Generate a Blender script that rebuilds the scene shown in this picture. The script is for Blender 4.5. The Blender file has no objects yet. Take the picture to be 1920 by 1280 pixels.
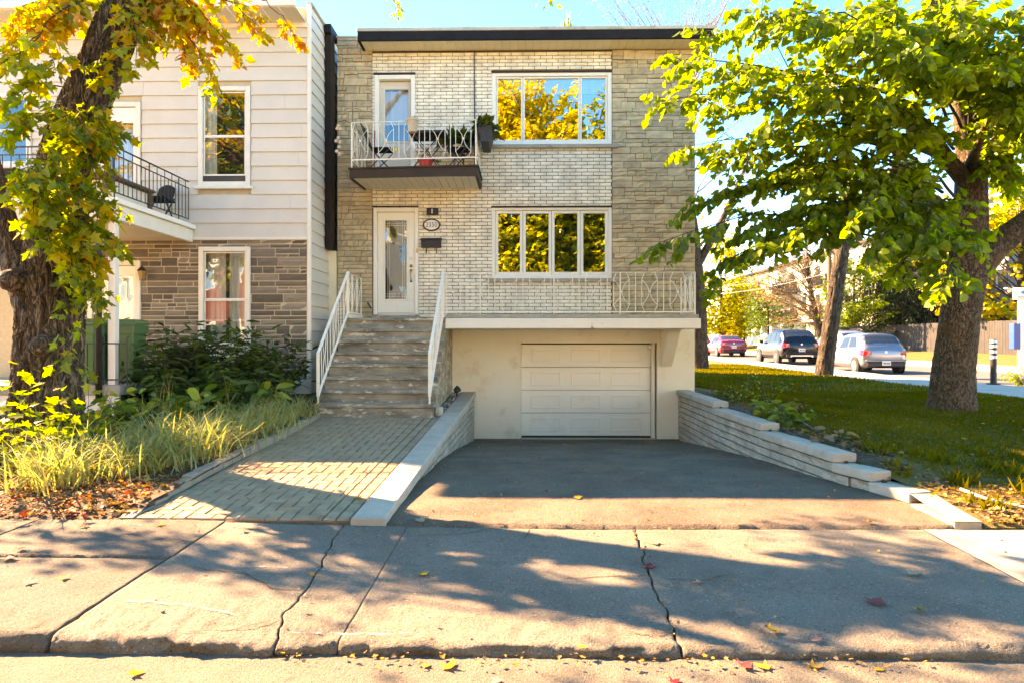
import bpy, math, random
import numpy as np
from mathutils import Vector, Matrix, noise
R = math.radians
random.seed(11)
rng = np.random.default_rng(11)
SC = bpy.context.scene
COL = SC.collection

# ------------------------------------------------------------------ camera
CAMZ, LENS_PX, YAW = 1.55, 1260.0, R(1.0)
cam_d = bpy.data.cameras.new('camera')
cam_d.sensor_width = 36.0
cam_d.lens = LENS_PX / 1920 * 36.0
cam_d.clip_start, cam_d.clip_end = 0.05, 3000
cam = bpy.data.objects.new('camera', cam_d)
cam.location = (0, 0, CAMZ)
cam.rotation_euler = (R(90), 0, YAW)
COL.objects.link(cam)
SC.camera = cam

# ------------------------------------------------------------------ daylight
SUN_AZ, SUN_EL = R(60), R(34.4)            # sun stands to the left, behind the line of the house fronts
sun_dir = Vector((-math.sin(SUN_AZ) * math.cos(SUN_EL), math.cos(SUN_AZ) * math.cos(SUN_EL), math.sin(SUN_EL)))
w = bpy.data.worlds.new('World'); SC.world = w; w.use_nodes = True
wn, wl = w.node_tree.nodes, w.node_tree.links
bg = wn['Background']
sky = wn.new('ShaderNodeTexSky'); sky.sky_type = 'NISHITA'; sky.sun_disc = False
sky.sun_elevation = SUN_EL; sky.sun_rotation = -SUN_AZ
sky.altitude = 4000; sky.air_density = 1.0; sky.dust_density = 0.0; sky.ozone_density = 2.5
hsv = wn.new('ShaderNodeHueSaturation'); hsv.inputs['Saturation'].default_value = 1.4
wl.new(sky.outputs[0], hsv.inputs['Color']); wl.new(hsv.outputs[0], bg.inputs[0]); bg.inputs[1].default_value = 0.1
sl = bpy.data.lights.new('sun', 'SUN'); sl.energy = 2.35; sl.angle = R(0.53); sl.color = (1.0, 0.97, 0.92)
so = bpy.data.objects.new('sun', sl); COL.objects.link(so)
so.rotation_euler = (-sun_dir).to_track_quat('-Z', 'Y').to_euler()
so.location = (-8, 20, 30)
vs = SC.view_settings
vs.view_transform = 'Standard'; vs.look = 'None'; vs.gamma = 1.0; vs.use_curve_mapping = False
vs.exposure = 4.08
vs.use_white_balance = True; vs.white_balance_temperature = 18000; vs.white_balance_tint = 34
SC.cycles.max_bounces = 7; SC.cycles.diffuse_bounces = 4; SC.cycles.glossy_bounces = 3
SC.cycles.transmission_bounces = 4; SC.cycles.transparent_max_bounces = 8
SC.cycles.use_denoising = True; SC.cycles.sample_clamp_indirect = 6

# ------------------------------------------------------------------ object helpers
def link(o):
    COL.objects.link(o); return o
def tag(o, label=None, cat=None, group=None, kind=None):
    if label: o['label'] = label
    if cat: o['category'] = cat
    if group: o['group'] = group
    if kind: o['kind'] = kind
    return o
def thing(name, label, cat, loc=(0, 0, 0), group=None, rz=0.0, kind=None):
    o = link(bpy.data.objects.new(name, None))
    o.location = loc; o.rotation_euler = (0, 0, rz); o.empty_display_size = .2
    return tag(o, label, cat, group, kind)
def world_of(o):
    m = Matrix.LocRotScale(o.location, o.rotation_euler, o.scale)
    return m if o.parent is None else world_of(o.parent) @ o.matrix_parent_inverse @ m
def put(name, me, parent=None, world=True):
    o = link(bpy.data.objects.new(name, me))
    if parent is not None:
        o.parent = parent
        if world: o.matrix_parent_inverse = world_of(parent).inverted()
    return o

class MB:
    """collects faces; becomes ONE mesh"""
    def __init__(s): s.v = []; s.f = []; s.mi = []; s.t = []
    def add(s, vs_, fs, mi=0, tint=None):
        n = len(s.v); s.v.extend([tuple(a) for a in vs_])
        for f in fs:
            s.f.append(tuple(i + n for i in f)); s.mi.append(mi); s.t.append(tint if tint is not None else .5)
        return s
    def box(s, x0, x1, y0, y1, z0, z1, mi=0, tint=None, c=0.0):
        if x1 < x0: x0, x1 = x1, x0
        if y1 < y0: y0, y1 = y1, y0
        if z1 < z0: z0, z1 = z1, z0
        if c <= 0:
            V = [(x0,y0,z0),(x1,y0,z0),(x1,y1,z0),(x0,y1,z0),(x0,y0,z1),(x1,y0,z1),(x1,y1,z1),(x0,y1,z1)]
            return s.add(V, [(3,2,1,0),(4,5,6,7),(0,1,5,4),(1,2,6,5),(2,3,7,6),(3,0,4,7)], mi, tint)
        V = []                                       # chamfered box: 24 verts
        for (ix, X, sx) in ((0,x0,1),(1,x1,-1)):
            for (iy, Y, sy) in ((0,y0,1),(1,y1,-1)):
                for (iz, Z, sz) in ((0,z0,1),(1,z1,-1)):
                    V += [(X, Y+sy*c, Z+sz*c), (X+sx*c, Y, Z+sz*c), (X+sx*c, Y+sy*c, Z)]
        def k(ix, iy, iz, a): return (ix*4 + iy*2 + iz)*3 + a
        F = [tuple(k(i,*p,0) for p in ((0,0),(0,1),(1,1),(1,0))) for i in (0,1)]
        F += [tuple(k(p[0],i,p[1],1) for p in ((0,0),(1,0),(1,1),(0,1))) for i in (0,1)]
        F += [tuple(k(*p,i,2) for p in ((0,0),(0,1),(1,1),(1,0))) for i in (0,1)]
        for i in (0,1):
            for j in (0,1):
                F += [(k(i,j,0,0),k(i,j,1,0),k(i,j,1,1),k(i,j,0,1)),
                      (k(i,0,j,0),k(i,1,j,0),k(i,1,j,2),k(i,0,j,2)),
                      (k(0,i,j,1),k(1,i,j,1),k(1,i,j,2),k(0,i,j,2))]
        for a in (0,1):
            for b in (0,1):
                for d in (0,1): F.append((k(a,b,d,0),k(a,b,d,1),k(a,b,d,2)))
        return s.add(V, F, mi, tint)
    def bar(s, a, b, w, h=None, mi=0, up=(0,0,1)):
        """straight square bar from a to b, w across, h in the up direction"""
        a, b = Vector(a), Vector(b); h = w if h is None else h
        d = (b - a).normalized(); u = Vector(up)
        if abs(d.dot(u)) > .97: u = Vector((0,1,0))
        r = d.cross(u).normalized(); u = r.cross(d)
        V = [p + r*(sx*w/2) + u*(sz*h/2) for p in (a, b) for sx, sz in ((-1,-1),(1,-1),(1,1),(-1,1))]
        return s.add(V, [(0,1,2,3),(7,6,5,4),(0,4,5,1),(1,5,6,2),(2,6,7,3),(3,7,4,0)], mi)
    def tube(s, pts, rad, n=8, mi=0, cap=True, disp=None):
        pts = [Vector(p) for p in pts]; m = len(pts)
        if not hasattr(rad, '__len__'): rad = [rad]*m
        V, F = [], []; u = None
        for i, p in enumerate(pts):
            d = (pts[min(i+1,m-1)] - pts[max(i-1,0)])
            d = d.normalized() if d.length > 1e-9 else Vector((0,0,1))
            if u is None:
                ref = Vector((1,0,0)) if abs(d.x) < .8 else Vector((0,1,0))
                u = (ref - d*ref.dot(d)).normalized()
            else:
                u = (u - d*u.dot(d)); u = u.normalized() if u.length > 1e-6 else d.orthogonal().normalized()
            q = d.cross(u)
            for k in range(n):
                a = 2*math.pi*k/n; r = rad[i]
                if disp: r = r*disp(i, a, p)
                V.append(p + (u*math.cos(a) + q*math.sin(a))*r)
        for i in range(m-1):
            for k in range(n):
                k2 = (k+1) % n
                F.append((i*n+k, i*n+k2, (i+1)*n+k2, (i+1)*n+k))
        if cap: F.append(tuple(range(n-1,-1,-1))); F.append(tuple((m-1)*n+k for k in range(n)))
        return s.add(V, F, mi)
    def lathe(s, prof, cx=0, cy=0, cz=0, n=16, mi=0, axis='Z'):
        V, F = [], []; m = len(prof)
        for (r, z) in prof:
            for k in range(n):
                a = 2*math.pi*k/n; p = (r*math.cos(a), r*math.sin(a), z)
                if axis == 'X': p = (p[2], p[0], p[1])
                if axis == 'Y': p = (p[0], p[2], p[1])
                V.append((cx+p[0], cy+p[1], cz+p[2]))
        for i in range(m-1):
            for k in range(n):
                F.append((i*n+k, i*n+(k+1)%n, (i+1)*n+(k+1)%n, (i+1)*n+k))
        F.append(tuple(range(n-1,-1,-1))); F.append(tuple((m-1)*n+k for k in range(n)))
        return s.add(V, F, mi)
    def prism(s, poly, lo, hi, axis='Y', mi=0):
        """polygon given in the two other axes, extruded along axis"""
        n = len(poly)
        def P3(p, h):
            return {'Y': (p[0], h, p[1]), 'X': (h, p[0], p[1]), 'Z': (p[0], p[1], h)}[axis]
        V = [P3(p, lo) for p in poly] + [P3(p, hi) for p in poly]
        F = [tuple(range(n)), tuple(range(2*n-1, n-1, -1))] + [(i, i+n, (i+1)%n+n, (i+1)%n) for i in range(n)]
        return s.add(V, F, mi)
    def grid(s, fn, nu, nv, mi=0, flip=False):
        V = [fn(i/nu, j/nv) for j in range(nv+1) for i in range(nu+1)]
        F = []
        for j in range(nv):
            for i in range(nu):
                a = j*(nu+1)+i; q = (a, a+1, a+nu+2, a+nu+1)
                F.append(q[::-1] if flip else q)
        return s.add(V, F, mi)
    def mesh(s, name, mats, smooth=False):
        me = bpy.data.meshes.new(name); me.from_pydata(s.v, [], s.f)
        for m in (mats if isinstance(mats, (list, tuple)) else [mats]): me.materials.append(m)
        if any(s.mi): me.polygons.foreach_set('material_index', s.mi)
        if smooth: me.polygons.foreach_set('use_smooth', [True]*len(s.f))
        if any(t != .5 for t in s.t):
            at = me.attributes.new('tint', 'FLOAT', 'FACE'); at.data.foreach_set('value', s.t)
        me.update(); return me
    def build(s, name, mats, parent=None, smooth=False, world=True, fix=False):
        me = s.mesh(name, mats, smooth)
        if fix:
            import bmesh
            bm = bmesh.new(); bm.from_mesh(me); bmesh.ops.recalc_face_normals(bm, faces=bm.faces); bm.to_mesh(me); bm.free()
        return put(name, me, parent, world)

def np_mesh(name, V, F, mats, tint=None, smooth=False):
    """V (n,3) array, F (m,k) int array of equal polygons; tint one value per polygon"""
    me = bpy.data.meshes.new(name); m, k = F.shape
    me.vertices.add(len(V)); me.vertices.foreach_set('co', np.asarray(V, np.float32).ravel())
    me.loops.add(m*k); me.loops.foreach_set('vertex_index', F.astype(np.int32).ravel())
    me.polygons.add(m); me.polygons.foreach_set('loop_start', np.arange(0, m*k, k, dtype=np.int32))
    if smooth: me.polygons.foreach_set('use_smooth', np.ones(m, bool))
    for q in (mats if isinstance(mats, (list, tuple)) else [mats]): me.materials.append(q)
    if tint is not None:
        at = me.attributes.new('tint', 'FLOAT', 'FACE'); at.data.foreach_set('value', np.asarray(tint, np.float32))
    me.update(calc_edges=True); me.validate(); return me

def project(Pn):
    """photo pixel and depth of points, used to choose which leaves or bricks show largest"""
    c, s = math.cos(YAW), math.sin(YAW)
    d = -Pn[:,0]*s + Pn[:,1]*c; x = Pn[:,0]*c + Pn[:,1]*s; dd = np.maximum(d, .05)
    return 960 + LENS_PX*x/dd, 640 - LENS_PX*(Pn[:,2]-CAMZ)/dd, d

def interp(x, xs, ys): return float(np.interp(x, xs, ys))
def nz(p, s=1.0): return noise.noise(Vector(p)*s)

# ------------------------------------------------------------------ materials
class NB:
    def __init__(s, name):
        s.m = bpy.data.materials.new(name); s.m.use_nodes = True
        s.N, s.L = s.m.node_tree.nodes, s.m.node_tree.links
        s.b = s.N['Principled BSDF']; s.out = s.N['Material Output']
        s.pos = s.N.new('ShaderNodeNewGeometry').outputs['Position']
    def vec(s, k):
        n = s.N.new('ShaderNodeVectorMath'); n.operation = 'MULTIPLY'; n.inputs[1].default_value = k
        s.L.new(s.pos, n.inputs[0]); return n.outputs[0]
    def noise(s, scale, detail=5, rough=.6, vec=None, dist=0.0):
        n = s.N.new('ShaderNodeTexNoise'); n.inputs['Scale'].default_value = scale
        n.inputs['Detail'].default_value = detail; n.inputs['Roughness'].default_value = rough
        n.inputs['Distortion'].default_value = dist
        s.L.new(vec or s.pos, n.inputs['Vector']); return n.outputs['Fac']
    def rng(s, x, a, b, c=0.0, d=1.0):
        n = s.N.new('ShaderNodeMapRange'); n.clamp = True
        for i, v in enumerate((a, b, c, d)): n.inputs[i+1].default_value = v
        s.L.new(x, n.inputs[0]); return n.outputs[0]
    def mix(s, f, a, b, mode='MIX'):
        n = s.N.new('ShaderNodeMix'); n.data_type = 'RGBA'; n.blend_type = mode
        for sock, v in ((0, f), (6, a), (7, b)):
            if isinstance(v, tuple): n.inputs[sock].default_value = (*v[:3], 1)
            elif isinstance(v, (int, float)): n.inputs[sock].default_value = v
            else: s.L.new(v, n.inputs[sock])
        return n.outputs[2]
    def math(s, op, a, b):
        n = s.N.new('ShaderNodeMath'); n.operation = op
        for i, v in enumerate((a, b)):
            if isinstance(v, (int, float)): n.inputs[i].default_value = v
            else: s.L.new(v, n.inputs[i])
        return n.outputs[0]
    def scale(s, col, f):
        n = s.N.new('ShaderNodeVectorMath'); n.operation = 'SCALE'
        s.L.new(col, n.inputs[0]); s.L.new(f, n.inputs['Scale']); return n.outputs[0]
    def attr(s, name):
        n = s.N.new('ShaderNodeAttribute'); n.attribute_name = name; return n.outputs['Fac']
    def rnd(s): return s.N.new('ShaderNodeObjectInfo').outputs['Random']
    def ramp(s, f, stops):
        n = s.N.new('ShaderNodeValToRGB'); e = n.color_ramp.elements
        while len(e) < len(stops): e.new(.5)
        for q, (p, c) in zip(e, stops): q.position = p; q.color = (*c, 1)
        s.L.new(f, n.inputs[0]); return n.outputs[0]
    def bump(s, h, strength, dist=.01):
        n = s.N.new('ShaderNodeBump'); n.inputs['Strength'].default_value = strength
        n.inputs['Distance'].default_value = dist
        s.L.new(h, n.inputs['Height']); s.L.new(n.outputs[0], s.b.inputs['Normal']); return n.outputs[0]
    def fin(s, col, rough=.8, metal=0, spec=.4, coat=0):
        b = s.b
        if isinstance(col, tuple): b.inputs['Base Color'].default_value = (*col, 1)
        else: s.L.new(col, b.inputs['Base Color'])
        b.inputs['Roughness'].default_value = rough; b.inputs['Metallic'].default_value = metal
        b.inputs['Specular IOR Level'].default_value = spec; b.inputs['Coat Weight'].default_value = coat
        return s.m

def warm(c): return tuple(min(.86, x*k) for x, k in zip(c, (1.05, 1.0, .86)))
def mat(name, c1, c2=None, s=3.0, rough=.8, metal=0, spec=.4, coat=0, bump=0.0, bs=60, dist=.008,
        spk=0.0, ss=180, stretch=None, c3=None, s3=1.0, t3=(.55,.7), cell=None, tint=0.0):
    n = NB(name); v = n.vec(stretch) if stretch else None
    c1 = warm(c1); c2 = warm(c2) if c2 else None; c3 = warm(c3) if c3 else None
    col = n.mix(n.rng(n.noise(s, 6, .6, v), .32, .68), c1, c2 or tuple(x*.86 for x in c1))
    if c3: col = n.mix(n.rng(n.noise(s3, 9, .65, v), *t3), col, c3)
    if tint: col = n.scale(col, n.rng(n.attr('tint'), 0, 1, 1-tint, 1+tint))
    if cell:                                   # slow change from piece to piece
        col = n.scale(col, n.rng(n.noise(cell, 1, .5), .3, .7, .86, 1.12))
    if spk: col = n.scale(col, n.rng(n.noise(ss, 3, .7), .35, .65, 1-spk, 1+spk))
    if bump: n.bump(n.noise(bs, 6, .65, v), bump, dist)
    return n.fin(col, rough, metal, spec, coat)

def leafmat(name, stops, trans=.5, rough=.5, gloss=.025):
    n = NB(name)
    col = n.ramp(n.attr('tint'), stops)
    col = n.scale(col, n.rng(n.noise(30, 3, .6), .3, .7, .82, 1.15))
    d = n.N.new('ShaderNodeBsdfDiffuse'); t = n.N.new('ShaderNodeBsdfTranslucent'); g = n.N.new('ShaderNodeBsdfGlossy')
    g.inputs['Roughness'].default_value = rough
    n.L.new(col, d.inputs[0])
    tc = n.mix(1.0, col, (1.4, 1.5, .8), 'MULTIPLY'); n.L.new(tc, t.inputs[0])
    m1 = n.N.new('ShaderNodeMixShader'); m1.inputs[0].default_value = trans
    n.L.new(d.outputs[0], m1.inputs[1]); n.L.new(t.outputs[0], m1.inputs[2])
    m2 = n.N.new('ShaderNodeMixShader'); m2.inputs[0].default_value = gloss
    n.L.new(m1.outputs[0], m2.inputs[1]); n.L.new(g.outputs[0], m2.inputs[2])
    n.L.new(m2.outputs[0], n.out.inputs[0]); return n.m

def glass(name, refl=.38, tint=(.75,.8,.8), see=True, wave=.0):
    n = NB(name)
    g = n.N.new('ShaderNodeBsdfGlossy'); g.inputs['Roughness'].default_value = .0
    g.inputs[0].default_value = (.97,.98,.96,1)
    if wave:
        b = n.N.new('ShaderNodeBump'); b.inputs['Strength'].default_value = wave; b.inputs['Distance'].default_value = .02
        n.L.new(n.noise(2.2, 2, .5), b.inputs['Height']); n.L.new(b.outputs[0], g.inputs['Normal'])
    if see:
        t = n.N.new('ShaderNodeBsdfTransparent'); t.inputs[0].default_value = (*tint, 1)
    else:
        t = n.N.new('ShaderNodeBsdfDiffuse'); t.inputs[0].default_value = (*tint, 1)
    m = n.N.new('ShaderNodeMixShader'); m.inputs[0].default_value = refl
    n.L.new(t.outputs[0], m.inputs[1]); n.L.new(g.outputs[0], m.inputs[2]); n.L.new(m.outputs[0], n.out.inputs[0])
    return n.m

def bark(name, c1, c2, c3, sc=9.0, st=(1,1,.22), b=1.0, dist=.03):
    n = NB(name); v = n.vec(st)
    f = n.noise(sc, 3, .55, v, .5); f2 = n.noise(sc*3.4, 6, .7, v, .3)
    r1 = n.rng(n.math('ABSOLUTE', n.math('SUBTRACT', f, .5), 0), .0, .075); r2 = n.rng(n.math('ABSOLUTE', n.math('SUBTRACT', n.noise(sc*1.9, 3, .6, v, .8), .5), 0), 0, .06)
    f = n.math('MULTIPLY', r1, n.math('ADD', .35, n.math('MULTIPLY', r2, .65)))
    col = n.mix(f, c1, c2)
    col = n.mix(n.rng(n.noise(1.7, 7, .7), .55, .72), col, c3)
    col = n.scale(col, n.rng(f2, .3, .7, .72, 1.25))
    h = n.math('ADD', f, n.math('MULTIPLY', f2, .35)); n.bump(h, b, dist*.6)
    return n.fin(col, .9, 0, .2)

M = {}
M['brick'] = mat('cream_brick', (.78,.72,.60), (.85,.80,.70), 9, .7, bump=.4, bs=90, dist=.004, spk=.07, ss=240, cell=4.5, c3=(.64,.57,.46), s3=7, t3=(.66,.82))
M['mortar'] = mat('brick_mortar', (.15,.125,.09), (.21,.175,.13), 20, .95, bump=.4)
M['ledge'] = mat('tan_stone', (.48,.385,.255), (.60,.485,.33), 6, .85, bump=.8, bs=40, dist=.01, spk=.14, ss=120, cell=5, tint=.16, c3=(.38,.34,.27), s3=3, stretch=(1,1,2.6))
M['ledge_joint'] = mat('tan_stone_joint', (.15,.12,.08), (.22,.18,.13), 12, .95, bump=.4)
M['slate'] = mat('grey_brown_stone', (.15,.125,.10), (.215,.18,.145), 5, .8, bump=.6, bs=26, dist=.006, spk=.10, ss=140, tint=.42, stretch=(1,1,6))
M['pale_mortar'] = mat('pale_mortar', (.50,.42,.31), (.58,.50,.38), 15, .95, bump=.3)
M['siding'] = mat('white_siding', (.59,.575,.53), (.64,.625,.58), 2.2, .55, spk=.03, ss=60, c3=(.60,.55,.45), s3=1.3, t3=(.6,.85), bump=.12, bs=12, dist=.006)
M['siding_side'] = M['siding']
M['white_trim'] = mat('white_painted_trim', (.78,.77,.72), (.72,.70,.64), 5, .4, bump=.08, bs=40, c3=(.62,.57,.47), s3=4, t3=(.66,.8))
M['white_pvc'] = mat('white_vinyl', (.85,.85,.81), (.82,.82,.78), 3, .3)
M['white_door'] = mat('white_steel_door', (.85,.84,.79), (.82,.81,.76), 2, .36, bump=.08, bs=22, c3=(.70,.67,.58), s3=1.6, t3=(.56,.78))
M['white_iron'] = mat('white_painted_iron', (.82,.79,.72), (.74,.70,.62), 18, .4, c3=(.42,.30,.18), s3=14, t3=(.72,.78))
M['black_iron'] = mat('black_painted_iron', (.02,.02,.02), (.035,.033,.03), 10, .45)
M['fascia'] = mat('black_fascia', (.011,.011,.012), (.018,.018,.02), 6, .7, spec=.15, bump=.05, bs=20)
M['brown_metal'] = mat('brown_flashing', (.04,.026,.018), (.055,.037,.026), 5, .55, spec=.2, bump=.06, bs=15)
M['gap_brown'] = mat('dark_brown_metal', (.016,.010,.008), (.024,.016,.012), 5, .6, spec=.2)
M['soffit'] = mat('cream_soffit', (.78,.70,.54), (.83,.76,.6), 2, .55, c3=(.68,.60,.45), s3=2, t3=(.58,.75))
M['soffit_grey'] = mat('grey_white_soffit', (.62,.60,.54), (.67,.65,.6), 2, .55)
M['galv'] = mat('weathered_flashing', (.42,.40,.33), (.52,.50,.43), 4, .5, .3, c3=(.30,.28,.2), s3=3)
M['stucco'] = mat('painted_stucco', (.79,.74,.64), (.85,.80,.70), 1.5, .85, bump=.35, bs=45, dist=.004, c3=(.63,.56,.42), s3=1.6, t3=(.56,.74))
M['stucco_peel'] = mat('peeling_white_paint', (.80,.77,.70), (.75,.72,.64), 3, .8, bump=.5, bs=20, dist=.006, c3=(.32,.29,.24), s3=2.6, t3=(.655,.675))
M['steps'] = mat('weathered_step_concrete', (.13,.108,.08), (.40,.345,.27), 3.4, .9, bump=1.0, bs=42, dist=.01, spk=.2, ss=90, c3=(.60,.54,.44), s3=6.5, t3=(.57,.63), stretch=(.6,1,1.7))
M['slabtop'] = mat('grey_slab_concrete', (.30,.28,.23), (.40,.37,.31), 5, .9, bump=.5, bs=40, spk=.12)
M['cap'] = mat('pale_cap_concrete', (.33,.295,.25), (.42,.38,.325), 4, .9, bump=.4, bs=60, dist=.004, spk=.14, ss=150)
M['block'] = mat('split_face_block', (.33,.29,.235), (.42,.375,.31), 5, .92, bump=.8, bs=60, dist=.01, spk=.28, ss=110, cell=3, c3=(.52,.48,.42), s3=16, t3=(.6,.7))
M['paver'] = mat('grey_paver', (.29,.183,.115), (.375,.247,.16), 5, .9, bump=.6, bs=90, dist=.004, spk=.16, ss=190, cell=6)
M['paver_edge'] = mat('edging_block', (.22,.195,.16), (.29,.26,.215), 5, .9, bump=.6, bs=60, dist=.006, spk=.16)
M['joint_sand'] = mat('joint_sand', (.11,.09,.065), (.16,.135,.10), 14, .95, bump=.4)
M['soil'] = mat('garden_soil', (.06,.036,.02), (.115,.07,.038), 8, .95, bump=1, bs=22, dist=.03, spk=.4, ss=50)
M['earth'] = mat('bare_earth', (.10,.08,.05), (.14,.11,.07), 2, .95)
M['grass_base'] = mat('lawn_turf', (.10,.078,.016), (.14,.105,.026), 1.6, .95, bump=1, bs=60, dist=.02, spk=.4, ss=90, c3=(.13,.10,.045), s3=1.1, t3=(.58,.75))
M['wood'] = mat('brown_wood', (.13,.075,.04), (.18,.11,.06), 6, .6, stretch=(1,8,8))
M['curtain'] = mat('white_curtain', (.62,.62,.58), (.52,.52,.5), 6, .9, stretch=(3,1,.1))
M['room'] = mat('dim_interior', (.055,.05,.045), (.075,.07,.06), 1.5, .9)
M['glass'] = glass('window_glass', .42, (.55,.6,.58), True, .05)
M['glass_lite'] = glass('old_window_glass', .17, (.8,.82,.8), True, .16)
M['glass_dark'] = glass('far_glass', .3, (.03,.035,.04), False)
M['brass'] = mat('brass', (.62,.40,.14), (.5,.32,.1), 20, .25, 1)
M['steel'] = mat('brushed_steel', (.6,.6,.6), (.5,.5,.5), 9, .3, 1)
M['black_plastic'] = mat('black_plastic', (.018,.018,.02), (.028,.028,.03), 8, .5)
M['dark_fabric'] = mat('charcoal_fabric', (.018,.016,.014), (.026,.024,.022), 40, .9)
M['green_bin'] = mat('green_bin_plastic', (.045,.16,.055), (.055,.19,.065), 3, .5, c3=(.09,.2,.08), s3=5, t3=(.6,.8))
M['green_lid'] = mat('green_lid_plastic', (.04,.13,.05), (.05,.15,.055), 3, .45)
M['white_print'] = mat('white_print', (.8,.8,.78), (.76,.76,.74), 5, .6)
M['black_print'] = mat('black_print', (.02,.02,.02), (.03,.03,.03), 5, .6)
M['terracotta'] = mat('pale_clay_pot', (.50,.38,.28), (.58,.46,.35), 6, .8)
M['pot_red'] = mat('red_pot', (.42,.02,.025), (.5,.03,.03), 4, .35)
M['pot_dark'] = mat('dark_planter', (.03,.03,.03), (.045,.045,.042), 5, .6)
M['shell'] = mat('shell', (.5,.38,.27), (.62,.5,.38), 15, .6)
M['bark_maple'] = bark('maple_bark', (.06,.04,.025), (.235,.168,.107), (.29,.21,.135), 14, (1,1,.16), 1.0, .09)
M['bark_linden'] = bark('linden_bark', (.075,.046,.025), (.26,.175,.105), (.27,.14,.045), 20, (1,1,.4), 1.0, .06)
M['bark_far'] = bark('grey_bark', (.04,.028,.018), (.125,.09,.06), (.15,.115,.08), 10, (1,1,.25), 1.0, .05)
M['twig'] = mat('dark_twig', (.035,.026,.018), (.06,.045,.03), 9, .9)
M['twig_pale'] = mat('pale_bare_twig', (.17,.12,.085), (.24,.175,.13), 6, .9)
LG = ((0,(.055,.10,.006)),(.35,(.13,.20,.010)),(.7,(.22,.29,.015)),(1,(.36,.37,.02)))
M['leaf_linden'] = leafmat('linden_leaf', LG, .62)
M['leaf_maple'] = leafmat('maple_leaf', ((0,(.065,.115,.006)),(.35,(.20,.25,.010)),(.55,(.44,.36,.012)),(.75,(.56,.28,.014)),(1,(.52,.16,.03))), .55)
M['leaf_yellow'] = leafmat('yellow_leaf', ((0,(.07,.125,.010)),(.35,(.26,.28,.012)),(.65,(.58,.47,.016)),(1,(.72,.52,.03))), .4)
M['leaf_dark'] = leafmat('shrub_leaf', ((0,(.018,.045,.006)),(.6,(.045,.10,.010)),(.85,(.10,.15,.014)),(1,(.24,.10,.02))), .35)
M['leaf_hosta'] = leafmat('hosta_leaf', ((0,(.04,.085,.015)),(.6,(.10,.18,.02)),(1,(.34,.32,.04))), .4)
M['blade'] = leafmat('ribbon_grass', ((0,(.12,.17,.035)),(.5,(.34,.37,.15)),(.75,(.50,.42,.14)),(1,(.46,.24,.06))), .35)
M['lawn_blade'] = leafmat('lawn_blade', ((0,(.08,.075,.004)),(.6,(.165,.13,.010)),(.9,(.27,.18,.03)),(1,(.34,.2,.05))), .3, gloss=0.0)
M['needle'] = leafmat('spruce_needle', ((0,(.008,.022,.010)),(1,(.035,.06,.018))), .25)
M['leaf_brown'] = leafmat('withered_leaf', ((0,(.16,.085,.04)),(1,(.30,.19,.10))), .3)
M['litter'] = leafmat('fallen_leaf', ((0,(.13,.065,.03)),(.3,(.28,.16,.08)),(.55,(.50,.25,.03)),(.75,(.42,.10,.02)),(.92,(.38,.02,.03)),(1,(.45,.33,.2))), .15)
# concrete of the old pavement: exposed aggregate, stains, chalky edges
def concrete(name, c1, c2, pit=.6):
    n = NB(name); c1, c2 = warm(c1), warm(c2)
    col = n.mix(n.rng(n.noise(1.4, 8, .65), .35, .66), c1, c2)
    col = n.mix(n.rng(n.noise(5, 8, .7), .56, .75), col, tuple(x*.72 for x in c1))
    col = n.mix(n.rng(n.noise(9, 5, .7, None, 1.5), .60, .70), col, tuple(x*.72 for x in (c1[0]*1.05, c1[1], c1[2]*.9)))
    k = min(1, pit)
    col = n.mix(n.rng(n.noise(75, 3, .65), .58, .66), col, tuple(x*(1-.62*k) for x in c1))
    col = n.mix(n.rng(n.noise(58, 3, .65), .60, .68), col, tuple(min(.75, x*(1+.55*k)) for x in c2))
    col = n.scale(col, n.rng(n.noise(150, 3, .7), .3, .7, 1-.28*k, 1+.28*k))
    h = n.math('ADD', n.noise(48, 6, .7), n.math('MULTIPLY', n.noise(120, 3, .6), .6))
    n.bump(h, pit, .012); return n.fin(col, .92, 0, .25)
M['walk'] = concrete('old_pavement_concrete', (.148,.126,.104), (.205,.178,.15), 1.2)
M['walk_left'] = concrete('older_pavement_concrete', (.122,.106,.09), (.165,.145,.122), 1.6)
M['walk_new'] = concrete('new_pavement_concrete', (.24,.225,.2), (.28,.265,.24), .15)
M['walk_side'] = concrete('side_pavement_concrete', (.34,.33,.31), (.4,.39,.37), .2)
M['asphalt'] = concrete('driveway_asphalt', (.122,.09,.068), (.205,.156,.122), 1.5)
M['road'] = concrete('street_asphalt', (.125,.108,.088), (.175,.152,.125), 1.0)
M['road_side'] = concrete('side_street_asphalt', (.09,.09,.092), (.12,.118,.116), .4)
def patchy(name, c, s, a, b):
    n = NB(name); t = n.N.new('ShaderNodeBsdfTransparent'); mx = n.N.new('ShaderNodeMixShader')
    n.fin(c, .95, 0, .2); n.L.new(n.rng(n.noise(s, 6, .75), a, b), mx.inputs[0])
    n.L.new(t.outputs[0], mx.inputs[1]); n.L.new(n.b.outputs[0], mx.inputs[2]); n.L.new(mx.outputs[0], n.out.inputs[0]); return n.m
M['chalk'] = patchy('chalky_scuff', (.42,.39,.33), 26, .44, .66)
# =================================================================== GROUND
def structure(o): o['kind'] = 'structure'; return o
mb = MB(); mb.box(-400, 400, -300, 600, -1.2, -.62)
structure(mb.build('ground', M['earth']))

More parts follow.
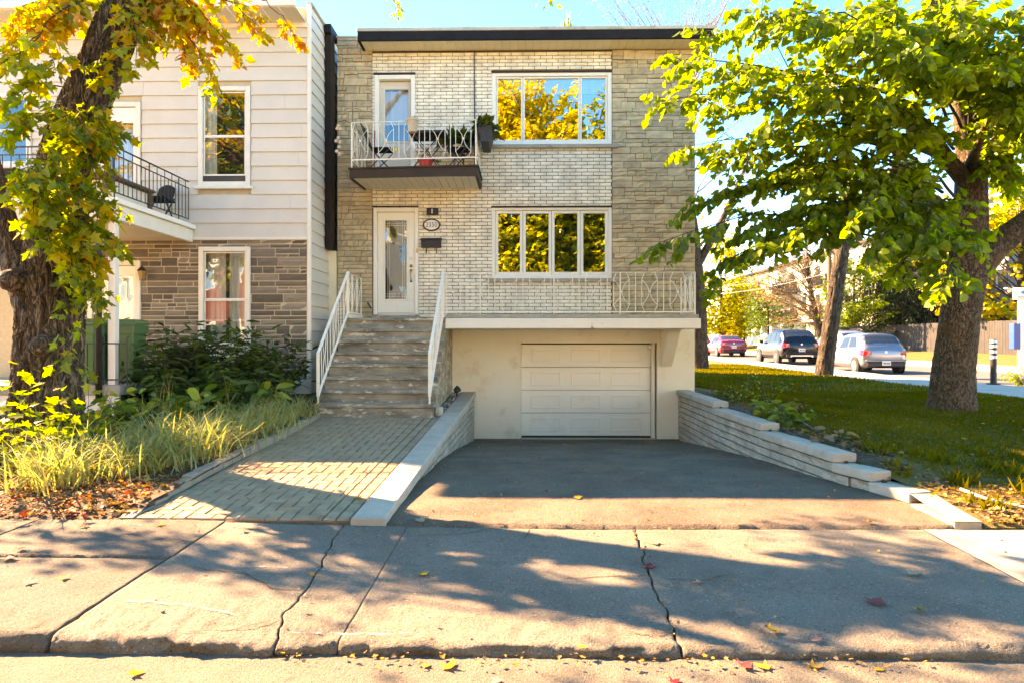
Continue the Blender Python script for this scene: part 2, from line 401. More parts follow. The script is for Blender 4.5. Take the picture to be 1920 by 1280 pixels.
def road_z(Y): return .33 + .0075*max(0, min(Y, 70) - 25)
def lawn_z(X, Y):
    a = interp(Y, [5.3,5.8,6.3,7,8.7,10.7,13.4,20,60], [.12,.15,.2,.32,.42,.51,.56,.6,.75])
    b = interp(Y, [5.3,7,9,11.6,13,20,60], [.12,.24,.34,.40,.44,.47,.72])
    t = min(1, max(0, (X-3.5)/2.5)); t = t*t*(3-2*t)
    return a*(1-t) + b*t + .012*nz((X, Y, 0), 1.3)
def garden_z(X, Y):
    return interp(Y, [5.3,5.5,6,8,10.3,12.3], [.135,.175,.22,.33,.47,.62]) + .03*nz((X, Y, 3), 1.1)
def garden_top(x, y):
    q = min(1, max(0, (y-5.33)/.25)); return garden_z(x, y)*q + .118*(1-q) + q*(.02*nz((x, y, 0), 6) + .015*nz((x, y, 4), 15))
def drive_z(X, Y):
    return interp(Y, [5.33,5.9,6.5,8.75,10,11.5,13,14], [.094,.112,.108,.02,-.08,-.22,-.37,-.385]) + .008*nz((X, Y, 1), .9)
def walk_z(Y): return .13 + .05*(Y-5.3)

# street in front
mb = MB()
mb.grid(lambda u, v: ((u-.5)*120, -9.2 + v*12.6, .004*nz((u*120, v*12, 0), .8)), 120, 30)
structure(mb.build('street', M['road'], smooth=True))
# pavement: slabs with broken joints
pav = thing('pavement', 'cracked grey concrete pavement with worn kerb', None, (0, 4.3, .1), kind='structure')
del pav['label']
mb = MB(); mb.box(-30, 30, 3.42, 5.42, -.2, .0)
mb.build('base', M['soil'], pav)
JOINT = {
 'a': lambda y: -3.88 + .012*nz((0, y, 5), 3),
 'b': lambda y: -2.365 + .008*nz((0, y, 9), 5),
 'c': lambda y: interp(y, [3.2,3.43,3.62,4.0,4.38,4.97,5.4], [-1.22,-1.26,-1.30,-1.29,-1.33,-1.41,-1.43]) + .028*nz((0, y, 2), 7) + .010*nz((0, y, 2), 31),
 'd': lambda y: -.92 + .004*nz((0, y, 4), 5),
 'e': lambda y: interp(y, [3.2,3.33,3.62,3.93,4.3,5.08,5.4], [.77,.775,.785,.79,.80,.86,.87]) + .03*nz((0, y, 7), 6) + .011*nz((0, y, 5), 29),
 'f': lambda y: 3.06 + .03*(y-3.3)}
def kerb_h(x): return interp(x, [-9,-2.6,-1.2,.5,3,9], [.105,.095,.06,.045,.055,.075])
def slab(xl, xr, y0, y1, m, gl=.008, gr=.008, nose=True, nx=80, ny=44):
    mb = MB()
    def fn(u, v):
        ii, jj = round(u*nx), round(v*ny)
        if nose:
            ys = [y0+.012, y0+.004, y0+.012, y0+.035, y0+.07]
            y = ys[jj] if jj < 5 else y0 + .07 + (y1-y0-.07)*(jj-4)/(ny-4)
        else: y = y0 + (y1-y0)*jj/ny
        a, b = xl(y)+gl, xr(y)-gr
        uu = min(1, max(0, (ii-1)/(nx-2))); x = a + (b-a)*uu
        k = kerb_h(x); z = k + .016*(y-3.3) + .006*nz((x, y, 0), 1.2) + .0035*nz((x, y, 6), 8) + .002*nz((x, y, 2), 22)
        if nose and jj < 5:
            z = [-.03, k*.30, k*.66, k*.90, k*.99][jj] + (.016*nz((x*1.2, jj*.6, 3), 4) + .012*nz((x, jj*.7, 9), 17))
            y += .035*nz((x, jj*.35, 8), 3.2) + .022*nz((x, jj, 1), 12) + .01*nz((x, jj, 4), 30)
        elif nose and jj < 14:
            q = (14-jj)/9; z += q*(.016*nz((x, y, 11), 9) + .012*nz((x, y, 15), 24) - .008); y += q*.02*nz((x, y, 13), 6)
        if not nose and jj in (0, ny): y += .005*nz((x, jj, 5), 6)
        if ii in (0, nx) or jj == ny or (jj == 0 and not nose): z -= .07
        return (x, y, z)
    mb.grid(fn, nx, ny)
    return mb.build('slab', m, pav, smooth=True)
far_l = lambda y: -5.6
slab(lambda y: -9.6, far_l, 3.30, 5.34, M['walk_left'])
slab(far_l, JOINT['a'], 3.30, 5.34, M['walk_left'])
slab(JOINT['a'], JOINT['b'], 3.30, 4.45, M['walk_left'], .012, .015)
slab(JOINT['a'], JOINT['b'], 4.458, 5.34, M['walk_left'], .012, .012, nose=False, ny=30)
slab(JOINT['b'], JOINT['c'], 3.30, 5.34, M['walk'], .004, .006)
slab(JOINT['c'], JOINT['d'], 3.30, 5.34, M['walk'], .006, .003, nx=40)
slab(JOINT['d'], JOINT['e'], 3.30, 5.34, M['walk'], .003, .007)
slab(JOINT['e'], JOINT['f'], 3.30, 5.34, M['walk'], .007, .003)
slab(JOINT['f'], lambda y: 4.7, 3.30, 5.34, M['walk_new'], .004, .004)
for k in range(3): slab(lambda y, k=k: 4.7+1.7*k, lambda y, k=k: 6.4+1.7*k, 3.30, 5.34, M['walk_new'], nx=20, ny=24)
# fine cracks and a chalky scuff: thin sheets lying on the slabs
def ribbon(name, pts, wd, m, parent, lift=.004, n=40, rough=.012):
    mb = MB(); xs = [p[0] for p in pts]; tt = np.linspace(0, 1, len(pts))
    V, F = [], []
    for i in range(n+1):
        t = i/n; x = float(np.interp(t, tt, xs)); y = float(np.interp(t, tt, [p[1] for p in pts]))
        y += rough*nz((x, y, 4), 9); h = wd*(.6+.7*abs(nz((x, y, 1), 14)))*min(1, 4*t+.15, 4*(1-t)+.15)
        along = Vector((pts[-1][0]-pts[0][0], pts[-1][1]-pts[0][1], 0)).normalized(); q = Vector((-along.y, along.x, 0))
        for sg in (-1, 1):
            p = Vector((x, y, 0)) + q*h*sg
            z = kerb_h(p.x) + .016*(p.y-3.3) + .006*nz((p.x, p.y, 0), 1.2) + .0035*nz((p.x, p.y, 6), 8) + .002*nz((p.x, p.y, 2), 22)
            V.append((p.x, p.y, z+lift))
    for i in range(n): F.append((2*i, 2*i+2, 2*i+3, 2*i+1))
    mb.add(V, F); return mb.build(name, m, parent)
for pts in (((.30,4.22),(.55,4.27),(.82,4.3)), ((.86,4.25),(1.1,4.2),(1.35,4.33)), ((-2.2,4.3),(-1.75,4.2),(-1.5,3.98),(-1.32,3.95)),
            ((-.9,5.05),(-.45,5.12),(-.2,5.3)), ((.0,5.0),(.03,5.15),(.05,5.32)), ((.5,3.5),(.65,3.45),(.78,3.52)), ((-1.28,3.6),(-1.5,3.42),(-1.75,3.38))):
    ribbon('crack', pts, .006, M['soil'], pav)
ribbon('scuff', ((-2.1,4.34),(-1.5,4.33),(-.8,4.27)), .011, M['chalk'], pav, .003, 60, .006)
ribbon('scuff', ((-2.3,3.75),(-1.9,3.72),(-1.5,3.58)), .013, M['chalk'], pav, .003, 60, .02)
ribbon('scuff', ((-1.2,3.42),(-.9,3.41),(-.55,3.44)), .013, M['chalk'], pav, .003, 60, .02)

# driveway
mb = MB()
def fdrive(u, v):
    y = 5.335 + (13.56-5.335)*v**1.15; x = -1.3 + 5.3*u
    z = drive_z(x, y) + .004*nz((x, y, 5), 9) + .003*nz((x, y, 5), 24)
    if v == 0: z = .05
    elif y < 5.5: y += .02*nz((x, 0, 2), 5); z += .012*nz((x, y, 9), 12)
    d = math.hypot((x+.62)/.42, (y-5.62)/.16)          # worn hollow near the pavement
    if d < 1: z -= .035*(1-d*d)
    return (x, y, z)
mb.grid(fdrive, 150, 120)
structure(mb.build('driveway', M['asphalt'], smooth=True))
for pts in (((-.75,12.6),(-.2,12.35),(.6,12.45),(1.4,12.2),(2.2,12.35)), ((.9,12.9),(1.6,12.75),(2.1,12.8)), ((-.6,11.2),(.1,11.3),(.7,11.15))):
    b_ = MB(); V = []; n_ = 50; tt = np.linspace(0,1,len(pts))
    for i in range(n_+1):
        t_ = i/n_; x = float(np.interp(t_,tt,[p[0] for p in pts])); y = float(np.interp(t_,tt,[p[1] for p in pts])) + .05*nz((x*3,pts[0][1],2),2)
        for sg in (-1,1): V.append((x, y+sg*.014*(.4+abs(nz((x,y,3),6))*2), drive_z(x,y)+.014))
    b_.add(V,[(2*i,2*i+2,2*i+3,2*i+1) for i in range(n_)]); structure(b_.build('driveway_crack', M['soil']))
# walkway of herringbone pavers
walk = thing('walkway', 'herringbone brick walkway', None, (-2.2, 7.8, .2), kind='structure'); del walk['label']
mb = MB(); mb.add([(-3.2,5.34,walk_z(5.34)-.018),(-1.1,5.34,walk_z(5.34)-.018),(-1.1,10.45,walk_z(10.45)-.018),(-3.2,10.45,walk_z(10.45)-.018)], [(0,1,2,3)])
mb.add([(-3.2,5.345,-.1),(-1.1,5.345,-.1),(-1.1,5.345,walk_z(5.34)-.018),(-3.2,5.345,walk_z(5.34)-.018)], [(0,1,2,3)])
mb.build('sand_bed', M['joint_sand'], walk)
A = .108
pav_list = []
def cap_left(y): return interp(y, [5.3, 13.4], [-1.385, -1.21])
for i in range(-4, 24):
    for j in range(-2, 52):
        r = (i-j) % 4
        if r == 0: b = (i, i+2, j, j+1)
        elif r == 3: b = (i, i+1, j, j+2)
        else: continue
        x0, x1, y0, y1 = -3.16+b[0]*A, -3.16+b[1]*A, 5.36+b[2]*A, 5.36+b[3]*A
        x0 = max(x0, -3.14); y0 = max(y0, 5.355); y1 = min(y1, 10.32); x1 = min(x1, cap_left((y0+y1)/2)-.235)
        if x1-x0 < .03 or y1-y0 < .03: continue
        pav_list.append((x0, x1, y0, y1))
for row in (0, 1):
    y = 5.355
    while y < 10.3:
        xr = cap_left(y+.1) - .012 - .112*row
        pav_list.append((xr-.108, xr, y, min(y+.215, 10.32))); y += .218
um = MB(); um.box(-.5, .5, -.5, .5, -.5, .5); 
# paver: chamfered top
def paver_mesh(nm, m):
    b = MB(); i = .44
    b.add([(-.5,-.5,-.5),(.5,-.5,-.5),(.5,.5,-.5),(-.5,.5,-.5),(-.5,-.5,.3),(.5,-.5,.3),(.5,.5,.3),(-.5,.5,.3),(-i,-i-.02,.5),(i,-i-.02,.5),(i,i+.02,.5),(-i,i+.02,.5)],
          [(0,1,5,4),(1,2,6,5),(2,3,7,6),(3,0,4,7),(4,5,9,8),(5,6,10,9),(6,7,11,10),(7,4,8,11),(8,9,10,11)])
    return b.mesh(nm, m), b
pm, pmb = paver_mesh('paver', M['paver'])
sl_ang = math.atan(.05)
def paver_mat(p):
    x0, x1, y0, y1 = p; g = .0035
    cy = (y0+y1)/2
    return (Matrix.Translation(((x0+x1)/2, cy, walk_z(cy)-.02 + random.uniform(-.002, .002))) @
            Matrix.Rotation(sl_ang + random.uniform(-.006,.006), 4, 'X') @ Matrix.Rotation(random.uniform(-.008,.008), 4, 'Y') @
            Matrix.Diagonal((x1-x0-2*g, y1-y0-2*g, .04, 1)))
def key_px(p):
    x, y = (p[0]+p[1])/2, (p[2]+p[3])/2
    return -((p[1]-p[0])*(p[3]-p[2]))/(y**3)
pav_list.sort(key=key_px)
rest = MB()
for k, p in enumerate(pav_list):
    mw = paver_mat(p)
    if k < 300:
        o = put('paver', pm, walk); o.matrix_basis = mw
    else: rest.add([mw @ Vector(v) for v in pmb.v], pmb.f)
o = rest.build('pavers_beyond', M['paver'], walk); o['kind'] = 'stuff'
# edging blocks along the planting bed
for k in range(22):
    y0 = 5.5 + k*.222; y1 = y0+.216
    if y0 > 10.2: break
    up = min(1, k/4); zt = walk_z(y0) + .012 + .075*up
    mb = MB(); xx = -3.155 - .03*math.sin(k*.3)
    mb.box(xx-.1, xx+.005, y0, y1, walk_z(y0)-.06, zt + random.uniform(-.004,.004), c=.008)
    mb.build('edging_block', M['paver_edge'], walk)
mb = MB(); mb.prism([(5.36,.1),(5.49,.1),(5.49,.165),(5.36,.135)], -3.26, -3.15, 'X'); mb.build('edging_block', M['paver_edge'], walk, fix=True)

# planting bed and lawn
mb = MB(); mb.grid(lambda u, v: ((lambda x, y: (x, y, garden_top(x, y)))(-12 + 8.85*u, 5.325 + 7.2*v)), 90, 80)
structure(mb.build('planting_bed', M['soil'], smooth=True))
def wall_x(y): return interp(y, [5.9,6.05,6.5,7.0,8.7,10.7,13.5], [3.5,3.47,3.35,3.2,3.06,3.01,3.03])
mb = MB()
def flawn(u, v):
    y = 5.325 + 75*v**2; x0 = wall_x(y)+(.2 if y > 6.1 else .12) if y < 13.45 else 3.42
    x = x0 + (9.8-x0)*u; z = lawn_z(x, y) + .01*nz((x, y, 7), 4)
    if y > 25: z = max(z, road_z(y)+.13)
    if y < 5.5: z = .092 + .045*min(1,(y-5.32)/.12)
    return (x, y, z)
mb.grid(flawn, 60, 110)
structure(mb.build('lawn', M['grass_base'], smooth=True))
# side street
mb = MB(); mb.grid(lambda u, v: (12.25+6.5*u, 2+150*v, road_z(2+150*v) + .04*math.sin(math.pi*u)), 10, 60)
structure(mb.build('side_street', M['road_side'], smooth=True))
side = thing('side_pavement', 'pale pavement', None, (11, 20, .45), kind='structure'); del side['label']
y = 8.0
while y < 80:
    L = 1.5 if y < 46 else 6
    z = road_z(y)+.12; mb = MB(); mb.box(9.8, 12.02, y+.006, y+L-.006, z-.3, z + random.uniform(-.003,.003), c=.006)
    mb.build('slab', M['walk_side'], side)
    mb = MB(); mb.box(12.03, 12.27, y+.004, y+L-.004, z-.4, z-.004, c=.02); mb.build('kerbstone', M['walk_side'], side)
    y += L
far_side = thing('far_pavement', 'far pavement', None, (19.7, 30, .5), kind='structure'); del far_side['label']
y = 18.0
while y < 110:
    L = 1.8 if y < 46 else 8
    z = road_z(y)+.15; mb = MB(); mb.box(18.98, 20.9, y+.006, y+L-.006, z-.3, z, c=.006); mb.build('slab', M['walk_side'], far_side)
    mb = MB(); mb.box(18.72, 18.97, y+.004, y+L-.004, z-.4, z-.003, c=.02); mb.build('kerbstone', M['walk_side'], far_side)
    y += L
mb = MB(); mb.grid(lambda u, v: (20.85+100*u**2, 2+190*v, road_z(2+190*v)+.12 + .35*min(1, u*u*100/4.0) + .03*nz((u*100, v*190, 0), .5)), 50, 60)
structure(mb.build('verge', M['grass_base'], smooth=True))
# far side of the street in front (seen only in the panes), paved pale to bounce sunlight
mb = MB(); mb.box(-60, 60, -11.2, -9.2, -.3, .12); structure(mb.build('opposite_pavement', M['walk_side']))
mb = MB(); mb.box(-60, 60, -60, -11.2, -.3, .15); structure(mb.build('opposite_yard', M['walk_side']))

# short grass on the lawn
def blades(name, n, box, hz, size, m, parent=None, keep=None, lean=.5, tl=(0,1)):
    x = rng.uniform(box[0], box[1], n); y = rng.uniform(box[2], box[3], n)
    if keep is not None:
        k = keep(x, y); x, y = x[k], y[k]
    n = len(x); z = np.array([hz(a, b) for a, b in zip(x, y)])
    a = rng.uniform(0, 2*np.pi, n); h = size*rng.uniform(.5, 1.3, n); wd = size*.13*(1+y/18)
    la = rng.uniform(0, 2*np.pi, n); ln = lean*h*rng.uniform(.2, 1, n)
    p = np.stack([x, y, z-.006], 1); t = np.stack([np.cos(a)*wd, np.sin(a)*wd, 0*x], 1)
    top = p + np.stack([np.cos(la)*ln, np.sin(la)*ln, h], 1)
    V = np.stack([p-t, p+t, top], 1).reshape(-1, 3); F = np.arange(3*n).reshape(-1, 3)
    cl = np.array([nz((a_, b_, 0), .8) for a_, b_ in zip(x[::1], y[::1])])
    tint = np.clip(rng.beta(2, 2.4, n)*.75 + cl*.35, tl[0], tl[1])
    o = put(name, np_mesh(name, V, F, m, tint), parent); o['kind'] = 'stuff'; return o
wx = lambda y: np.interp(y, [5.9,6.05,6.5,7.0,8.7,10.7,13.5,13.6], [3.5,3.47,3.35,3.2,3.06,3.01,3.03,3.4])
blades('grass', 90000, (3.3, 9.78, 6.0, 15), lawn_z, .045, M['lawn_blade'],
       keep=lambda x, y: (x > wx(y)+.55+.25*np.sin(y*2)) & (rng.uniform(0,1,len(x)) < np.clip((y-5.8)/.9, .12, 1)))
blades('grass', 30000, (3.5, 9.78, 15, 30), lawn_z, .06, M['lawn_blade'])
blades('weeds', 5000, (3.6, 9.7, 5.6, 7.6), lawn_z, .12, M['lawn_blade'], lean=1.1, tl=(.3, 1), keep=lambda x, y: np.sin(x*5.1+y*7.7)+np.sin(x*11.3-y*3.1) > .75)
# =================================================================== MASONRY HELPERS
def holed(mb, x0, x1, z0, z1, y0, y1, holes, mi=0):
    xs = sorted({x0, x1, *[h[0] for h in holes], *[h[1] for h in holes]}); zs = sorted({z0, z1, *[h[2] for h in holes], *[h[3] for h in holes]})
    xs = [x for x in xs if x0 <= x <= x1]; zs = [z for z in zs if z0 <= z <= z1]
    for a, b in zip(xs, xs[1:]):
        for c, d in zip(zs, zs[1:]):
            cx, cz = (a+b)/2, (c+d)/2
            if any(h[0] < cx < h[1] and h[2] < cz < h[3] for h in holes): continue
            mb.box(a, b, y0, y1, c, d, mi)
def cut(x0, x1, z0, z1, holes):
    """pieces of the strip x0..x1 that are left between the openings"""
    segs = [(x0, x1)]; zc = (z0+z1)/2
    for h in holes:
        if not (h[2] < zc < h[3]): continue
        out = []
        for a, b in segs:
            if h[1] <= a or h[0] >= b: out.append((a, b)); continue
            if a < h[0]: out.append((a, h[0]))
            if h[1] < b: out.append((h[1], b))
        segs = out
    return [s for s in segs if s[1]-s[0] > .025]
def running_bond(x0, x1, z0, z1, L, H, J, holes):
    out = []; z = z0; k = 0
    while z + H < z1 + .02:
        x = x0 - (L+J)*(.5 if k % 2 else 0) - .03
        while x < x1:
            a, b = max(x, x0), min(x+L, x1)
            if b-a > .02:
                for s in cut(a, b, z, z+H, holes): out.append((s[0], s[1], z, min(z+H, z1)))
            x += L+J
        z += H+J; k += 1
    return out
def ashlar(x0, x1, z0, z1, holes, bands, widths, J, rnd, thin=.45):
    """random coursed stone: bands, split here and there into thinner strips"""
    out = []; z = z0
    while z < z1-.02:
        H = rnd.choice(bands); H = min(H, z1-z)
        if z1-(z+H) < .05: H = z1-z
        x = x0 - rnd.uniform(0, .3)
        while x < x1:
            W = rnd.uniform(*widths); a, b = max(x, x0), min(x+W, x1)
            if x1-b < .07: b = x1
            strips = [(z, z+H)]
            if H > .13 and rnd.random() < thin:
                q = rnd.choice((.38, .5, .62)); strips = [(z, z+H*q), (z+H*q, z+H)]
            for (c, d) in strips:
                cuts = [a, b]
                if len(strips) > 1 and b-a > .3 and rnd.random() < .6: cuts = [a, a+(b-a)*rnd.uniform(.35,.65), b]
                for p, q2 in zip(cuts, cuts[1:]):
                    for s in cut(p, q2, c, d, holes):
                        if s[1]-s[0] > J*2 and d-c > J*1.6: out.append((s[0]+J/2, s[1]-J/2, c+J/2, d-J/2))
            x = b if b == x1 else x+W
            if b == x1: break
        z += H
    return out
def stone_mb(rough, seed, nx=4, nz_=2):
    """unit split stone, face towards -y, edges set back"""
    b = MB(); r = random.Random(seed)
    def fn(u, v):
        edge = min(u, 1-u, v, 1-v) < 1e-6
        return (u-.5 + (0 if edge else r.uniform(-.04,.04)), (-.30 if edge else -.5 + r.uniform(0, rough)), v-.5)
    b.grid(fn, nx, nz_)
    n = nx+1; ring = [i for i in range(n)] + [n*j+nx for j in range(1, nz_+1)] + [n*nz_+i for i in range(nx-1,-1,-1)] + [n*j for j in range(nz_-1,0,-1)]
    base = len(b.v)
    back = [(b.v[i][0], .5, b.v[i][2]) for i in ring]; b.v += back
    for k in range(len(ring)):
        k2 = (k+1) % len(ring); b.f.append((ring[k2], ring[k], base+k, base+k2)); b.mi.append(0); b.t.append(.5)
    return b
def lay(pieces, name, mats, parent, wall_y, depth, unit, limit=300, jut=.006, rest_name=None, tints=None, side=None):
    """lay pieces (x0,x1,z0,z1) on the wall plane y = wall_y; the largest become parts, the rest one joined part"""
    unit = unit if isinstance(unit, list) else [unit]
    T = tints or [.5]
    meshes = []
    for ub in unit:
        for t in T:
            c = MB(); c.v, c.f, c.mi = ub.v, ub.f, ub.mi; c.t = [t + (1e-4 if t == .5 and len(T) > 1 else 0)]*len(ub.f)
            meshes.append((c.mesh(name, mats), ub, t))
    order = sorted(pieces, key=lambda p: -(p[1]-p[0])*(p[3]-p[2])*(.3 if side else 1))
    rest = MB(); n = 0
    for p in order:
        me, ub, t = random.choice(meshes); j = random.uniform(0, jut)
        if side is None: mw = Matrix.Translation(((p[0]+p[1])/2, wall_y + depth/2 - j, (p[2]+p[3])/2)) @ Matrix.Diagonal((p[1]-p[0], depth, p[3]-p[2], 1))
        else: mw = side @ Matrix.Translation(((p[0]+p[1])/2, depth/2 - j, (p[2]+p[3])/2)) @ Matrix.Diagonal((p[1]-p[0], depth, p[3]-p[2], 1))
        if n < limit:
            o = put(name, me, parent); o.matrix_basis = mw; n += 1
        else: rest.add([mw @ Vector(v) for v in ub.v], ub.f, 0, t)
    if rest.v:
        o = rest.build(rest_name or (name + '_courses'), mats, parent); o['kind'] = 'stuff'
def brick_unit():
    b = MB(); i, j = .49, .46
    b.add([(-.5,.5,-.5),(.5,.5,-.5),(.5,.5,.5),(-.5,.5,.5),(-.5,-.42,-.5),(.5,-.42,-.5),(.5,-.42,.5),(-.5,-.42,.5),(-i,-.5,-j),(i,-.5,-j),(i,-.5,j),(-i,-.5,j)],
          [(0,1,5,4),(1,2,6,5),(2,3,7,6),(3,0,4,7),(4,5,9,8),(5,6,10,9),(6,7,11,10),(7,4,8,11),(8,9,10,11)]); return b

# =================================================================== THE BRICK HOUSE
HY = 13.4
D1 = (-3.02,-2.10,2.03,4.245); D2 = (-3.0,-2.165,4.74,6.91)
W1 = (-.64,1.755,2.80,4.235);  W2 = (-.64,1.755,5.46,6.925)
GAR = (-.075,2.64,-.6,1.515)
house = thing('brick_house', 'two storey house with cream brick front, tan stone sides and a garage below', 'house', (-.16, 13.4, -.38))
mb = MB()
holed(mb, -3.74, 3.40, 1.9, 7.34, HY+.03, HY+.6, [D1, D2, W1, W2], 0)
mb.build('wall', M['mortar'], house)
mb = MB(); mb.box(-3.735, 3.395, HY+.6, HY+11, -.6, 7.5, 0); mb.build('house_body', M['room'], house)
mb = MB(); mb.box(3.34, 3.41, HY+.05, HY+11, 1.9, 7.5); mb.build('side_wall', M['ledge'], house)
for q in ((-3.74,-3.03,HY+.02,HY+.6,7.34,7.62),(1.755,3.40,HY+.02,HY+.6,7.34,7.5)):
    mb = MB(); mb.box(*q); mb.build('wall_head', M['ledge_joint'], house)
OPEN = [D1, D2, W1, W2]
bricks = running_bond(-3.03, 1.75, 2.03, 7.33, .2235, .0595, .011, OPEN)
lay(bricks, 'brick', M['brick'], house, HY, .09, brick_unit(), 300, .003, 'brick_courses')
rs = random.Random(5)
st = [stone_mb(.35, k) for k in range(5)]
stones = ashlar(1.76, 3.405, 1.95, 7.33, [], (.08,.10,.13,.16), (.22,.6), .011, rs, .7)
stones_l = ashlar(-3.735, -3.035, 1.5, 7.62, [], (.09,.12,.15), (.2,.5), .011, rs, .6)
for q in ((-3.735,-3.03,HY+.03,HY+.6,.2,1.9),(1.757,3.402,HY+.022,HY+.05,1.9,7.34),(-3.737,-3.033,HY+.022,HY+.05,1.9,7.6)):
    mb = MB(); mb.box(*q); mb.build('stone_bed', M['ledge_joint'], house)
lay(stones, 'stone', M['ledge'], house, HY-.01, .1, st, 220, .03, 'stone_courses', [.1,.35,.6,.9])
lay(stones_l, 'stone', M['ledge'], house, HY-.01, .1, st, 80, .025, 'stone_courses', [.2,.45,.7,.95])
mb = MB(); mb.box(-3.76, -3.02, HY-.02, HY+.3, 7.622, 7.66); mb.build('coping', M['galv'], house)
mb = MB(); mb.box(-3.90, -3.745, HY-.05, HY+.3, .3, 3.35); mb.build('filler_board', M['soffit'], house)
# roof edge: fascia, flashing, soffit boards
RX0, RX1, RY = -3.21, 3.68, 12.9
mb = MB(); mb.box(RX0, RX1, RY, RY+.06, 7.345, 7.515, c=.004); mb.box(RX0, RX0+.05, RY+.06, HY-.01, 7.345, 7.515); mb.build('fascia', M['fascia'], house)
mb = MB(); mb.box(RX0-.012, RX1+.01, RY-.015, RY+.1, 7.517, 7.585, c=.006); mb.box(RX0-.012, RX0+.06, RY+.1, HY+.6, 7.517, 7.585)
for k in range(6): mb.box(RX0+1.15*k+.3, RX0+1.15*k+.34, RY-.019, RY-.0155, 7.52, 7.58)
mb.build('roof_flashing', M['galv'], house)
mb = MB(); mb.box(RX0+.06, RX1, RY+.1, HY+11, 7.5, 7.56); mb.build('roof', M['galv'], house)
x = RX0+.052
while x < RX1-.02:
    mb = MB(); mb.box(x, min(x+.148, RX1), RY+.062, HY+.02, 7.352, 7.364, c=.003); mb.build('soffit_board', M['soffit'], house); x += .152
# steel lintels and sills
def hang(name, m, *boxes, parent=None, c=0.0):
    b = MB()
    for q in boxes: b.box(*q, c=c)
    return b.build(name, m, parent or house)
for o in (D1, D2, W1, W2): hang('lintel', M['brown_metal'], (o[0]-.01, o[1], HY-.004, HY+.1, o[3]-.022, o[3]+.012))
for o in (W1, W2):
    hang('sill', M['cap'], (o[0]-.11, .55, HY-.07, HY+.12, o[2]-.075, o[2]-.004), c=.006)
    hang('sill', M['cap'], (.554, o[1]+.13, HY-.07, HY+.12, o[2]-.075, o[2]-.004), c=.006)

def frame_boxes(x0, x1, z0, z1, w_, y0, y1):
    return [(x0, x0+w_, y0, y1, z0, z1), (x1-w_, x1, y0, y1, z0, z1), (x0+w_, x1-w_, y0, y1, z1-w_, z1), (x0+w_, x1-w_, y0, y1, z0, z0+w_)]
def window(parent, x0, x1, z0, z1, y, cols, m_fr, m_gl, fr=.075, sash=.05, name='window', curtain=None, mull=None):
    """frame set in the opening at depth y; each light has its sash and pane"""
    b = MB()
    for q in frame_boxes(x0, x1, z0, z1, fr, y-.03, y+.1): b.box(*q, c=.006)
    wf = b.build(name, m_fr, parent)
    iw0, iw1 = x0+fr, x1-fr
    for (a, c_) in zip(cols, cols[1:]):
        A_, B_ = iw0+(iw1-iw0)*a, iw0+(iw1-iw0)*c_
        s = MB()
        for q in frame_boxes(A_+.004, B_-.004, z0+fr+.004, z1-fr-.004, sash, y+.005, y+.07): s.box(*q, c=.005)
        s.build('sash', m_fr, wf)
        p = MB(); tilt = random.uniform(-.004, .004)
        p.add([(A_+sash, y+.04+tilt, z0+fr+sash), (B_-sash, y+.04-tilt, z0+fr+sash), (B_-sash, y+.04-tilt, z1-fr-sash), (A_+sash, y+.04+tilt, z1-fr-sash)], [(0,1,2,3)])
        p.build('pane', m_gl, wf)
    return wf
window(house, *W1, HY+.05, [0,.245,.5,.755,1], M['white_pvc'], M['glass'], .07, .055)
wf = window(house, *W2, HY+.05, [0,.242,.755,1], M['white_pvc'], M['glass'], .085, .032)
# blind behind the top of the upper window
mb = MB(); mb.box(W2[0]+.1, W2[1]-.1, HY+.2, HY+.22, 6.55, 6.85); mb.build('blind', M['curtain'], wf)

def wavy(x0, x1, y, z0, z1, amp=.02, n=60, f=38):
    b = MB(); b.grid(lambda u, v: (x0+(x1-x0)*u, y+amp*math.sin(f*(x0+(x1-x0)*u))+amp*.5*math.sin(17*u+v), z0+(z1-z0)*v), n, 3); return b
# front door
b = MB()
for q in frame_boxes(D1[0]+.005, D1[1]-.005, 2.075, D1[3]-.03, .075, HY+.01, HY+.14)[:3]: b.box(*q, c=.008)
df = b.build('door_frame', M['white_pvc'], house)
b = MB(); b.box(D1[0]+.08, D1[1]-.08, HY+.02, HY+.14, 2.06, 2.12, c=.006); b.build('threshold', M['soffit_grey'], df)
dx0, dx1, dz0, dz1 = D1[0]+.085, D1[1]-.085, 2.125, D1[3]-.11
gx0, gx1, gz0, gz1 = dx0+.15, dx1-.165, dz0+.27, dz1-.16
b = MB(); holed(b, dx0, dx1, dz0, dz1, HY+.06, HY+.10, [(gx0, gx1, gz0, gz1)])
for q in frame_boxes(gx0-.03, gx1+.03, gz0-.03, gz1+.03, .03, HY+.045, HY+.06): b.box(*q, c=.006)
dr = b.build('front_door', M['white_door'], house)
b = MB(); b.add([(gx0,HY+.075,gz0),(gx1,HY+.075,gz0),(gx1,HY+.073,gz1),(gx0,HY+.073,gz1)], [(0,1,2,3)]); b.build('pane', M['glass_lite'], dr)
b = MB()                                                   # lead came lines in the glass
for t in (.12, .2, .8, .88): b.box(gx0+(gx1-gx0)*t-.003, gx0+(gx1-gx0)*t+.003, HY+.069, HY+.0725, gz0, gz1)
for t in (.035, .065, .935, .965): b.box(gx0, gx1, HY+.0685, HY+.0722, gz0+(gz1-gz0)*t-.003, gz0+(gz1-gz0)*t+.003)
b.build('came', M['steel'], dr)
b = wavy(gx0-.05, gx1+.05, HY+.2, gz0, gz1, .012); b.build('curtain', M['room'], dr)
hx = dx1-.075
b = MB(); b.lathe([(.0,-.012),(.03,-.012),(.03,.0),(.022,.004)], hx, HY+.055, 3.21, 14, axis='Y'); b.build('keypad', M['steel'], dr)
